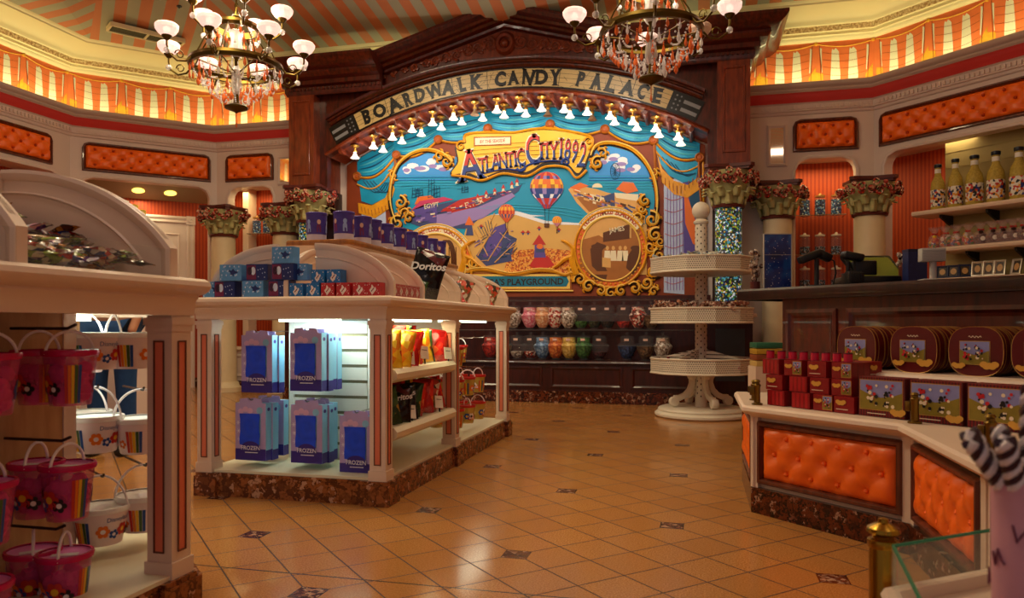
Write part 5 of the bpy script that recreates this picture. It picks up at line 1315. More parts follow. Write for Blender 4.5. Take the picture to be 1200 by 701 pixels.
# ---- purple tubs on the oak shelf
TUBM = [mat('tub_purple', '#4c3c94', .35, var=(22, .45)), mat('tub_white', '#d8d4e8', .4), mat('tub_plum', '#7a2a5c', .4), mat('tub_ice', '#9cb4e4', .4), mat('tub_skin', '#e0b8a4', .5)]
def tub():
    t = thing('gift_tub', 'x', 'tub', (0,0,0)); g = G(); r = .058; h = .155
    g.lathe([(0, 0), (r*.94, 0), (r*.95, .036), (r*.955, .038)], (0,0,0), 28, 1); g.lathe([(r*.955, .038), (r, h), (0, h)], (0,0,0), 28, 0)
    for k in range(6):
        a = k*PI/3+.2; rr_ = r*1.006
        def cy(u, v, d, a=a): th = a+u/r; R = r*(.955+.045*(v-.038)/.117)+d; return (R*math.cos(th), R*math.sin(th), v)
        g.flat([(-.012, .05), (.014, .05), (.012, .085), (.006, .10), (-.006, .10), (-.012, .085)], .001, 2 if k % 2 else 3, cy); g.flat([(.011*math.cos(q), .108+.014*math.sin(q)) for q in [2*PI*j/10 for j in range(10)]], .0014, 4 if k % 2 else 3, cy)
    mk('body', g, TUBM, t, ang=40)
    g = G(); g.lathe([(r*.97, h-.004), (r*1.05, h-.004), (r*1.06, h+.006), (r*1.0, h+.009), (0, h+.006)], (0,0,0), 28); mk('lid', g, TUBM[0], t); return t
tb = tub(); tbs = [(371, None), (403, None), (424, -1.93), (436, -1.93), (451, -1.93), (466, -1.93), (480, -1.93), (492, -1.93), (504, -1.93), (514, -1.93)]
for k, (x, X_) in enumerate(tbs):
    if X_ is None: p = onY(x, 270, 3.87)
    else: p = onX(x, 280, X_-.0)
    loc = (p[0], p[1], 1.375); lb = 'purple printed gift tub on the oak shelf of the kiosk, %s' % ('leftmost at the front corner' if k == 0 else 'second from left' if k == 1 else ORD[k]+' along the row')
    if k == 0: tb.location = loc; tb['label'] = lb; tb['group'] = 'tubs on the oak shelf'
    else: dup(tb, loc, rz=k*.9, label=lb, group='tubs on the oak shelf')
# red book-like box standing behind on the left side of G2
g = G(); g.box(-.16, .16, -.03, .03, 0, .30, 0); g.box(-.162, .162, -.031, .031, .28, .302, 1); g.box(-.1, .1, -.032, -.03, .1, .2, 1)
p = onY(297, 300, 4.6); o = mk('red_carton', g, [mat('carton_red', '#a01820', .4), mat('carton_dark', '#701018', .4)], smooth=False); o.location = (-2.36, 4.45, 1.046); tag(o, 'plain red carton standing on the far left ledge of the middle kiosk', 'box')

# ---- buckets hanging on pegs in the second side bay of G2
def bucket(name, body, rim, contents=None, r0=.055, r1=.075, h=.14, seed=0, deco=None, lidlit=None):
    t = thing(name, 'x', 'bucket', (0,0,0)); rr = random.Random(seed)
    g = G(); g.lathe([(0, 0), (r0*.97, 0), (r0, .004), (r1, h-.012)], (0,0,0), 28, 0)
    bands = deco or []
    for a0, a1, z0, z1, mi in bands:
        vs = []; n = max(2, int((a1-a0)/12))
        for i in range(n+1):
            a = math.radians(a0+(a1-a0)*i/n)
            for z in (z0, z1): R = r0+(r1-r0)*z/(h-.012)+.0008; vs.append((R*math.cos(a), R*math.sin(a), z))
        g.add(vs, [(2*i, 2*i+2, 2*i+3, 2*i+1) for i in range(n)], mi)
    return t, g, h, r1
STR = [mat('st_red', '#c8302a', .35), mat('st_orange', '#ec7a1c', .35), mat('st_yellow', '#f0c02c', .35), mat('st_green', '#4a6a38', .35), mat('st_blue', '#2450a0', .35), mat('st_white', '#f4eef0', .4), mat('st_black', '#1c1014', .4)]
def flower(g, a, z, s, c1, c2, r0, r1, h, n=6):
    """plain round blossoms printed on the bucket"""
    def cy(u, v, d): R = r0+(r1-r0)*max(0, v)/(h-.012)+d; th = a+u/R; return (R*math.cos(th), R*math.sin(th), v)
    for k in range(n):
        q = 2*PI*k/n; cx, cz_ = s*math.cos(q), z+s*math.sin(q); g.flat([(cx+s*.62*math.cos(w), cz_+s*.62*math.sin(w)) for w in [2*PI*j/9 for j in range(9)]], .0014, c1, cy)
    g.flat([(s*.6*math.cos(w), z+s*.6*math.sin(w)) for w in [2*PI*j/9 for j in range(9)]], .002, c2, cy)
def make_bucket(name, bodym, rimm, lidm, r0, r1, h, kind, fill=None, handle_h=.10):
    hh = h-.012
    bands = [(a, a+7, .012, hh-.02, 1+i) for a0 in (60, 240) for i, a in enumerate([a0+8*k for k in range(5)])]
    bands = [(-5+8*i-40, -5+8*i-33, .008, hh-.03, 1+(i % 5)) for i in range(5)]+[(140+8*i, 147+8*i, .008, hh-.03, 1+(i % 5)) for i in range(5)]
    t, g, h, r1 = bucket(name, None, None, None, r0, r1, h, 0, bands)
    for i, a in enumerate((-100, -150, 60, 100)):
        flower(g, math.radians(a), h*.40, h*.11, [1, 2, 5, 6][i], [3, 6, 3, 7][i] if i < 4 else 3, r0, r1, h); flower(g, math.radians(a+26), h*.30, h*.08, [7, 5, 1, 2][i], 6, r0, r1, h, 5)
    if kind == 1: g.text('Disneyland', .021, lambda u, v, d: ((r0+(r1-r0)*(h*.68+v)/hh+.001)*math.cos(-1.95+u/r1), (r0+(r1-r0)*(h*.68+v)/hh+.001)*math.sin(-1.95+u/r1), h*.68+v), 5)
    mk('bucket_body', g, [bodym]+STR, t, ang=50)
    g = G(); g.lathe([(r1-.002, h-.018), (r1+.004, h-.016), (r1+.006, h-.006), (r1+.004, h), (r1-.004, h)], (0,0,0), 28); mk('rim', g, rimm, t)
    g = G(); g.lathe([(0, h-.012), (r1*.5, h-.010), (r1*.85, h-.008), (r1-.003, h-.004)], (0,0,0), 28); g.flat([(-.5*r1, -.2*r1), (.5*r1, -.2*r1), (.5*r1, .2*r1), (-.5*r1, .2*r1)], 0, 1, lambda a, b_, d: (a, b_, h-.0085)); mk('lid', g, [lidm, STR[5]], t)
    g = G(); pts = [(0, -r1*math.cos(a)*1.02, h-.012+handle_h*math.sin(a)) for a in [PI*i/20 for i in range(21)]]; g.tube([(p[0], p[1], p[2]) for p in pts], .0042, 6)
    mk('handle', g, STR[5], t)
    if fill:
        g = G(); rr = random.Random(4)
        for k in range(26):
            a = rr.uniform(0, 2*PI); z = rr.uniform(.02, h-.05); R = (r0+(r1-r0)*z/h)-.026; g.ball((R*math.cos(a), R*math.sin(a), z), .023, 8)
        mk('contents', g, fill, t)
    return t
PINKB = mat('pink_clear', '#e0488c', .08, alpha=.5, var=(14, .3)); PINKR = mat('pink_rim', '#c81058', .25); PINKL = mat('pink_lid', '#f08ad0', .3); FLOSS = mat('candy_floss', '#e85aa0', .9, var=(10, .35), bump=(60, .3))
WB = mat('bucket_white', '#f4e4e4', .3); WL = mat('bucket_white_rim', '#f8f8f4', .35)
pk = make_bucket('candy_bucket', PINKB, PINKR, PINKL, .054, .070, .160, 0, FLOSS, .066)
wk = make_bucket('popcorn_bucket', WB, WL, WL, .066, .086, .125, 1, None, .11)
rk_ = make_bucket('popcorn_bucket', mat('yellow_clear', '#e8c860', .2, alpha=.7), mat('red_rim', '#c8201c', .3), mat('red_lid', '#d83020', .35), .042, .055, .13, 2, mat('popcorn', '#e8b040', .8, bump=(40, .5)), .06)
for m_ in []: pass
# G2 second bay
usedb = {}
def place(src, loc, rz, label, group, key, scale=1):
    if key in usedb: o = dup(src, loc, rz=rz, label=label, group=group)
    else: o = src; o.location = loc; o.rotation_euler = (0, 0, rz); o['label'] = label; o['group'] = group; usedb[key] = 1
    if scale != 1: o.scale = (scale,)*3
    return o
k = 0
for row, z in enumerate((.62, .40, .20)):
    for j, y in enumerate((4.84, 5.10, 5.36)):
        for i, x in enumerate((-1.60, -1.74)):
            if row == 0 and i == 0 and j > 0: continue
            k += 1
            place(rk_, (x, y, z), .3*k, 'red lidded bucket in the far side bay, %s row, %s from front%s' % (('top', 'middle', 'bottom')[row], ORD[j], ', outer one' if i == 0 else ', inner one'), 'red lidded buckets in the side bay', 'r')
    for y in (4.84, 5.10, 5.36):
        g = G(); g.tube([(-1.99, y, z+.186), (-1.56, y, z+.186), (-1.55, y, z+.20)], .003, 6); mk('peg', g, CHROME, k2, world=True)

# ================= NEAR LEFT KIOSK =================
XA = -1.555; YE = 2.06
oct_ = [(XA, .35), (XA, YE), (-2.02, 2.52), (-3.0, 2.52), (-3.45, 2.06), (-3.45, .35)]
k1 = thing('display_kiosk', 'near left cream display kiosk hung with pink and white buckets, cropped by the picture edge', 'kiosk', (-2.5, 1.4, 0))
g = G(); g.prism([(XA, .35), (XA, YE-.16), (XA+.02, YE-.16), (XA+.02, YE+.012)]+oct_[2:], 0, .105, 0, ID); g.prism([(XA-.01, .36), (XA-.01, YE-.15), (XA+.012, YE-.15), (XA+.012, YE)]+[(-2.02, 2.51), (-3.0, 2.51), (-3.44, 2.05), (-3.44, .36)], .105, .122, 0, ID); mk('plinth', g, MARBLE, k1, world=True, smooth=False)
g = G(); g.prism([(x*.985-.03, y*.99) for x, y in oct_], .122, .135, 0, ID); mk('deck', g, MATS['deck_board'], k1, world=True)
for (px_, py_) in ((XA-.092, YE-.10), (-3.40, 1.9), (XA-.095, .37)):
    g = G(); gi = G(); post(g, gi, px_, py_, .088, .122, .93); o = mk('post', g, CREAM, k1, world=True, smooth=False); mk('inset', gi, [ORANGE_INS, BROWNLINE], o, world=True, smooth=False)
g = G(); g.sweep(oct_[::-1], CAPP, ID, closed=True); mk('entablature', g, CREAM, k1, world=True)
g = G(); g.prism(off(oct_+[oct_[0]], .03)[:6] if False else [(x, y) for x, y in [(XA-.02, .37), (XA-.02, YE-.01), (-2.03, 2.49), (-3.0, 2.49), (-3.43, 2.05), (-3.43, .37)]], 1.02, 1.045, 0, ID)
g.prism([(XA-.02, .37), (XA-.02, YE-.01), (-2.03, 2.49), (-3.0, 2.49), (-3.43, 2.05), (-3.43, .37)], .94, .95, 0, ID); mk('counter_top', g, CREAM, k1, world=True, smooth=False)
def add_fin1(p, q, h0=1.135, h1=1.405):
    A = Vector(p); B = Vector(q); d = (B-A).normalized(); n = Vector((-d.y, d.x)); L = (B-A).length
    g = G(); fin(L, h0, h1, lambda u, v, w: (A.x+d.x*u+n.x*w, A.y+d.y*u+n.y*w, v), g, .024, 60); mk('divider', g, CREAM, k1, world=True, ang=40)
YF1, YF2 = 1.97, 1.44
add_fin1((XA-.005, YF1), (-2.2, YF1)); add_fin1((XA-.005, YF2), (-2.2, YF2)); add_fin1((XA-.005, .9), (-2.2, .9))
g = G(); g.box(-2.75, -2.2, .6, 2.0, 1.045, 1.40); mk('riser', g, CREAM, k1, world=True)
for a, bb in ((YF2, YF1), (.9, YF2)):
    g = G(); g.box(XA-.008, XA-.003, a+.015, bb-.015, 1.045, 1.13); mk('clear_lip', g, CLEAR, k1, world=True, smooth=False)
# core panel with pegs
PANM = wood('tan_panel', '#a88058', '#c09a70', .5)
ce = onX(88, 450, -1.99)[1]
g = G(); g.box(-2.4, -1.99, .5, ce-.05, .135, .94, 0); g.box(-2.42, -1.985, ce-.05, ce, .135, .94, 1); mk('core_panel', g, [PANM, CREAM2], k1, world=True, smooth=False)
g = G(); g.box(-2.3, -2.27, 2.05, 2.4, .915, .936); mk('tube_light', g, TUBE, k1, world=True, smooth=False)
# pink buckets
def peg1(y, z, x1=-1.755):
    g = G(); g.tube([(-1.99, y, z), (x1-.03, y, z), (x1, y, z+.012)], .0045, 8); mk('peg', g, DWIRE, k1, world=True)
pn = 0
for row, (zt_, yl) in enumerate(((.89, (1.80, 1.54)), (.565, (1.80, 1.54)), (.315, (1.80, 1.54)))):
    for j, y in enumerate(yl):
        y2 = y-(.02*row)
        peg1(y2, zt_)
        for i, x in enumerate((-1.775, -1.885)):
            pn += 1
            place(pk, (x+(0, .01, .02)[row], y2, zt_-.222), PI/2*0+.25*(i-1)+row*.4, 'pink candy bucket, %s row, %s peg from the corner post, %s' % (('top', 'middle', 'bottom')[row], ORD[j], 'outer' if i == 0 else 'inner'), 'pink candy buckets', 'p')
# white buckets inside the far bay
wn_ = 0
WBs = [(112, 388, 2.55, 'top row, left'), (157, 388, 2.62, 'top row, right beside the corner post'), (112, 485, 2.60, 'middle row, left'), (165, 487, 2.66, 'middle row, right beside the corner post'), (118, 590, 2.5, 'lower row, left'), (168, 576, 2.6, 'lower row, right beside the corner post'), (96, 395, 2.75, 'top row, rear left'), (100, 480, 2.8, 'middle row, rear left')]
for x, y, t_, w_ in WBs:
    p = atT(x, y, t_); sc_ = 1.0
    o = place(wk, (p[0], p[1], p[2]-.13), .7+x*.01, 'white popcorn bucket on the near left kiosk, '+w_, 'white popcorn buckets', 'w')
    g = G(); z = p[2]+.092
    g.tube([(p[0]-.18, p[1]+.12, z), (p[0]+.02, p[1]-.012, z), (p[0]+.03, p[1]-.02, z+.01)], .004, 6); mk('peg', g, DWIRE, k1, world=True)
g = G(); g.box(-2.45, -2.42, 2.0, 2.5, .135, .94); mk('side_panel', g, PANM, k1, world=True, smooth=False)
# pile of wrapped snack packets behind the clear lip
WR = [foil('wrap_%d' % i, c, 45, .2) for i, c in enumerate((['#f0f0ee', '#c02a30', '#2a4a9c', '#e8d8c8'], ['#3c5a24', '#8ca83c', '#241408', '#e8e0c0'], ['#3a1e10', '#6a3a18', '#1c0e08', '#d0862c'], ['#d87a3c', '#e8c8a0', '#a83c1c', '#f0e8d8'], ['#5a2a7c', '#e8e8f0', '#d8a0b8', '#2c1c4c']))]
def packet(i):
    vs = []; fs = []; N, M_ = 6, 8; rr = random.Random(i*7+1); L, W = .125, .05
    g = G()
    for s_ in (1, -1):
        for j in range(M_+1):
            for q in range(N+1):
                u, v = q/N-.5, j/M_-.5; e = (1-(2*u)**2)**.5 if abs(u) < .5 else 0; f = 1 if abs(v) < .36 else max(0, (.5-abs(v))/.14)*.2
                vs.append((v*L, u*W*(1 if abs(v) < .42 else 1.12), s_*(.009*e*f+.0006)+.0015*rr.uniform(-1, 1)))
    n = (N+1)*(M_+1)
    for s_ in range(2):
        for j in range(M_):
            for q in range(N):
                a = s_*n+j*(N+1)+q; f = (a, a+1, a+N+2, a+N+1); fs.append(f if s_ else f[::-1])
    g.add(vs, fs); me = mk('snack_packet', g, WR[i], ang=60, recalc=False); return me
pk_src = [packet(i) for i in range(5)]; first_used = set(); rp = random.Random(21)
cols_ = ['white and red', 'green', 'dark brown', 'orange', 'purple and white']
cnt = 0
for lay_i in range(7):
    for k in range(26):
        i = (rp.randrange(5) if lay_i > 3 else rp.choice((1, 2, 4, 3, 0, 0)))
        fx = rp.random(); x = -2.14+fx*.54; y = rp.uniform(YF2+.07, YF1-.07)
        hmax = .045+.21*(1-fx)**1.1*(.75+.25*rp.random())
        z = 1.05+hmax*(lay_i+.4)/7
        o = pk_src[i]
        if i in first_used: o = o.copy(); COL.objects.link(o)
        first_used.add(i); o.location = (x, y, z+.006); o.rotation_euler = (rp.uniform(-.35, .35), rp.uniform(-.3, .3), rp.uniform(0, 2*PI))
        tag(o, '%s wrapped snack packet heaped on the near left kiosk' % cols_[i], 'snack packet', 'wrapped packets heaped on the near left kiosk: '+cols_[i])
for k in range(10):                               # dark brown pine-like snacks in the nearest bin
    g = G(); g.ball((0, 0, 0), .05, 10, sz=.8) if k == 0 else None
    if k == 0: ns = mk('nut_cluster', g, mat('nut_brown', '#5a2410', .5, var=(40, .5), bump=(60, .9)))
    o = ns if k == 0 else ns.copy()
    if k: COL.objects.link(o)
    o.location = (-1.66-.09*(k % 4), YF2-.10-.1*(k//4)*.9, 1.085+.05*(k % 2)); tag(o, 'brown nut cluster sweet at the far left edge in the nearest kiosk bin', 'sweet', 'nut clusters in the nearest bin')
# tall cartons on top shelf behind the near kiosk
CAR = [mat('car_yellow', '#c8b03c', .5), mat('car_white', '#e8e8e4', .5), mat('car_brown', '#5a3010', .5), mat('car_green', '#6a7a30', .5)]
for k, (x, y) in enumerate(((125, 232), (143, 235), (154, 240), (163, 246))):
    p = atT(x, 250, 6.0); g = G(); g.box(-.04, .04, -.03, .03, 0, .26+.0*k, 0 if k != 1 else 1); g.flat([(.028*math.cos(a), .16+.03*math.sin(a)) for a in [2*PI*q/12 for q in range(12)]], .0305, 2, lambda a, b_, d: (a, -d, b_))
    o = mk('coffee_carton', g, CAR, smooth=False); zt2 = EYE+(381-y)*6.0/FP; o.location = (p[0], p[1], zt2-.26); o.rotation_euler[2] = .2; tag(o, '%s carton seen just over the near left kiosk arch, %s from left' % ('white' if k == 1 else 'yellow', ORD[k]), 'carton', 'cartons over the left kiosk arch')
p = atT(140, 250, 6.0); zs = EYE+(381-246)*6.0/FP-.24
t = thing('wall_shelf_unit', 'tall cream shelf unit behind the near left kiosk holding the yellow cartons', 'shelf unit', (p[0], p[1], 0), TH*.5)
g = G(); g.box(-.35, .22, -.12, .22, 0, .8); g.box(-.35, .22, .19, .22, .8, 1.55); g.box(-.35, -.32, -.12, .19, .8, 1.55); g.box(.19, .22, -.12, .19, .8, 1.55); mk('carcass', g, CREAM2, t, smooth=False)
g = G(); g.box(-.33, .2, -.11, .2, 1.18, 1.2); g.box(-.36, .23, -.13, .22, 1.55, 1.575); mk('shelf', g, CREAM2, t, smooth=False)
for o in list(COL.objects):
    if o.name.startswith('coffee_carton'): pass
# person in blue denim behind the kiosk
def skin(name, pts, edges, rad, m, parent=None, root=0, lev=2):
    me = bpy.data.meshes.new(name); me.from_pydata(pts, edges, []); o = bpy.data.objects.new(name, me); COL.objects.link(o)
    md = o.modifiers.new('s', 'SKIN'); 
    for i, r in enumerate(rad): d_ = me.skin_vertices[0].data[i]; d_.radius = r if isinstance(r, tuple) else (r, r); d_.use_root = (i == root)
    md.use_smooth_shade = True
    sb_ = o.modifiers.new('d', 'SUBSURF'); sb_.levels = lev; sb_.render_levels = lev
    me.materials.append(m)
    if parent: o.parent = parent
    return o
DEN = mat('denim', '#1f4a80', .8, var=(30, .2), bump=(200, .2)); DENJ = mat('blue_jacket', '#1a5a8c', .8, var=(10, .2)); SKN = mat('skin', '#c88e6c', .5); SHOE = mat('shoe_dark', '#241c1a', .5); HAIR = mat('hair_brown', '#3a2416', .6)
pp = atT(131, 480, 5.2)
t = thing('person', 'person in blue jeans and blue jacket standing behind the near left kiosk', 'person', (pp[0], pp[1], 0), .3)
pts = [(0,0,.92),(.09,0,.86),(.10,-.01,.48),(.10,.02,.10),(.10,-.10,.05),(-.09,0,.86),(-.10,-.01,.48),(-.10,.02,.10),(-.10,-.10,.05),(0,0,1.12),(0,0,1.34),(0,.0,1.46),(0,-.01,1.56),(0,-.01,1.66),(.17,0,1.38),(.22,.0,1.12),(.20,-.10,.92),(.19,-.14,.84),(-.17,0,1.38),(-.22,0,1.12),(-.20,-.10,.92),(-.19,-.14,.84)]
ed = [(0,1),(1,2),(2,3),(3,4),(0,5),(5,6),(6,7),(7,8),(0,9),(9,10),(10,11),(11,12),(12,13),(10,14),(14,15),(15,16),(16,17),(10,18),(18,19),(19,20),(20,21)]
ra = [(.15,.11),.085,.058,.042,.034,.085,.058,.042,.034,(.13,.10),(.15,.10),.05,.085,.08,.055,.044,.034,.028,.055,.044,.034,.028]
skin('body', pts, ed, ra, SKN, t)
skin('jeans', [pts[0], pts[1], pts[2], (.10,.02,.13), pts[5], pts[6], (-.10,.02,.13)], [(0,1),(1,2),(2,3),(0,4),(4,5),(5,6)], [(.165,.125),.098,.072,.058,.098,.072,.058], DEN, t)
skin('jacket', [(0,0,.94),(0,0,1.15),(0,0,1.36),(.17,0,1.39),(.22,0,1.12),(.205,-.09,.94),(-.17,0,1.39),(-.22,0,1.12),(-.205,-.09,.94)], [(0,1),(1,2),(2,3),(3,4),(4,5),(2,6),(6,7),(7,8)], [(.17,.13),(.15,.115),(.16,.11),.068,.056,.044,.068,.056,.044], DENJ, t)
for s_ in (-1, 1):
    skin('shoe', [(s_*.10,.05,.05),(s_*.10,-.06,.045),(s_*.105,-.15,.035)], [(0,1),(1,2)], [.05,.048,.035], SHOE, t, lev=2)
    pm_ = (s_*.19, -.14, .84)
    for f in range(4): 
        bx = pm_[0]+(f-1.5)*.017*0+0; y0 = pm_[1]-.02+(f-1.5)*.016
        skin('finger', [(pm_[0], y0, .80), (pm_[0]-s_*.006, y0-.004, .765), (pm_[0]-s_*.016, y0-.008, .735-.006*abs(f-1.5))], [(0,1),(1,2)], [.010,.008,.007], SKN, t, lev=1)
    skin('thumb', [(pm_[0]-s_*.01, pm_[1]-.035, .825), (pm_[0]-s_*.02, pm_[1]-.06, .79), (pm_[0]-s_*.024, pm_[1]-.065, .765)], [(0,1),(1,2)], [.011,.009,.008], SKN, t, lev=1)
g = G(); g.ball((0, .02, 1.65), .105, 16, sz=1.1); mk('hair', g, HAIR, t)
g = G(); g.ball((0, -.095, 1.60), .014, 8); g.ball((.035, -.085, 1.62), .012, 8); g.ball((-.035, -.085, 1.62), .012, 8); mk('face_features', g, mat('face_dark', '#6a4030', .5), t)
# gold figurine on low cabinet
p = onD(272, 417, 9.3-(-5.9) if False else 15.0); 
g = G(); g.lathe([(0, 0), (.06, 0), (.06, .03), (.03, .05), (.05, .10), (.06, .16), (.03, .22), (.02, .24), (.035, .27), (.035, .30), (.0, .34)], (0,0,0), 16)
o = mk('gold_ornament', g, mat('dull_gold', '#c8902c', .35, metal=.8)); o.location = (-6.15, 9.40, .592); q = onY(272, 400, 9.40); o.location = (q[0], 9.40, .592); tag(o, 'small gold ornament on the low cream cabinet seen left of the gift boxes', 'ornament')
# ================= RIGHT HAND LOW COUNTER =================
AX, AY = .247, 3.767; BX, BY = .80, 3.21
rc = thing('panelled_counter', 'low cream counter with orange buttoned panels on a marble plinth at right', 'counter', (1.2, 3.2, 0))
RCP = [(AX, 4.52), (AX, AY), (BX, BY), (BX, 1.15)]         # walked toward the camera, left normal points to +X: inside
inner = [(2.6, 1.15), (2.6, 2.42), (.50, 4.52)]
def offs(o): return off(RCP, o)
g = G(); g.prism(RCP+inner, 0, .122, 0, ID); mk('plinth', g, MARBLED, rc, world=True, smooth=False)
g = G(); g.prism(offs(.03)+[(2.57, 1.2), (2.57, 2.40), (.50, 4.47)], .122, .47, 0, ID); mk('carcass', g, CREAM, rc, world=True, smooth=False)
g = G(); g.prism(offs(.0)+[(2.6, 1.15), (2.6, 2.42), (.50, 4.52)], .475, .513, 0, ID); mk('worktop', g, CREAM, rc, world=True, smooth=False)
g = G(); g.sweep(RCP, [(.03, .455), (.0, .46), (-.01, .47), (-.035, .478), (-.045, .49), (-.042, .505), (-.03, .514), (.03, .514)], ID); mk('nosing', g, CREAM, rc, world=True)
def seg_out(a, b, dep0):
    A = Vector(a); B = Vector(b); d = (B-A).normalized(); n = Vector((d.y, -d.x))     # outward
    return (lambda u, z, dep: (A.x+d.x*u+n.x*(dep-dep0), A.y+d.y*u+n.y*(dep-dep0), z)), (B-A).length
segs = [((AX, 4.50), (AX, AY)), ((AX, AY), (BX, BY)), ((BX, BY), (BX, 2.44)), ((BX, 2.40), (BX, 1.62))]
labs = ['orange buttoned counter panel on the left return of the low counter', 'wide orange buttoned counter panel facing the shop on the low counter', 'orange buttoned counter panel on the slanting side of the low counter', 'orange buttoned counter panel partly behind the striped sweets']
for (a, b_), lb in zip(segs, labs):
    f0, L = seg_out(a, b_, .03)
    zc0 = .292; hh = .30; ww = L-.06
    for sx_ in (.012, L-.012):
        g = G(); g.box(sx_-.022, sx_+.022, .122, .46, 0, .022, 0, f0); mk('stile', g, CREAM, rc, world=True, smooth=False)
    t_ = tufted('tufted_panel', ww, hh, 5, (lambda u, z, dep, f0=f0, L=L: f0(L/2+u, zc0+z, dep)), lb, frame_w=.028, depth=.03, arched=False, rows=3, flip=1)
    t_.parent = rc; t_.location = Vector(t_.location)-Vector(rc.location)
    del t_['category']
    t_['label'] = lb
# orange cushion sliver is the left return; raised cream ledge for the tins
S1 = 4.50; S2 = 5.02
def dg(S, a): return ((S+a)/2, (S-a)/2)          # S = X+Y, a = X-Y
def diag_fn(S): return lambda u, v, d: (S/2+u*RT2-d*RT2, S/2-u*RT2-d*RT2, v)   # u along +X-Y, d toward the viewer
fS = diag_fn(S1)
lg = thing('raised_ledge', 'cream raised ledge behind the picture boxes carrying the round red tins', 'ledge', (1.3, 3.2, .513))
def uS(px, S): v = onS(px, 430, S); return (v[0]-v[1])*RT2
ua, ub_ = uS(985, S1), -1.05
g = G(); g.prism([(ua, .514), (ub_, .514), (ub_, .645), (ua, .645)], -.36, 0, 0, fS); mk('riser', g, CREAM, lg, world=True, smooth=False)
g = G(); g.sweep([(ua-.01, 0), (ub_, 0)], [(-.36, .64), (.012, .64), (.03, .65), (.036, .665), (.026, .682), (.0, .686), (-.36, .686)], lambda a, b_, h: fS(a, h, b_)); mk('shelf', g, CREAM, lg, world=True)
# picture boxes with plaid edge
PLA = stripes('plaid_red', '#7c0c14', '#46060c', .012); PBX = [PLA, mat('pb_sky', '#8c8cc4', .4, var=(20, .2)), mat('pb_meadow', '#8c7a28', .4, var=(24, .35)), mat('pb_flower', '#c8202a', .4), mat('pb_dark', '#1a1418', .4), mat('pb_gold', '#d8a040', .4), mat('pb_gilt', '#c89a50', .3, metal=.5), mat('pb_cream', '#f0dcc0', .4)]
def picture(g, x0, x1, z0, z1, F, seed, dd=.001):
    rr = random.Random(seed); w = x1-x0; h = z1-z0
    g.flat([(x0-.003, z0-.003), (x1+.003, z0-.003), (x1+.003, z1+.003), (x0-.003, z1+.003)], dd*.5, 6, F); g.flat([(x0, z0), (x1, z0), (x1, z1), (x0, z1)], dd, 1, F)
    g.flat([(x0, z0), (x1, z0), (x1, z0+h*.62), (x1-w*.2, z0+h*.5), (x0+w*.5, z0+h*.42), (x0+w*.25, z0+h*.5), (x0, z0+h*.66)], dd*1.5, 2, F)
    for c in (.30, .68):
        for k in range(20):
            cx = x0+w*(c+rr.uniform(-.12, .12)); cz_ = z0+h*rr.uniform(.14, .88); r = h*rr.uniform(.03, .075); g.flat([(cx+r*math.cos(a), cz_+r*math.sin(a)) for a in [2*PI*q/9 for q in range(9)]], dd*(2+k*.2), rr.choice((3, 4, 4, 3, 7)), F)
def rounds(g, cx, cz_, r, F, dd=.002):
    for k, (a, b_) in enumerate(((0, 0), (-1.3, .5), (1.3, .5), (-.6, -.3), (.7, -.3))): g.flat([(cx+a*r+r*math.cos(q), cz_+b_*r*.6+r*.8*math.sin(q)) for q in [2*PI*j/14 for j in range(14)]], dd+.0004*k, 5, F)
def pic_box(w, h, d, seed):
    g = G(); g.box(-w/2, w/2, 0, d, 0, h, 0); F = lambda u, v, dd: (u, -dd, v)
    picture(g, -w*.46, w*.44, h*.18, h*.92, F, seed); rounds(g, w*.36, h*.14, h*.09, F, .004)
    g.flat([(-w*.3, h*.07), (w*.1, h*.07), (w*.1, h*.09), (-w*.3, h*.09)], .002, 7, F)
    return mk('picture_box', g, PBX, smooth=False)
S0 = 4.14; f0 = diag_fn(S0); src = pic_box(.207, .165, .10, 1)
for k, px in enumerate((1006, 1066, 1133)):
    v = onS(px, 470, S0); u = (v[0]-v[1])*RT2; q = f0(u+.104, 0, 0)
    o = src if k == 0 else src.copy()
    if k: COL.objects.link(o)
    o.location = (q[0], q[1], .515); o.rotation_euler = (0, 0, -PI/4); tag(o, 'large red picture biscuit box, %s on the low counter' % ('leftmost of the three' if k == 0 else 'middle of the three' if k == 1 else 'rightmost of the three'), 'box', 'large picture boxes on the low counter')
# round topped tins
TIN = [mat('tin_dark_red', '#5c080e', .35, var=(12, .2))]+PBX[1:]
def tin(w=.215, h=.205, d=.065):
    t = thing('round_tin', 'x', 'tin', (0,0,0)); n = 36
    def sup(s): return [(s*w/2*math.copysign(abs(math.cos(a))**.72, math.cos(a)), h/2+s*h/2*math.copysign(abs(math.sin(a))**.72, math.sin(a))) for a in [2*PI*i/n for i in range(n)]]
    F = lambda u, v, dd: (u, -dd, v)
    g = G(); g.prism(sup(1), -d, 0, 0, F); picture(g, -w*.28, w*.26, h*.24, h*.70, F, 5, .0035); rounds(g, w*.27, h*.22, h*.08, F, .008); rounds(g, -w*.30, h*.2, h*.06, F, .008)
    g.sweep([(w*(-.12+.02*q), h*.80+.004*math.sin(q*1.9)) for q in range(13)], [(-.0012, .0042), (.0012, .0042)], F, closep=False, mi=7); mk('tin_body', g, TIN, t, ang=30)
    g = G(); 
    for dd in (.0, -.022, -d+.004): g.sweep(sup(1.0)[::-1], [(0, dd), (.0025, dd+.001), (.0025, dd-.002), (0, dd-.003)], F, closed=True)
    mk('rim', g, PBX[6], t)
    g = G(); g.flat([(-.05, 0), (.05, 0), (.05, .1), (-.05, .1)], 0); 
    return t
tn = tin(); k = 0
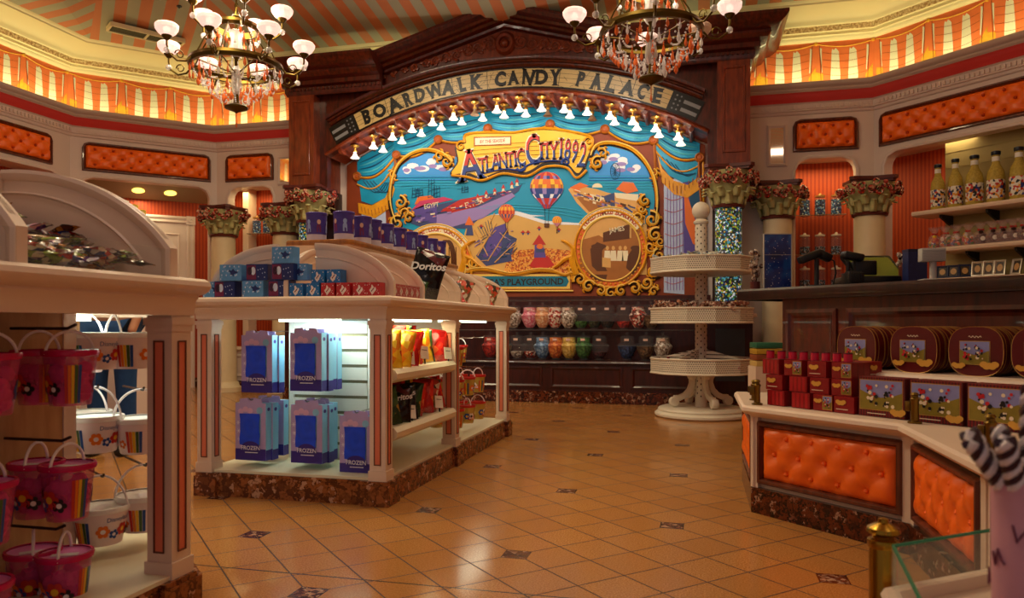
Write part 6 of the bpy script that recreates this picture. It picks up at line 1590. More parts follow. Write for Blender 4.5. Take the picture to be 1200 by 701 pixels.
for j, px in enumerate((1003, 1070, 1143, 1222)):
    for i in range(4):
        S_ = S1+.12+.105*i; v = onS(px+ (0), 400, S1+.12); u = (v[0]-v[1])*RT2; q = diag_fn(S_)(u, 0, 0); k += 1
        lb = 'round topped dark red tin, %s column from left, %s' % (ORD[j], 'front tin' if i == 0 else ORD[i]+' tin from the front')
        if k == 1: o = tn; o.location = (q[0], q[1], .687); o['label'] = lb; o['group'] = 'round tins on the raised ledge'; o.rotation_euler = (0, 0, -PI/4-.1)
        else: dup(tn, (q[0], q[1], .687), rz=-PI/4-.1+.06*j, label=lb, group='round tins on the raised ledge')
# stack of small red boxes at the left end of the counter
RBX = [mat('rb_red', '#8c0e14', .35, var=(30, .3))]+PBX[1:]+[mat('rb_bright', '#b01820', .3), mat('rb_slit', '#5a060c', .4)]
def rbox(w, h, d, kind, seed):
    g = G(); g.box(-w/2, w/2, 0, d, 0, h, 0); F = lambda u, v, dd: (u, -dd, v)
    if kind == 'pic': picture(g, w*.02, w*.46, h*.12, h*.9, F, seed, .001); rounds(g, -w*.24, h*.6, h*.13, F)
    elif kind == 'gold': rounds(g, -w*.15, h*.62, h*.16, F); g.flat([(-w*.4, h*.2), (w*.2, h*.2), (w*.2, h*.24), (-w*.4, h*.24)], .001, 7, F)
    elif kind == 'tube':
        for q in range(4): g.flat([(-w*.45+w*.235*q, h*.05), (-w*.45+w*.235*q+w*.15, h*.05), (-w*.45+w*.235*q+w*.15, h*.95), (-w*.45+w*.235*q, h*.95)], .001, 8, F)
    for q in range(1, 3): g.box(w/2-.0004, w/2+.0006, d*q/3, d*q/3+.002, 0, h, 9)
    return mk('red_box', g, RBX, smooth=False)
SR = 4.13
specs = [(905, 462, 'tube', 0), (934, 466, 'tube', 0), (960, 472, 'pic', 0), (985, 478, 'gold', 0), (903, 445, 'gold', 1), (931, 447, 'tube', 1), (956, 452, 'gold', 1), (982, 455, 'pic', 1), (899, 428, 'tube', 2), (925, 430, 'pic', 2), (953, 432, 'gold', 2), (982, 434, 'pic', 2)]
srcb = {}
row_n = {0: 0, 1: 0, 2: 0}
for x, y, kd, lev in specs:
    v = onS(x+4, y, SR+.02*lev); u = (v[0]-v[1])*RT2; q = diag_fn(SR+.02*lev+.0)(u, 0, 0)
    if kd not in srcb: o = srcb[kd] = rbox(.098, .072, .13, kd, 3)
    else: o = srcb[kd].copy(); COL.objects.link(o)
    o.location = (q[0], q[1], .515+.0735*lev); o.rotation_euler = (0, 0, -PI/4+random.uniform(-.03, .03)); row_n[lev] += 1
    tag(o, 'small red box stacked at the low counter left end, %s row, %s from left' % (('bottom', 'middle', 'top')[lev], ORD[row_n[lev]-1]), 'box', 'small red boxes stacked on the low counter')
for k in range(6):                                  # rear box column, seen from its edge
    q = diag_fn(SR+.28)(uS(1015, SR+.28)-.02-.02*(k//3)*0, 0, 0); q = diag_fn(SR+.2+.12*(k//3))(uS(1018, SR+.25)-.0, 0, 0)
    o = srcb['gold'].copy(); COL.objects.link(o); o.location = (q[0], q[1], .515+.0735*(k % 3)); o.rotation_euler = (0, 0, -PI/4+PI/2); tag(o, 'small red box turned sideways behind the left stack, %s, %s' % (('bottom', 'middle', 'top')[k % 3], 'nearer' if k < 3 else 'farther'), 'box', 'small red boxes stacked on the low counter')
CYM = [mat('tube_crimson', '#c0103c', .3), mat('tube_cap', '#5a0418', .3)]
g = G(); g.cyl((0, 0, 0), .019, .034, 16, 0); g.cyl((0, 0, .034), .0185, .005, 16, 1); cy_ = mk('sweet_tube', g, CYM)
for k in range(8):
    q = diag_fn(SR+.09)(uS(903+13*k, SR+.09), 0, 0); o = cy_ if k == 0 else cy_.copy()
    if k: COL.objects.link(o)
    o.location = (q[0], q[1], .515+.0735*3+.001); tag(o, 'crimson sweet tube on top of the red box stack, %s from the left' % ORD[k], 'sweet tube', 'crimson tubes on the red boxes')
# brass rail sockets on the counter edge
def socket():
    t = thing('brass_socket', 'x', 'rail fitting', (0,0,0)); BR = BRASS
    g = G(); g.lathe([(0, 0), (.026, 0), (.026, .006), (.015, .01), (.015, .085), (.018, .09), (.018, .095), (.012, .10), (.012, .108), (.016, .112), (.010, .12), (0, .122)], (0,0,0), 16); mk('post', g, BR, t)
    g = G(); g.box(-.034, -.012, -.012, .012, .045, .085); mk('clamp', g, BR, t, bev=.003); return t
sk = socket(); sp_ = [(890, 478), (884, 470), (1072, 496), (1161, 533)]
lbs = ['brass rail post at the left corner of the low counter before red boxes', 'second brass rail post behind the left corner of the low counter', 'brass rail post in front of the middle picture box', 'brass rail post on the counter edge beside the striped sweets']
for k, (x, y) in enumerate(sp_):
    p = onZ(x, y, .515)
    if k == 0: p = (AX+.03, AY+.03); 
    if k == 1: p = (AX+.03, AY+.25)
    if k == 0: sk.location = (p[0], p[1], .515); sk['label'] = lbs[0]
    else: dup(sk, (p[0], p[1], .515), rz=(0, .3, -PI/4, -.8)[k], label=lbs[k], scale=.85 if k == 1 else 1)
# ================= DARK REGISTER COUNTER =================
SW = 5.10; fW = diag_fn(SW)
wc = thing('register_counter', 'tall dark wooden panelled cash register counter behind the tins', 'counter', (1.2, 4.2, 0))
uL = uS(917, SW); uR = -1.1; uE = uS(866, SW-.06)
g = G(); g.prism([(uL, 0), (uR, 0), (uR, 1.05), (uL, 1.05)], -.6, 0, 0, fW)
for a, b_ in ((uL+.03, uL+.36), (uL+.42, uL+1.55)):
    pth = [(a, .55), (b_, .55), (b_, .99), (a, .99)]; g.sweep(pth, [(0, 0), (.0, .012), (.02, .016), (.035, .004), (.05, -.0)], lambda u, v, h: fW(u, v, h), closed=True, closep=False)
mk('body', g, wood('register_wood', '#3c1209', '#65210f'), wc, world=True, smooth=False)
g = G(); g.prism([(uE, -.0), (uR+.05, -.0), (uR+.05, .7), (uE, .7)], 0, .01, 0, lambda a, b_, d: fW(a, 1.05+d, .06-b_))
g.sweep([(uE, 0), (uR+.05, 0)], [(-.64, 1.05), (.045, 1.05), (.06, 1.058), (.064, 1.08), (.06, 1.105), (.045, 1.118), (-.64, 1.118)], lambda a, b_, h: fW(a, h, b_)); mk('countertop', g, WOODD, wc, world=True)
g = G()
CTZ = 1.118
def onC(px, back): v = onS(px, 330, SW+back*2*RT2); return (v[0], v[1], CTZ)
# starry blue panel
t = thing('display_board', 'upright blue starry sky display board standing on the register counter', 'display board', onC(911, .12), TH)
m, nt, b = base('starry_print', .25, coat=.3)
v_ = coord(nt, 'Object'); sky = ramp(nt, noise(nt, v_, 7, 5), [(.3, '#04123c'), (.5, '#0a2c7c'), (.72, '#2a74c8')])
vo = nt.nodes.new('ShaderNodeTexVoronoi'); vo.inputs['Scale'].default_value = 60; nt.links.new(v_, vo.inputs['Vector'])
st = math_(nt, 'LESS_THAN', vo.outputs['Distance'], .11); nt.links.new(mixc(nt, st, sky, (.9, .95, 1)), b.inputs['Base Color'])
g = G(); g.box(-.083, .083, -.006, .006, 0, .335); mk('board', g, m, t, smooth=False)
g = G(); g.sweep([(-.085, 0), (.085, 0), (.085, .337), (-.085, .337)], [(-.001, -.007), (-.001, .009), (.004, .009), (.004, -.007)], lambda u, v, d: (u, -d, v), closed=True); g.box(-.08, .08, -.0075, -.0065, .208, .210); mk('edge_trim', g, LGREY, t, smooth=False)
g = G(); g.box(-.06, .06, -.02, .09, 0, .008); g.box(-.02, .02, .006, .05, .0, .18); mk('stand', g, LGREY, t, smooth=False)
# scanner on stand
t = thing('barcode_scanner', 'black barcode scanner head on a short stand beside the blue board', 'scanner', onC(957, .10), TH)
g = G(); g.cyl((0, 0, 0), .045, .012, 20); g.cyl((0, 0, .012), .013, .15, 14); mk('stand', g, DGREY, t)
g = G(); f = lambda x, y, z: (x*.93-z*.36, y, .165+x*.36+z*.93)
g.box(-.10, .03, -.035, .035, 0, .045, 0, f); mk('head', g, BLACK, t, bev=.012)
g = G(); f = lambda x, y, z: (x*.90+z*.42, y, .19-x*.42+z*.9); g.box(-.01, .085, -.03, .03, -.015, .03, 0, f); mk('hood', g, BLACK, t, bev=.010)
g = G(); g.tube([(.06, 0, .17), (.10, 0, .15), (.115, .01, .08), (.10, .02, .005)], .005, 8); mk('cable', g, DGREY, t)
# register
t = thing('cash_register', 'black cash register with a tilted greenish touch screen on the dark counter', 'cash register', onC(1020, .16), TH-.05)
g = G(); g.box(-.12, .16, -.02, .2, 0, .05); g.box(-.06, .06, .05, .14, .05, .14); mk('base', g, BLACK, t, bev=.01)
tilt = math.radians(38)
def fS2(u, v, d): return (u+.045+v*-.33, .02+v*math.sin(tilt)-d*math.cos(tilt), .015+v*math.cos(tilt)+d*math.sin(tilt))
g = G(); g.prism([(-.08, 0), (.19, 0), (.19, .205), (-.08, .205)], -.03, 0, 0, fS2); mk('screen_housing', g, BLACK, t, bev=.008)
g = G(); g.prism([(-.055, .022), (.168, .022), (.168, .185), (-.055, .185)], 0, .002, 0, fS2); mk('screen', g, mat('lcd_green', '#6b6a20', .15, emit=.12, ecol='#8a8a30'), t, smooth=False)
g = G(); f = lambda x, y, z: (x*.97+z*.2, y, z*.97-x*.2); g.box(-.16, -.05, .02, .10, .125, .165, 0, lambda x, y, z: f(x, y, z)); mk('customer_display', g, BLACK, t, bev=.01)
g = G(); g.cyl((-.10, .05, 0), .012, .13, 12); mk('display_stem', g, BLACK, t)
t = thing('receipt_printer', 'dark ribbed receipt printer box left of the touch screen', 'printer', onC(1002, .05), TH); g = G(); g.box(-.035, .045, -.01, .09, 0, .065); 
for k in range(5): g.box(-.03+.014*k, -.024+.014*k, -.014, -.01, .008, .058)
mk('case', g, BLACK, t, bev=.004); g = G(); g.box(-.03, .04, 0, .06, .065, .072); mk('lid', g, DGREY, t, bev=.002)
# pole display
t = thing('pole_display', 'grey customer pole display facing away on the dark counter', 'pole display', onC(1092, .12), TH-.2)
g = G(); g.box(-.05, .05, -.04, .06, 0, .012); mk('base', g, LGREY, t, bev=.003)
g = G(); g.cyl((0.005, 0, .01), .016, .11, 16); mk('pole', g, LGREY, t)
g = G(); g.box(-.055, .055, -.03, .03, .10, .165)
for k in range(9): g.box(-.052, .052, -.033, -.03, .106+.006*k, .109+.006*k)
mk('head', g, LGREY, t, bev=.004)
t = thing('gift_carton', 'tall narrow dark blue carton behind the grey pole display', 'box', onC(1072, .26), TH); g = G(); g.box(-.05, .05, -.03, .03, 0, .18); 
mk('carton', g, [mat('navy_card', '#1a2458', .4, var=(40, .5))], t, smooth=False); g = G(); g.box(-.051, .051, -.031, .031, .168, .182); mk('lid', g, mat('navy_lid', '#141a40', .4), t, smooth=False)
# soft grey plush-like bouquet of wrapped sweets at the left end
t = thing('sweet_bouquet', 'bunch of clear wrapped brown sweets at the left end of the register counter', 'bouquet', onC(885, .06), 0)
WRM = foil('bouquet_wrap', ['#6a4a3c', '#b8a090', '#3c2420', '#d8c8b8', '#8a6a58'], 60, .2)
g = G(); g.cyl((0, 0, 0), .03, .05, 14); mk('pot', g, ABA, t)
rq = random.Random(8)
for k in range(26):
    g = G(); z = rq.uniform(.05, .24); a = rq.uniform(0, 2*PI); r = rq.uniform(0, .035)*(1.3-abs(z-.15)*3); g.ball((r*math.cos(a), r*math.sin(a), z), .015, 6); g.tube([(r*.5*math.cos(a), r*.5*math.sin(a), .04), (r*math.cos(a), r*math.sin(a), z)], .0015, 4); mk('wrapped_sweet', g, WRM, t)
t = thing('sweet_bouquet', 'small bunch of wrapped sweets showing behind the touch screen', 'bouquet', onC(1060, .34), 0)
g = G(); g.cyl((0, 0, 0), .03, .1, 14); mk('pot', g, ABA, t)
for k in range(14):
    g = G(); a = rq.uniform(0, 2*PI); r = rq.uniform(0, .04); z = rq.uniform(.12, .17); g.ball((r*math.cos(a), r*math.sin(a), z), .014, 6); g.tube([(r*.5*math.cos(a), r*.5*math.sin(a), .09), (r*math.cos(a), r*math.sin(a), z)], .0015, 4); mk('wrapped_sweet', g, WRM, t)
# column foot area: little stand with books seen left of the register counter
p = atT(898, 420, 6.2); t = thing('book_stack', 'small stack of yellow and green books left of the dark register counter', 'books', (p[0], p[1], 0), TH)
g = G(); g.box(-.12, .12, -.1, .1, 0, .56); mk('stand', g, CREAM, t, smooth=False)
for k, (c, h) in enumerate((('#c8a860', .05), ('#8a4a28', .04), ('#b8902c', .045), ('#2c6a50', .05))):
    g = G(); g.box(-.11, .11, -.09, .09, .56+.05*k, .56+.05*k+.045); mk('book', g, mat('book_%d' % k if False else 'book_cover_'+'abcd'[k], c, .5), t, bev=.004)

# ================= SHELVES ON THE RIGHT DIAGONAL =================
SB = 10.95; SF = 10.82; fB = diag_fn(SB+.35); uB = lambda px, S=SB: uS(px, S)
ul = uB(1083, SF); sh = thing('wall_shelving', 'cream wall shelving with three long shelves in the right hand niche', 'shelving', (2.6, 8.2, 1.2))
g = G(); g.prism([(ul+.03, .9), (ul+2.2, .9), (ul+2.2, 2.86), (ul+.03, 2.86)], -.04, 0, 0, fB); 
for k in range(12): g.box(ul+.03, ul+2.2, .95+.16*k, .955+.16*k, 0, .006, 0, fB)
mk('back_panel', g, mat('olive_panel', '#a8945a', .6), sh, world=True, smooth=False)
fSh = diag_fn(SF)
for z, x0 in ((2.085, 1069), (1.69, 1098), (1.375, 1098)):
    u0 = uB(x0, SF); g = G(); g.sweep([(u0, 0), (u0+2.1, 0)], [(-.33, z-.05), (-.01, z-.05), (.012, z-.04), (.018, z-.02), (.01, z), (-.33, z)], lambda a, b_, h: fSh(a, h, b_)); o = mk('shelf', g, CREAM, sh, world=True)
    for k in range(4):
        uu = u0+.25+.45*k; g = G(); g.prism([(-.30, z-.05), (-.08, z-.05), (-.08, z-.08), (-.30, z-.17)], uu-.012, uu+.012, 0, lambda a, b_, h: fSh(h, b_, a)); mk('bracket', g, BLACK, o, world=True, smooth=False)
# bottles
BOT = mat('bottle_glass', '#c8b050', .1, alpha=.85, var=(60, .5), bump=(90, .5)); BL = foil('bottle_label', ['#e8e0d0', '#c83020', '#f0ece0', '#202020', '#e8a030', '#f0ece0', '#2a3a8c', '#f0f0e8'], 45, .5); CAP = mat('bottle_cap', '#101828', .3)
def bottle():
    t = thing('sweet_bottle', 'x', 'bottle', (0,0,0)); r = .078; h = .52
    g = G(); g.lathe([(0, 0), (r*.95, 0), (r, .01), (r, .25), (r*.9, .31), (r*.5, .37), (r*.42, .40), (r*.40, .47), (0, .47)], (0,0,0), 24); mk('glass', g, BOT, t)
    g = G(); g.lathe([(r*1.015, .04), (r*1.015, .22)], (0,0,0), 24); mk('label', g, BL, t); g = G(); g.lathe([(r*.44, .405), (r*.425, .45)], (0,0,0), 24); mk('neck_label', g, MATS['car_white'], t)
    g = G(); g.lathe([(0, .465), (r*.5, .465), (r*.54, .475), (r*.54, .50), (r*.4, .505), (0, .505)], (0,0,0), 20); mk('cap', g, CAP, t); return t
bt = bottle()
for k, px in enumerate((1099, 1119.5, 1142, 1167, 1194)):
    q = diag_fn(SF+.17)(uB(px, SF+.17), 0, 0); lb = 'large clear bottle filled with sweets on the top shelf at right, %s from the left' % ORD[k]
    if k == 0: bt.location = (q[0], q[1], 2.086); bt['label'] = lb; bt['group'] = 'bottles on the top right shelf'; bt.scale = (.86, .86, .95)
    else: o = dup(bt, (q[0], q[1], 2.086), rz=k, label=lb, group='bottles on the top right shelf', scale=(1.0-.14*(k == 1), 1.0-.14*(k == 1), 1.0))
# second shelf: bags of bright balls, then dark jars with ribbon
BALLS = foil('bright_balls', ['#d83020', '#e8b820', '#2a8c4a', '#2a60b0', '#e87020', '#f0e8e0'], 30, .3); CELLO = mat('cellophane', '#e8c0c0', .08, alpha=.28); DARKSW = mat('dark_sweet', '#2a1008', .35, var=(30, .4))
def cello(fill, nm):
    t = thing('sweet_bag', 'x', 'sweet bag', (0,0,0)); g = G(); rr = random.Random(3)
    for k in range(16): a = rr.uniform(0, 6.28); g.ball((.035*math.cos(a)*rr.random()**.3, .035*math.sin(a), .03+.028*(k//5)), .024, 8)
    mk('sweets', g, fill, t); g = G(); g.lathe([(0, 0), (.06, .002), (.064, .06), (.05, .12), (.016, .145), (.03, .17), (.055, .205), (.065, .215)], (0,0,0), 16); mk('wrapper', g, CELLO, t)
    g = G(); g.lathe([(.018, .138), (.022, .145), (.018, .152)], (0,0,0), 12); g.ball((.02, -.012, .145), .012, 8); g.ball((-.02, -.012, .145), .012, 8); mk('ribbon', g, STR[0], t)
    if fill is DARKSW:
        g = G(); g.lathe([(0, .003), (.022, .002), (.022, -.002)], (0,0,0), 16, 0, lambda x, y, z: (x, -.062-z, .055+y)); mk('round_label', g, PT, t)
    return t
c1 = cello(BALLS, 'b'); c2 = cello(DARKSW, 'd')
for k, px in enumerate((1083+0, 1095, 1108, 1121, 1135, 1149, 1163, 1175, 1187, 1199)):
    q = diag_fn(SF+.12)(uB(px, SF+.12), 0, 0); s_ = c1 if k < 5 else c2
    if k == 0: continue
    lb = 'cellophane bag of %s, right hand shelf, %s from left' % ('bright coloured balls' if k < 5 else 'dark sweets with a round label', ORD[k-1])
    if k in (1, 5): s_.location = (q[0], q[1], 1.692); s_['label'] = lb; s_['group'] = 'cellophane bags on the right shelf'
    else: dup(s_, (q[0], q[1], 1.692), rz=.0 if k > 5 else k, label=lb, group='cellophane bags on the right shelf')
# third shelf: frames and small boxes
FRM = [mat('silver_frame', '#c8c0b0', .3, metal=.6), mat('photo_dark', '#3a2a20', .4, var=(30, .4)), mat('photo_blue', '#1c2a50', .4, var=(30, .4)), mat('photo_skin', '#c89a60', .4)]
def frame(w, h, blue=0):
    t = thing('framed_picture', 'x', 'framed picture', (0,0,0)); L_ = .25
    F = lambda u, v, d: (u, v*math.sin(L_)-d*math.cos(L_), v*math.cos(L_)+d*math.sin(L_)+.004)
    g = G(); g.sweep([(-w/2, 0), (w/2, 0), (w/2, h), (-w/2, h)], [(0, 0), (0, .012), (.008, .014), (.018, .006), (.018, 0)], F, closed=True); mk('frame', g, FRM[2 if blue else 0], t)
    g = G(); g.prism([(-w/2, 0), (w/2, 0), (w/2, h), (-w/2, h)], -.004, .003, 1, F); g.flat([(.25*w*math.cos(a), h*.5+.25*h*math.sin(a)) for a in [2*PI*q/10 for q in range(10)]], .004, 3, F); mk('picture', g, FRM, t, smooth=False)
    g = G(); g.tube([(0, .02, h*.6), (0, .06, 0)], .004, 6); mk('strut', g, DGREY, t); return t
fa = frame(.10, .15); fb_ = frame(.11, .13, 1)
for k, (px, kd) in enumerate(((1104, 1), (1117, 1), (1131, 1), (1145, 0), (1158, 0), (1171, 0), (1190, 0))):
    q = diag_fn(SF+.1)(uB(px, SF+.1), 0, 0); lb = '%s framed picture on the lowest right hand shelf, %s from the left' % ('dark blue' if kd else 'silver', ORD[k]); s_ = fb_ if kd else fa
    if k in (0, 3): s_.location = (q[0], q[1], 1.376); s_['label'] = lb; s_['group'] = 'small framed pictures'; s_.rotation_euler = (0, 0, -PI/4+.3)
    else: dup(s_, (q[0], q[1], 1.376), rz=-PI/4+(.5, .3, .6, .3, .2, .1, -.2)[k], label=lb, group='small framed pictures')
# ================= JAR RACKS IN THE TWO SMALL NICHES =================
JGL = mat('jar_glass', '#b0b8c0', .04, alpha=.12); JLID = mat('jar_lid', '#b8884c', .35, metal=.4); JLW = mat('jar_lid_white', '#e8d8c4', .4)
FB1 = foil('jar_beads_blue', ['#1c3c8c', '#d8e8f8', '#0c1830', '#4a90d0', '#102040', '#203c70'], 70, .2); FB2 = foil('jar_beads_dark', ['#301820', '#7090b0', '#180c18', '#c8b0b8', '#402838'], 70, .2)
def rjar(fill, lidm, lev):
    t = thing('candy_jar', 'x', 'jar', (0,0,0)); r = .062; h = .22
    g = G(); g.lathe([(0, .004), (r*.93, .004), (r*.93, h*lev), (0, h*lev)], (0,0,0), 16); mk('sweets', g, fill, t)
    g = G(); g.lathe([(0, 0), (r, 0), (r, h*.85), (r*.8, h*.92), (r*.8, h)], (0,0,0), 16); mk('glass', g, JGL, t)
    g = G(); g.lathe([(0, h), (r*.92, h), (r*.92, h+.02), (r*.3, h+.028), (r*.2, h+.045), (0, h+.05)], (0,0,0), 16); mk('lid', g, lidm, t); return t
j1 = rjar(FB1, JLID, .85); j2 = rjar(FB2, JLW, .45); u_ = set(); WN = WY+.45
def rack(pxs, ys_, lab):
    t = thing('jar_rack', 'clear wall rack with wire edges holding sweet jars, '+lab, 'rack', (onY(pxs[1], 300, WN)[0], WN+.1, 1.2))
    for r_i, y in enumerate(ys_):
        a = onY(pxs[0]-11, y, WN-.1); c = onY(pxs[-1]+11, y, WN-.1); z = onY(pxs[1], y, WN)[2]
        g = G(); g.box(a[0], c[0], WN-.12, WN+.14, z-.012, z-.002); mk('shelf', g, CLEAR, t, world=True, smooth=False)
        g = G(); g.tube([(a[0], WN+.14, z-.006), (a[0], WN-.12, z-.006), (c[0], WN-.12, z-.006), (c[0], WN+.14, z-.006)], .005, 6); mk('wire', g, CHROME, t, world=True)
        for k, px in enumerate(pxs):
            q = onY(px, y, WN); s_, key = (j1, 'a') if r_i == 0 else (j2, 'b'); loc = (q[0], WN, z)
            lb = 'sweet jar in the rack %s, %s row, %s' % (lab, ('top', 'second', 'third')[r_i], ('left', 'middle', 'right')[k] if len(pxs) == 3 else ('left', 'right')[k])
            if key in u_: dup(s_, loc, rz=k, label=lb, group='jars in the wall racks')
            else: s_.location = loc; s_['label'] = lb; s_['group'] = 'jars in the wall racks'; u_.add(key)
rack((943, 961, 980), (253, 299, 338), 'right of the wooden arch'); rack((301, 313, 325), (274, 312), 'left of the wooden arch')
# ================= JAR COUNTER BELOW THE MURAL =================
jc = thing('jar_counter', 'dark wooden counter with marble plinth below the mural carrying rows of glass jars', 'counter', (XC, 8.8, 0))
jx0, jx1 = XC-2.3, XC+2.34
g = G(); g.box(jx0, jx1, 8.50, 8.99, 0, .135); mk('plinth', g, MARBLED, jc, world=True, smooth=False)
g = G(); g.box(jx0, jx1, 8.54, 8.99, .135, .45)
fJ = fXZ(8.54); n = 5
for k in range(n):
    a = jx0+(jx1-jx0)*k/n+.05; b_ = jx0+(jx1-jx0)*(k+1)/n-.05; g.sweep([(a, .17), (b_, .17), (b_, .42), (a, .42)], [(0, 0), (0, .012), (.02, .014), (.04, 0)], fJ, closed=True, closep=False)
JW = wood('jar_counter_wood', '#2a0a06', '#451208')
mk('body', g, JW, jc, world=True, smooth=False)
g = G(); g.sweep([(jx1, 8.54), (jx0, 8.54)], [(-.45, .45), (.03, .45), (.045, .46), (.04, .475), (.03, .485), (-.45, .485)], ID); mk('worktop', g, JW, jc, world=True)
g = G(); g.box(jx0, jx1, 8.96, 9.0, .48, 1.25); mk('back_board', g, JW, jc, world=True, smooth=False)
zU = .845
g = G(); g.box(jx0+.1, jx1-.05, 8.66, 8.95, zU-.012, zU); g.box(jx0+.1, jx1-.05, 8.68, 8.95, 1.19, 1.20); mk('glass_shelf', g, CLEAR, jc, world=True, smooth=False)
g = G(); g.tube([(jx0+.1, 8.66, zU-.006), (jx1-.05, 8.66, zU-.006)], .0035, 6); g.tube([(jx0+.1, 8.68, 1.195), (jx1-.05, 8.68, 1.195)], .0035, 6); mk('rail', g, DWIRE, jc, world=True)
for s_ in (-1, 1):                                    # pedestals under the crystal columns
    x = XC+s_*2.52; t = thing('column_pedestal', 'dark wooden pedestal with a grey panel under the %s crystal column' % ('right' if s_ > 0 else 'left'), 'pedestal', (x, 8.48, 0))
    g = G(); g.box(x-.24, x+.24, 8.28, 8.70, .1, .98); mk('body', g, JW, t, world=True, smooth=False)
    g = G(); g.box(x-.26, x+.26, 8.26, 8.72, 0, .135); mk('plinth', g, MARBLED, t, world=True, smooth=False)
    g = G(); g.box(x-.28, x+.28, 8.24, 8.74, .98, 1.02); mk('cap', g, CREAM if s_ > 0 else JW, t, world=True, bev=.008)
    g = G(); g.prism([(x-.14, .3), (x+.16, .3), (x+.16, .86), (x-.14, .86)], 0, .006, 0, fXZ(8.28)); mk('inset_panel', g, mat('slate_panel', '#3c4452', .3, var=(12, .2)), t, world=True, smooth=False)
GJ = mat('big_jar_glass', '#a0a4a8', .04, alpha=.07)
FILL = [('pink', ['#e88aa0', '#f0b8c0', '#d86a80']), ('peach', ['#e8a878', '#f0c8a0', '#d89060']), ('red and white', ['#c83a30', '#f0e0d0', '#8c1c18', '#e8c8b0']), ('pale mixed', ['#d8c8b8', '#a89888', '#f0e8e0', '#806858']),
        ('green', ['#3a6a2c', '#4c8038', '#28501e']), ('dark green', ['#26321c', '#38462a', '#181c10']), ('dark', ['#20140e', '#30221a', '#140c08']), ('red', ['#b02020', '#d03828', '#801414']), ('red and cream', ['#c84838', '#f0d8c8', '#60201c']), ('brown', ['#6a4a30', '#8a6a48', '#4a3020']),
        ('blue', ['#6a90b8', '#90b0d0', '#4a6a90']), ('orange', ['#d87028', '#e89040', '#b85018']), ('yellow', ['#d8b050', '#e8c870', '#c09838']), ('purple brown', ['#4a2028', '#603038', '#301418']), ('navy', ['#2a3c68', '#3c5488', '#182848'])]
FM = {nm: foil('fill_'+nm.replace(' ', '_'), c, 48, .35) for nm, c in FILL}
def bjar(fill, lev):
    t = thing('glass_candy_jar', 'x', 'jar', (0,0,0))
    prof = [(0, .0), (.055, .0), (.06, .008), (.045, .02), (.075, .06), (.105, .13), (.118, .175)]
    top_ = [(.122, .18), (.10, .20), (.085, .21), (.085, .275), (.07, .295), (.02, .302), (.012, .312), (.022, .325), (.012, .338), (0, .34)]
    g = G(); z_ = .18 if lev < .9 else .27
    fp = [(0, .022), (.042, .024), (.070, .06), (.100, .13), (.110, .172)]
    if z_ > .2: fp += [(.078, .205), (.078, z_), (0, z_+.005)]
    else: fp += [(0, .176)]
    if lev < .4: fp = [(0, .022), (.042, .024), (.070, .06), (.085, .10), (0, .105)]
    g.lathe(fp, (0,0,0), 20); mk('sweets', g, fill, t); g = G(); g.lathe(prof, (0,0,0), 20); mk('glass_bowl', g, GJ, t)
    g = G(); g.lathe(top_, (0,0,0), 20); g.tube([(.12*math.cos(a), .12*math.sin(a), .178) for a in [2*PI*i/20 for i in range(20)]], .005, 5, closed=True); o = mk('glass_lid', g, GJ, t)
    g = G(); vs = []; 
    g.add([(.088*math.cos(a), .088*math.sin(a), z) for a in [-PI/2-.3+.1*i for i in range(7)] for z in (.235, .262)], [(2*i, 2*i+2, 2*i+3, 2*i+1) for i in range(6)]); mk('label', g, mat('jar_label', '#e0b8a8', .5), t)
    return t
rows = [(8.80, zU, [(602,'pale mixed',1),(621,'pink',1),(636,'peach',1),(650.5,'red and white',1),(666,'pale mixed',1),(681,'green',0),(696.5,'dark green',0),(712,'dark',.3),(731,'red',0),(748,'red and cream',1),(763,'brown',.5)], 'upper'),
        (8.72, .486, [(575,'red',1),(590,'brown',.5),(606,'pale mixed',0),(622,'red and cream',0),(636,'blue',1),(651.5,'orange',1),(667,'yellow',1),(684,'green',1),(702.5,'purple brown',.3),(735,'navy',.5),(757,'brown',.5),(777,'pale mixed',1)], 'lower')]
js = {}
for Y, z, lst, nm in rows:
    for k, (px, fl_, lev) in enumerate(lst):
        q = onY(px, 400, Y); key = (fl_, lev); lb = 'glass jar of %s sweets, %s row below the mural, %s from left' % (fl_, nm, ORD[k])
        if key not in js: o = js[key] = bjar(FM[fl_], lev); o.location = (q[0], Y, z); o['label'] = lb
        else: o = dup(js[key], (q[0], Y, z), label=lb)
        o['group'] = 'glass jars below the mural'; o.scale = (1, 1, .98)
# ================= TIERED ROUND STAND =================
p = atT(821.5, 487, 7.38); SX, SY = p[0], p[1]
WP = mat('stand_white', '#e4dccc', .45)
m, nt, b = base('perforated_white', .45); b.inputs['Base Color'].default_value = (*hexc('#d8c8b8'), 1)
uvv = coord(nt, 'Generated', scale=(1, 1, 1)); 
pts_ = nt.nodes.new('ShaderNodeTexCoord'); sx_ = sep(nt, pts_.outputs['Object']); angn = math_(nt, 'MULTIPLY', math_(nt, 'ARCTAN2', sx_[1], sx_[0]), 24.0); zn = math_(nt, 'MULTIPLY', sx_[2], 52.0)
hole = math_(nt, 'LESS_THAN', math_(nt, 'ADD', math_(nt, 'POWER', math_(nt, 'SUBTRACT', math_(nt, 'FRACT', math_(nt, 'ADD', angn, math_(nt, 'MULTIPLY', math_(nt, 'FLOOR', zn), .5))), .5), 2.0), math_(nt, 'POWER', math_(nt, 'SUBTRACT', math_(nt, 'FRACT', zn), .5), 2.0)), .075)
tr = nt.nodes.new('ShaderNodeMix'); tr.data_type = 'RGBA'
nt.links.new(mixc(nt, hole, hexc('#e4dccc'), hexc('#4a3c34')), b.inputs['Base Color'])
PERF = m
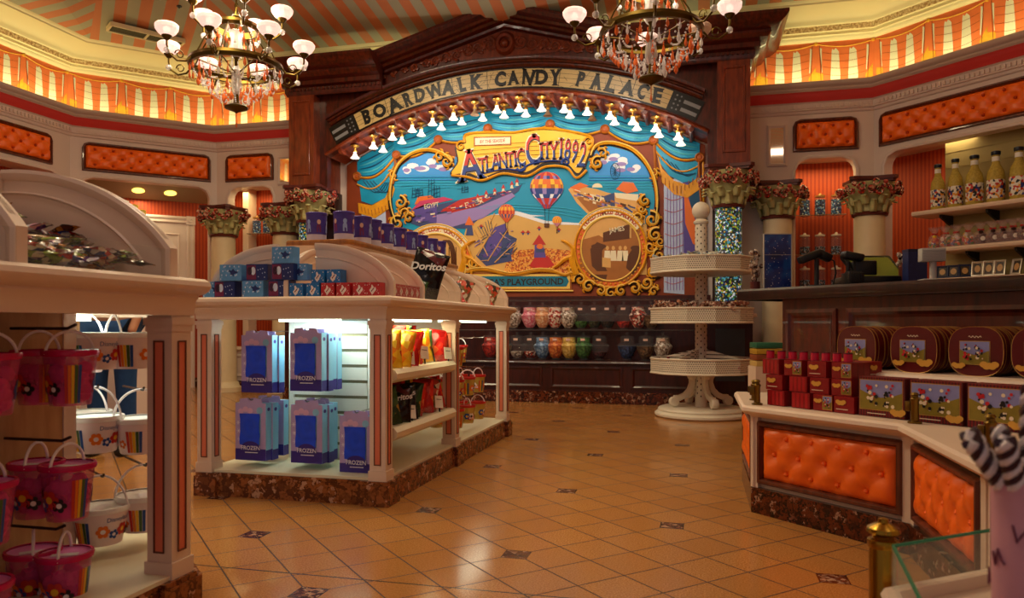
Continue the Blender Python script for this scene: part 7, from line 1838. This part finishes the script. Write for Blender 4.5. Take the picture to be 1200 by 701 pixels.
st = thing('tiered_stand', 'round cream tiered sweet stand with three perforated trays and a ball finial', 'display stand', (SX, SY, 0))
g = G(); g.lathe([(0, 0), (.43, 0), (.45, .015), (.45, .035), (.43, .05), (.415, .055), (.42, .07), (.41, .085), (.38, .095), (0, .095)], (0,0,0), 48); mk('base', g, WP, st)
g = G(); g.lathe([(.058, .09), (.058, 1.92)], (0,0,0), 24); mk('post', g, WP, st)
m2 = mat('hole_dark', '#3a2c26', .6)
g = G()
for k in range(58):
    for j in range(5):
        a = 2*PI*(j+.5*(k % 2))/5-PI/2; z = .20+.03*k; c_ = (.0585*math.cos(a), .0585*math.sin(a), z)
        g.add([(c_[0]-math.sin(a)*.007*math.cos(w)+0, c_[1]+math.cos(a)*.007*math.cos(w), z+.009*math.sin(w)) for w in [2*PI*q/8 for q in range(8)]], [tuple(range(8))])
mk('post_holes', g, m2, st, smooth=False)
g = G(); g.lathe([(.07, 1.90), (.075, 1.92), (.05, 1.94), (.055, 1.95)], (0,0,0), 24); g.ball((0, 0, 2.03), .088, 24); mk('ball_finial', g, WP, st)
for k in range(4):                                    # scroll feet
    a = PI/4+k*PI/2-.35
    fn = lambda u, v, d, a=a: (u*math.cos(a)-d*math.sin(a), u*math.sin(a)+d*math.cos(a), v)
    pts = [(.058, .44), (.10, .46), (.135, .42), (.125, .36), (.13, .30), (.17, .24), (.23, .205), (.29, .20), (.335, .16), (.31, .10), (.26, .10), (.17, .14), (.10, .20), (.07, .28), (.075, .36)]
    g = G(); g.sweep([(.10, .385), (.095, .33), (.12, .26), (.17, .21), (.23, .185), (.285, .185)], [(-.028, -.02), (.026, -.02), (.026, .02), (-.028, .02)], fn); g.lathe([(0, -.03), (.045, -.03), (.05, 0), (.045, .03), (0, .03)], (0,0,0), 18, 0, lambda x, y, z: fn(.285+x, .150+y, z)); g.lathe([(0, -.03), (.04, -.03), (.045, 0), (.04, .03), (0, .03)], (0,0,0), 18, 0, lambda x, y, z: fn(.095+x, .40+y, z))
    mk('scroll_foot', g, WP, st, bev=.004)
TZ = (1.46, .90, .40); TZ = [EYE-(y-381)*7.0/FP for y in (318, 379, 440)]
SWT = [foil('tray_blue', ['#8aa8b8', '#c8d0d0', '#5a7890', '#a89888'], 50, .3), foil('tray_brown', ['#8a4a3c', '#c8a090', '#5a2a20', '#d8c0b0', '#a06a50'], 45, .3), foil('tray_red', ['#a8202c', '#6a3a48', '#c8b8b0', '#402028', '#b04858'], 45, .3)]
for i, z in enumerate(TZ):
    n8 = 12; R = .50; h = .145
    g = G(); a0 = PI/12
    g.lathe([(0, 0), (R*.96, 0), (R*.98, .008)], (0, 0, 0), n8, 0, a0=a0); tr_ = mk('tray_floor', g, WP, st, smooth=False); tr_.location = (0, 0, z)
    g = G(); g.lathe([(R*.985, .012), (R, .012), (R, h), (R*.985, h), (R*.985, .012)], (0, 0, 0), n8, 0, a0=a0); o = mk('tray_side', g, PERF, st, smooth=False); o.location = (0, 0, z)
    g = G(); 
    for zz in (.006, h): g.tube([(R*math.cos(a0+2*PI*k/n8), R*math.sin(a0+2*PI*k/n8), zz) for k in range(n8)], .009, 6, closed=True)
    o = mk('tray_rim', g, WP, st); o.location = (0, 0, z)
    g = G()
    for k in range(4): a = PI/4+k*PI/2+TH; g.add([(.05*math.cos(a), .05*math.sin(a), .01), (R*.97*math.cos(a), R*.97*math.sin(a), .01), (R*.97*math.cos(a), R*.97*math.sin(a), h-.01), (.05*math.cos(a), .05*math.sin(a), h+.09)], [(0, 1, 2, 3)])
    o = mk('divider', g, PERF, st, smooth=False); o.location = (0, 0, z); sm = o.modifiers.new('t', 'SOLIDIFY'); sm.thickness = .008
    g = G(); rr = random.Random(40+i)
    lvl = (.165, .19, .08)[i]
    for k in range(90):
        a = rr.uniform(0, 2*PI); r = .42*math.sqrt(rr.random())+.05; 
        zz = lvl*.75+rr.uniform(0, .06)
        q = Vector((r*math.cos(a), r*math.sin(a), zz)); d_ = Vector((rr.uniform(-1, 1), rr.uniform(-1, 1), rr.uniform(-.4, .4))).normalized()
        L_ = .03; g.tube([tuple(q-d_*L_*1.5), tuple(q-d_*L_*.9), tuple(q-d_*L_*.6), tuple(q+d_*L_*.6), tuple(q+d_*L_*.9), tuple(q+d_*L_*1.5)], [.018, .005, .018, .018, .005, .018], 6)
    g.lathe([(0, lvl*.75), (R*.93, lvl*.72)], (0, 0, 0), n8)
    o = mk('wrapped_taffy', g, SWT[i]); o.location = (SX, SY, z); tag(o, ('pale blue wrapped sweets heaped in the top tray of the round stand', 'brown and cream wrapped sweets heaped in the middle tray of the round stand', 'red and dark wrapped sweets in the bottom tray of the round stand')[i], 'sweets', kind='stuff')
# ================= FOREGROUND: glass case, brass bollard, striped sweets =================
p = atT(1035, 640, 1.55)
t = thing('brass_bollard', 'blurred brass post with a domed cap in the near right foreground', 'bollard', (p[0], p[1], 0)); BB = mat('brass_bright', '#a8802c', .25, metal=1)
ztop = EYE-(606-381)*1.55/FP; r = .026
g = G(); g.lathe([(0, 0), (r*2, 0), (r*2, .01), (r*1.1, .02), (r*1.05, ztop-.065), (r*1.0, ztop-.06), (0, ztop-.06)], (0,0,0), 24); mk('post', g, BB, t)
g = G(); g.lathe([(0, ztop-.062), (r*1.15, ztop-.062), (r*1.2, ztop-.05), (r*1.15, ztop-.046), (r*.8, ztop-.042), (r*.85, ztop-.038), (r*1.28, ztop-.030), (r*1.2, ztop-.022), (r*.7, ztop-.014), (r*.4, ztop-.011), (r*.38, ztop-.003), (0, ztop)], (0,0,0), 24); mk('cap', g, BB, t)
cs = thing('glass_case', 'green edged glass display case on a cream base in the near right corner', 'glass case', atT(1150, 690, 1.2)[:2]+(0,))
GC = mat('case_glass', '#d8f0e0', .03, alpha=.13); GE = mat('glass_edge', '#2a8c68', .2, alpha=.85)
t0 = 1.42
a = atT(1047, 640, 1.45); b_ = atT(1215, 588, 1.62); c_ = atT(1085, 735, 1.12); 
zt_ = a[2]; z0 = .40
A2, B2, C2 = Vector(a[:2]), Vector(b_[:2]), Vector(c_[:2]); zB = b_[2]
def pane(P, Q, zp, zq, zb_):
    g = G(); n_ = (Q-P).normalized(); nn = Vector((-n_.y, n_.x))*.004
    g.add([(P.x, P.y, zb_), (Q.x, Q.y, zb_), (Q.x, Q.y, zq), (P.x, P.y, zp), (P.x+nn.x, P.y+nn.y, zb_), (Q.x+nn.x, Q.y+nn.y, zb_), (Q.x+nn.x, Q.y+nn.y, zq), (P.x+nn.x, P.y+nn.y, zp)], [(0,1,2,3),(7,6,5,4),(0,4,5,1),(1,5,6,2),(2,6,7,3),(3,7,4,0)])
    o = mk('glass_pane', g, GC, cs, world=True, smooth=False)
    g = G(); g.tube([(P.x, P.y, zp), (Q.x, Q.y, zq)], .0035, 6); mk('pane_edge', g, GE, o, world=True)
zt_ = (a[2]+b_[2])/2
zt_ = EYE-(640-381)*1.45/FP
pane(A2, B2, zt_, zt_, .36); pane(A2, C2, zt_, zt_, .36)
D2 = B2+(C2-A2)
g = G(); g.prism([tuple(C2), tuple(D2), tuple(B2), tuple(A2)], 0, .36, 0, ID); mk('base', g, CREAM, cs, world=True, smooth=False)
g = G(); g.sweep([tuple(C2), tuple(A2), tuple(B2), tuple(D2)], [(-.01, .36), (.015, .36), (.022, .372), (.015, .385), (-.01, .385)], ID); mk('base_rim', g, CREAM, cs, world=True)
# popcorn tub with twisted striped sweets on the case
PKT = mat('tub_pink', '#d8a0b0', .45, var=(9, .3)); TWM = stripes('twist_stripes', '#f0e8e8', '#3a2028', .022, rot=.8); TWM2 = mat('twist_white', '#ece4e6', .35)
tp = atT(1203, 640, .95)
t = thing('pretzel_tub', 'pink printed tub of striped twisted sweets at the right edge', 'tub', (tp[0], tp[1], 0))
t.location = (tp[0], tp[1], .385)
zt2 = EYE-(565-381)*.93/FP
z0_ = .386; H = zt2-z0_
g = G(); g.lathe([(0, 0), (.036, 0), (.040, H), (.037, H), (.034, .01)], (0,0,0), 28, 0)
rr = random.Random(3)
for k in range(14):
    a = rr.uniform(0, 6.28); z = rr.uniform(.03, H-.03); g.tube([(.0405*math.cos(a+.12*w), .0405*math.sin(a+.12*w), z+.012*math.sin(2.3*w+k)) for w in range(5)], .0015, 5, 1)
mk('tub_body', g, [PKT, mat('tub_ink', '#7a3a50', .5)], t)
def twist(c0, d, L, R, seed):
    """two-strand rope: black and white strands wound round each other"""
    d = Vector(d).normalized(); a = d.orthogonal().normalized(); b_ = d.cross(a); out = []
    for k in range(4):
        out.append([tuple(Vector(c0)+d*(L*i/22)+a*(R*math.cos(i*.62+k*PI/2))+b_*(R*math.sin(i*.62+k*PI/2))+Vector((0, 0, -.04*(i/22)**2*0))) for i in range(23)])
    return out
for k in range(11):
    a = 2*PI*k/11; g = G(); base_ = (.022*math.cos(a), .022*math.sin(a), H-.02+.0*k)
    d = (math.cos(a)*.55, math.sin(a)*.55, 1 if k % 2 else .75)
    if k > 7: base_ = (0.01*math.cos(a), .01*math.sin(a), H+.0); d = (math.cos(a)*.15, math.sin(a)*.15, 1)
    for q, pt in enumerate(twist(base_, d, .085 if k < 8 else .12, .0075, k)): g.tube(pt, .0058, 6, q % 2)
    o = mk('striped_twist', g, [TWM2, mat('twist_dark', '#3a1c28', .35)]); o.location = (tp[0], tp[1], z0_); tag(o, 'black and white striped twisted sweet standing in the pink tub', 'twisted sweet', 'striped twists in the pink tub')
# ================= CHANDELIERS =================
CRYS = mat('crystal_clear', '#ffffff', .03, alpha=.45, ior=1.6); AMB = mat('crystal_amber', '#f0783a', .08, alpha=.8); CB = mat('chandelier_brass', '#5c4a1e', .35, metal=1)
m, nt, b = base('shade_lit', .35); b.inputs['Base Color'].default_value = (*hexc('#f4c4bc'), 1)
lw = nt.nodes.new('ShaderNodeLayerWeight'); lw.inputs[0].default_value = .5
b.inputs['Emission Color'].default_value = (*hexc('#ffe2d0'), 1); b.inputs['Emission Strength'].default_value = .75; b.inputs['Alpha'].default_value = .95
SHL = m; SHO = mat('shade_unlit', '#c8a890', .3, alpha=.9); BULB = mat('bulb_lit', '#ffffff', .3, emit=6, ecol='#ffe6c8')
def chandelier(loc, rot, label, off_set=()):
    ch = thing('crystal_chandelier', label, 'chandelier', loc, rot)
    R = .30
    # z = 0 is the level of the big ring
    g = G(); g.lathe([(R-.02, -.022), (R+.004, -.022), (R+.012, 0), (R+.004, .022), (R-.02, .022), (R-.012, 0), (R-.02, -.022)], (0,0,0), 48); mk('lower_ring', g, CB, ch)
    g = G(); g.lathe([(.135, .24), (.15, .24), (.158, .262), (.15, .284), (.135, .284), (.135, .24)], (0,0,0), 32); mk('upper_ring', g, CB, ch)
    g = G(); g.lathe([(0, -.32), (.012, -.31), (.075, -.285), (.078, -.275), (.05, -.26), (.02, -.25), (.014, -.18), (.025, -.12), (.014, -.08), (.012, .05), (.03, .08), (.012, .12), (.012, .30), (.03, .34), (.012, .38), (.008, .40)], (0,0,0), 24); mk('stem', g, CB, ch)
    g = G(); g.lathe([(.0, -.42), (.008, -.40), (.003, -.37), (.003, -.32), (0, -.315)], (0,0,0), 8); mk('finial', g, AMB, ch)
    g = G(); g.lathe([(.03, .06), (.05, .10), (.035, .18), (.05, .24), (.028, .25)], (0,0,0), 16); g.lathe([(.02, -.19), (.04, -.14), (.03, -.06), (.045, -.03), (.02, 0)], (0,0,0), 16); mk('glass_core', g, CRYS, ch)
    g = G(); z1 = 4.95-loc[2]
    g.tube([(0, 0, .38), (0, 0, z1)], .006, 6)
    for k in range(int((z1-.4)/.05)): g.tube([(.012*math.cos(q+(k % 2)*PI/2)*1.0, .012*math.sin(q)*(1 if k % 2 else .3), .42+.05*k+.018*math.sin(q)) for q in [2*PI*w/8 for w in range(8)]], .003, 4, closed=True)
    mk('chain', g, CB, ch)
    for k in range(8):
        a = 2*PI*k/8; g = G(); g.tube([(.015*math.cos(a), .015*math.sin(a), -.05), ((R-.02)*math.cos(a), (R-.02)*math.sin(a), -.01)], .005, 6)
        g.tube([((R-.02)*math.cos(a), (R-.02)*math.sin(a), .01), (.22*math.cos(a), .22*math.sin(a), .14), (.145*math.cos(a), .145*math.sin(a), .25)], .005, 6); mk('strut', g, CB, ch)
    def drop(p, s, m_, par, ball=False):
        g = G()
        if ball: g.ball(p, s, 10)
        else: g.lathe([(0, -s*1.6), (s*.45, -s*.9), (s*.5, -s*.3), (s*.2, s*.9), (0, s*1.2)], p, 8)
        return g
    nl = 0
    for tier, (n, r_in, r_out, zb, zl) in enumerate(((8, R, .46, 0, .095), (5, .15, .30, .262, .36))):
        for k in range(n):
            a = 2*PI*k/n+(.2 if tier else 0); ca, sa = math.cos(a), math.sin(a); nl += 1
            arm = [(r_in, zb), (r_in+(r_out-r_in)*.25, zb-.045), (r_in+(r_out-r_in)*.6, zb-.055), (r_in+(r_out-r_in)*.92, zb-.02), (r_out, zb+.03), (r_out, zl-.03)]
            g = G(); g.tube([(r*ca, r*sa, z) for r, z in arm], .0065, 8)
            cu = [(r_in+(r_out-r_in)*.5+.03*math.cos(q)*(1-q/14), zb-.012+.03*math.sin(q)*(1-q/14)) for q in [.6*w for w in range(12)]]
            g.tube([(r*ca, r*sa, z) for r, z in cu], .004, 6); ar = mk('arm', g, CB, ch)
            g = G(); g.lathe([(0, zl-.035), (.012, zl-.035), (.03, zl-.015), (.032, zl-.005), (0, zl)], (r_out*ca, r_out*sa, 0), 14); mk('cup', g, CB, ar)
            lit = nl not in off_set
            g = G(); c_ = (r_out*ca, r_out*sa, 0); nn = 28
            vs = []; fs = []; pr = [(.022, zl-.012), (.05, zl+.005), (.070, zl+.035), (.072, zl+.055), (.062, zl+.068)]
            for r, z in pr:
                for i in range(nn): q = 2*PI*i/nn; rr_ = r*(1+.025*(i % 2)); vs.append((c_[0]+rr_*math.cos(q), c_[1]+rr_*math.sin(q), z))
            for j in range(len(pr)-1):
                for i in range(nn): i2 = (i+1) % nn; fs.append((j*nn+i, j*nn+i2, (j+1)*nn+i2, (j+1)*nn+i))
            g.add(vs, fs); mk('lamp_shade', g, SHL if lit else SHO, ar, ang=20)
            if lit: g = G(); g.ball((c_[0], c_[1], zl+.03), .022, 10, sz=1.2); mk('bulb', g, BULB, ar)
            g = drop(((r_out)*ca, (r_out)*sa, zl-.10), .021, CRYS, ch, True); g.tube([((r_out)*ca, (r_out)*sa, zl-.08), ((r_out)*ca, (r_out)*sa, zl-.035)], .0015, 4); mk('crystal_ball', g, CRYS, ar)
    rr = random.Random(int(loc[0]*100)+3)
    # swagged bead strings and hanging drops below the big ring
    for k in range(24):
        a = 2*PI*k/24; g = G()
        r0 = R-.01
        P_, Q_ = (r0, -.02), ((.05, -.25) if k % 2 else (.17, -.12))
        for i in range(13):
            f = i/12; r = P_[0]+(Q_[0]-P_[0])*f; z = P_[1]+(Q_[1]-P_[1])*f-.045*math.sin(PI*f); g.ball((r*math.cos(a), r*math.sin(a), z), .0065, 6)
        mk('bead_string', g, CRYS, ch)
    spots = []
    for k in range(24): spots.append((R-.005, 2*PI*k/24, -.055, .016))
    for k in range(24): spots.append((R*.80, 2*PI*(k+.5)/24, -.10, .018))
    for k in range(16): spots.append((R*.55, 2*PI*k/16, -.165, .018))
    for k in range(10): spots.append((R*.32, 2*PI*(k+.5)/10, -.215, .018))
    for k in range(12): spots.append((.15, 2*PI*k/12, .205, .016))
    for k in range(12): spots.append((.11, 2*PI*(k+.5)/12, .16, .016))
    for k, (r, a, z, s) in enumerate(spots):
        z += rr.uniform(-.03, .01); m_ = AMB if k % 2 == 0 or rr.random() < .25 else CRYS
        g = drop((r*math.cos(a), r*math.sin(a), z), s*rr.uniform(1.1, 1.5), m_, ch)
        for q in range(3): g.ball((r*math.cos(a), r*math.sin(a), z+s*1.4+.011*q), .005, 5)
        mk('crystal_drop', g, m_, ch, ang=10)
    return ch
pA = onZ(277, 80, 2.65); pB = onZ(762, 31, 2.65)
c1_ = atT(277, 78, 5.09); c2_ = atT(763, 31, 4.5)
zR = 2.66
chandelier((c1_[0], c1_[1], zR), .25, 'crystal chandelier with pale glass bowl shades hanging at upper left', ())
chandelier((c2_[0], c2_[1], zR), .9, 'crystal chandelier with some unlit shades hanging at upper right before the arch', (1, 5, 7, 10))
# ================= LIGHTS =================
WARM = (1.0, .80, .56); WARM2 = (1, .72, .42); COOL = (.86, 1.0, .88)
for i, c in enumerate((c1_, c2_)): lobj('POINT', 'chandelier_light', (c[0], c[1], zR+.36), (44, 20)[i], (1, .84, .66), .25)
# bell lamp light under the arch
for i in range(9):
    a = (i-4)*.105; lobj('POINT', 'bell_light', (XC+(RL-.22)*math.sin(a), YF+.02, ZC+(RL-.22)*math.cos(a)), 3.2, (1, .90, .74), .06)
# spots added to brighten the mural from the shop side, no fixtures
for x in (-3.4, -1.0):
    o = lobj('SPOT', 'mural_fill_spot', (x, 5.6, 4.3), 95, (1, .93, .84), .15); o.data.spot_size = 1.1; o.data.spot_blend = .8
    o.rotation_euler = (Vector((XC+(x-XC)*.5, 9.0, 2.1))-Vector((x, 5.6, 4.3))).to_track_quat('-Z', 'Y').to_euler()
# cove lights behind the grey moulding
for a, bb in zip(PATH, PATH[1:]):
    A, B = Vector(a), Vector(bb); L = (B-A).length; d = (B-A).normalized(); n = Vector((-d.y, d.x)); n_ = max(1, round(L/1.2))
    for i in range(n_):
        q = A+d*(L*(i+.5)/n_)+n*.07
        o = lobj('AREA', 'cove_light', (q.x, q.y, 3.625), 3.6, (1, .90, .42), L/n_*.95, .05); o.rotation_euler = (PI, 0, math.atan2(d.y, d.x))
# kiosk lights
o = lobj('AREA', 'bay_light', ((sx0+sx1)/2, 3.72, .915), 3.6, COOL, sx1-sx0-.1, .1); 
o = lobj('AREA', 'shelf_light', (-1.62, (ya+yb)/2, .915), 3.0, (1, .96, .55), .08, yb-ya-.1)
o = lobj('AREA', 'shelf_light', (-1.64, 5.25, .915), 1.6, (1, .95, .7), .08, 1.0)
o = lobj('AREA', 'bay_light', (-2.15, 2.25, .915), 3.0, COOL, .3, .3)
# niche lights
for px in (965, 294): 
    q = onY(px, 200, WY+.35); lobj('AREA', 'niche_light', (q[0], WY+.32, 2.80), 6, (1, .78, .35), .8, .15)
q = Vector(fdl(slen(*Wld)/2, 0, -.4)[:2]); lobj('AREA', 'niche_light', (q.x, q.y, 2.64), 4, (1, .80, .45), .3, .2)
q = Vector(frd(Ld/2, 0, -.35)[:2]); lobj('AREA', 'niche_light', (q.x, q.y, 2.82), 4, (1, .78, .45), .6, .3)
# ceiling downlights over the shop floor
for x, y, e in ((-3.6, 6.4, 44), (-1.2, 6.4, 18), (-3.0, 3.6, 56), (-.9, 4.0, 24), (1.6, 2.6, 4), (-1.5, 1.0, 15)):
    o = lobj('AREA', 'downlight', (x, y, 4.3), e, (1, .82, .50) if y > 3 else (1, .80, .66), .5)
w = bpy.data.worlds.new('w'); sc.world = w; w.use_nodes = True
bg = w.node_tree.nodes['Background']; bg.inputs[0].default_value = (1, .80, .80, 1); bg.inputs[1].default_value = .22
# ================= CAMERA =================
cd = bpy.data.cameras.new('camera'); cam = bpy.data.objects.new('camera', cd); COL.objects.link(cam)
cam.location = (0, 0, EYE); cam.rotation_euler = (PI/2, 0, TH); cd.sensor_width = 36; cd.lens = 36*FP/1200; cd.shift_y = (381-350.5)/1200; cd.clip_start = .05; cd.dof.use_dof = True; cd.dof.focus_distance = 4.8; cd.dof.aperture_fstop = 5.0
sc.camera = cam
vs_ = sc.view_settings; vs_.view_transform = 'Standard'; vs_.look = 'None'; vs_.gamma = 1; vs_.use_curve_mapping = False; vs_.exposure = 0
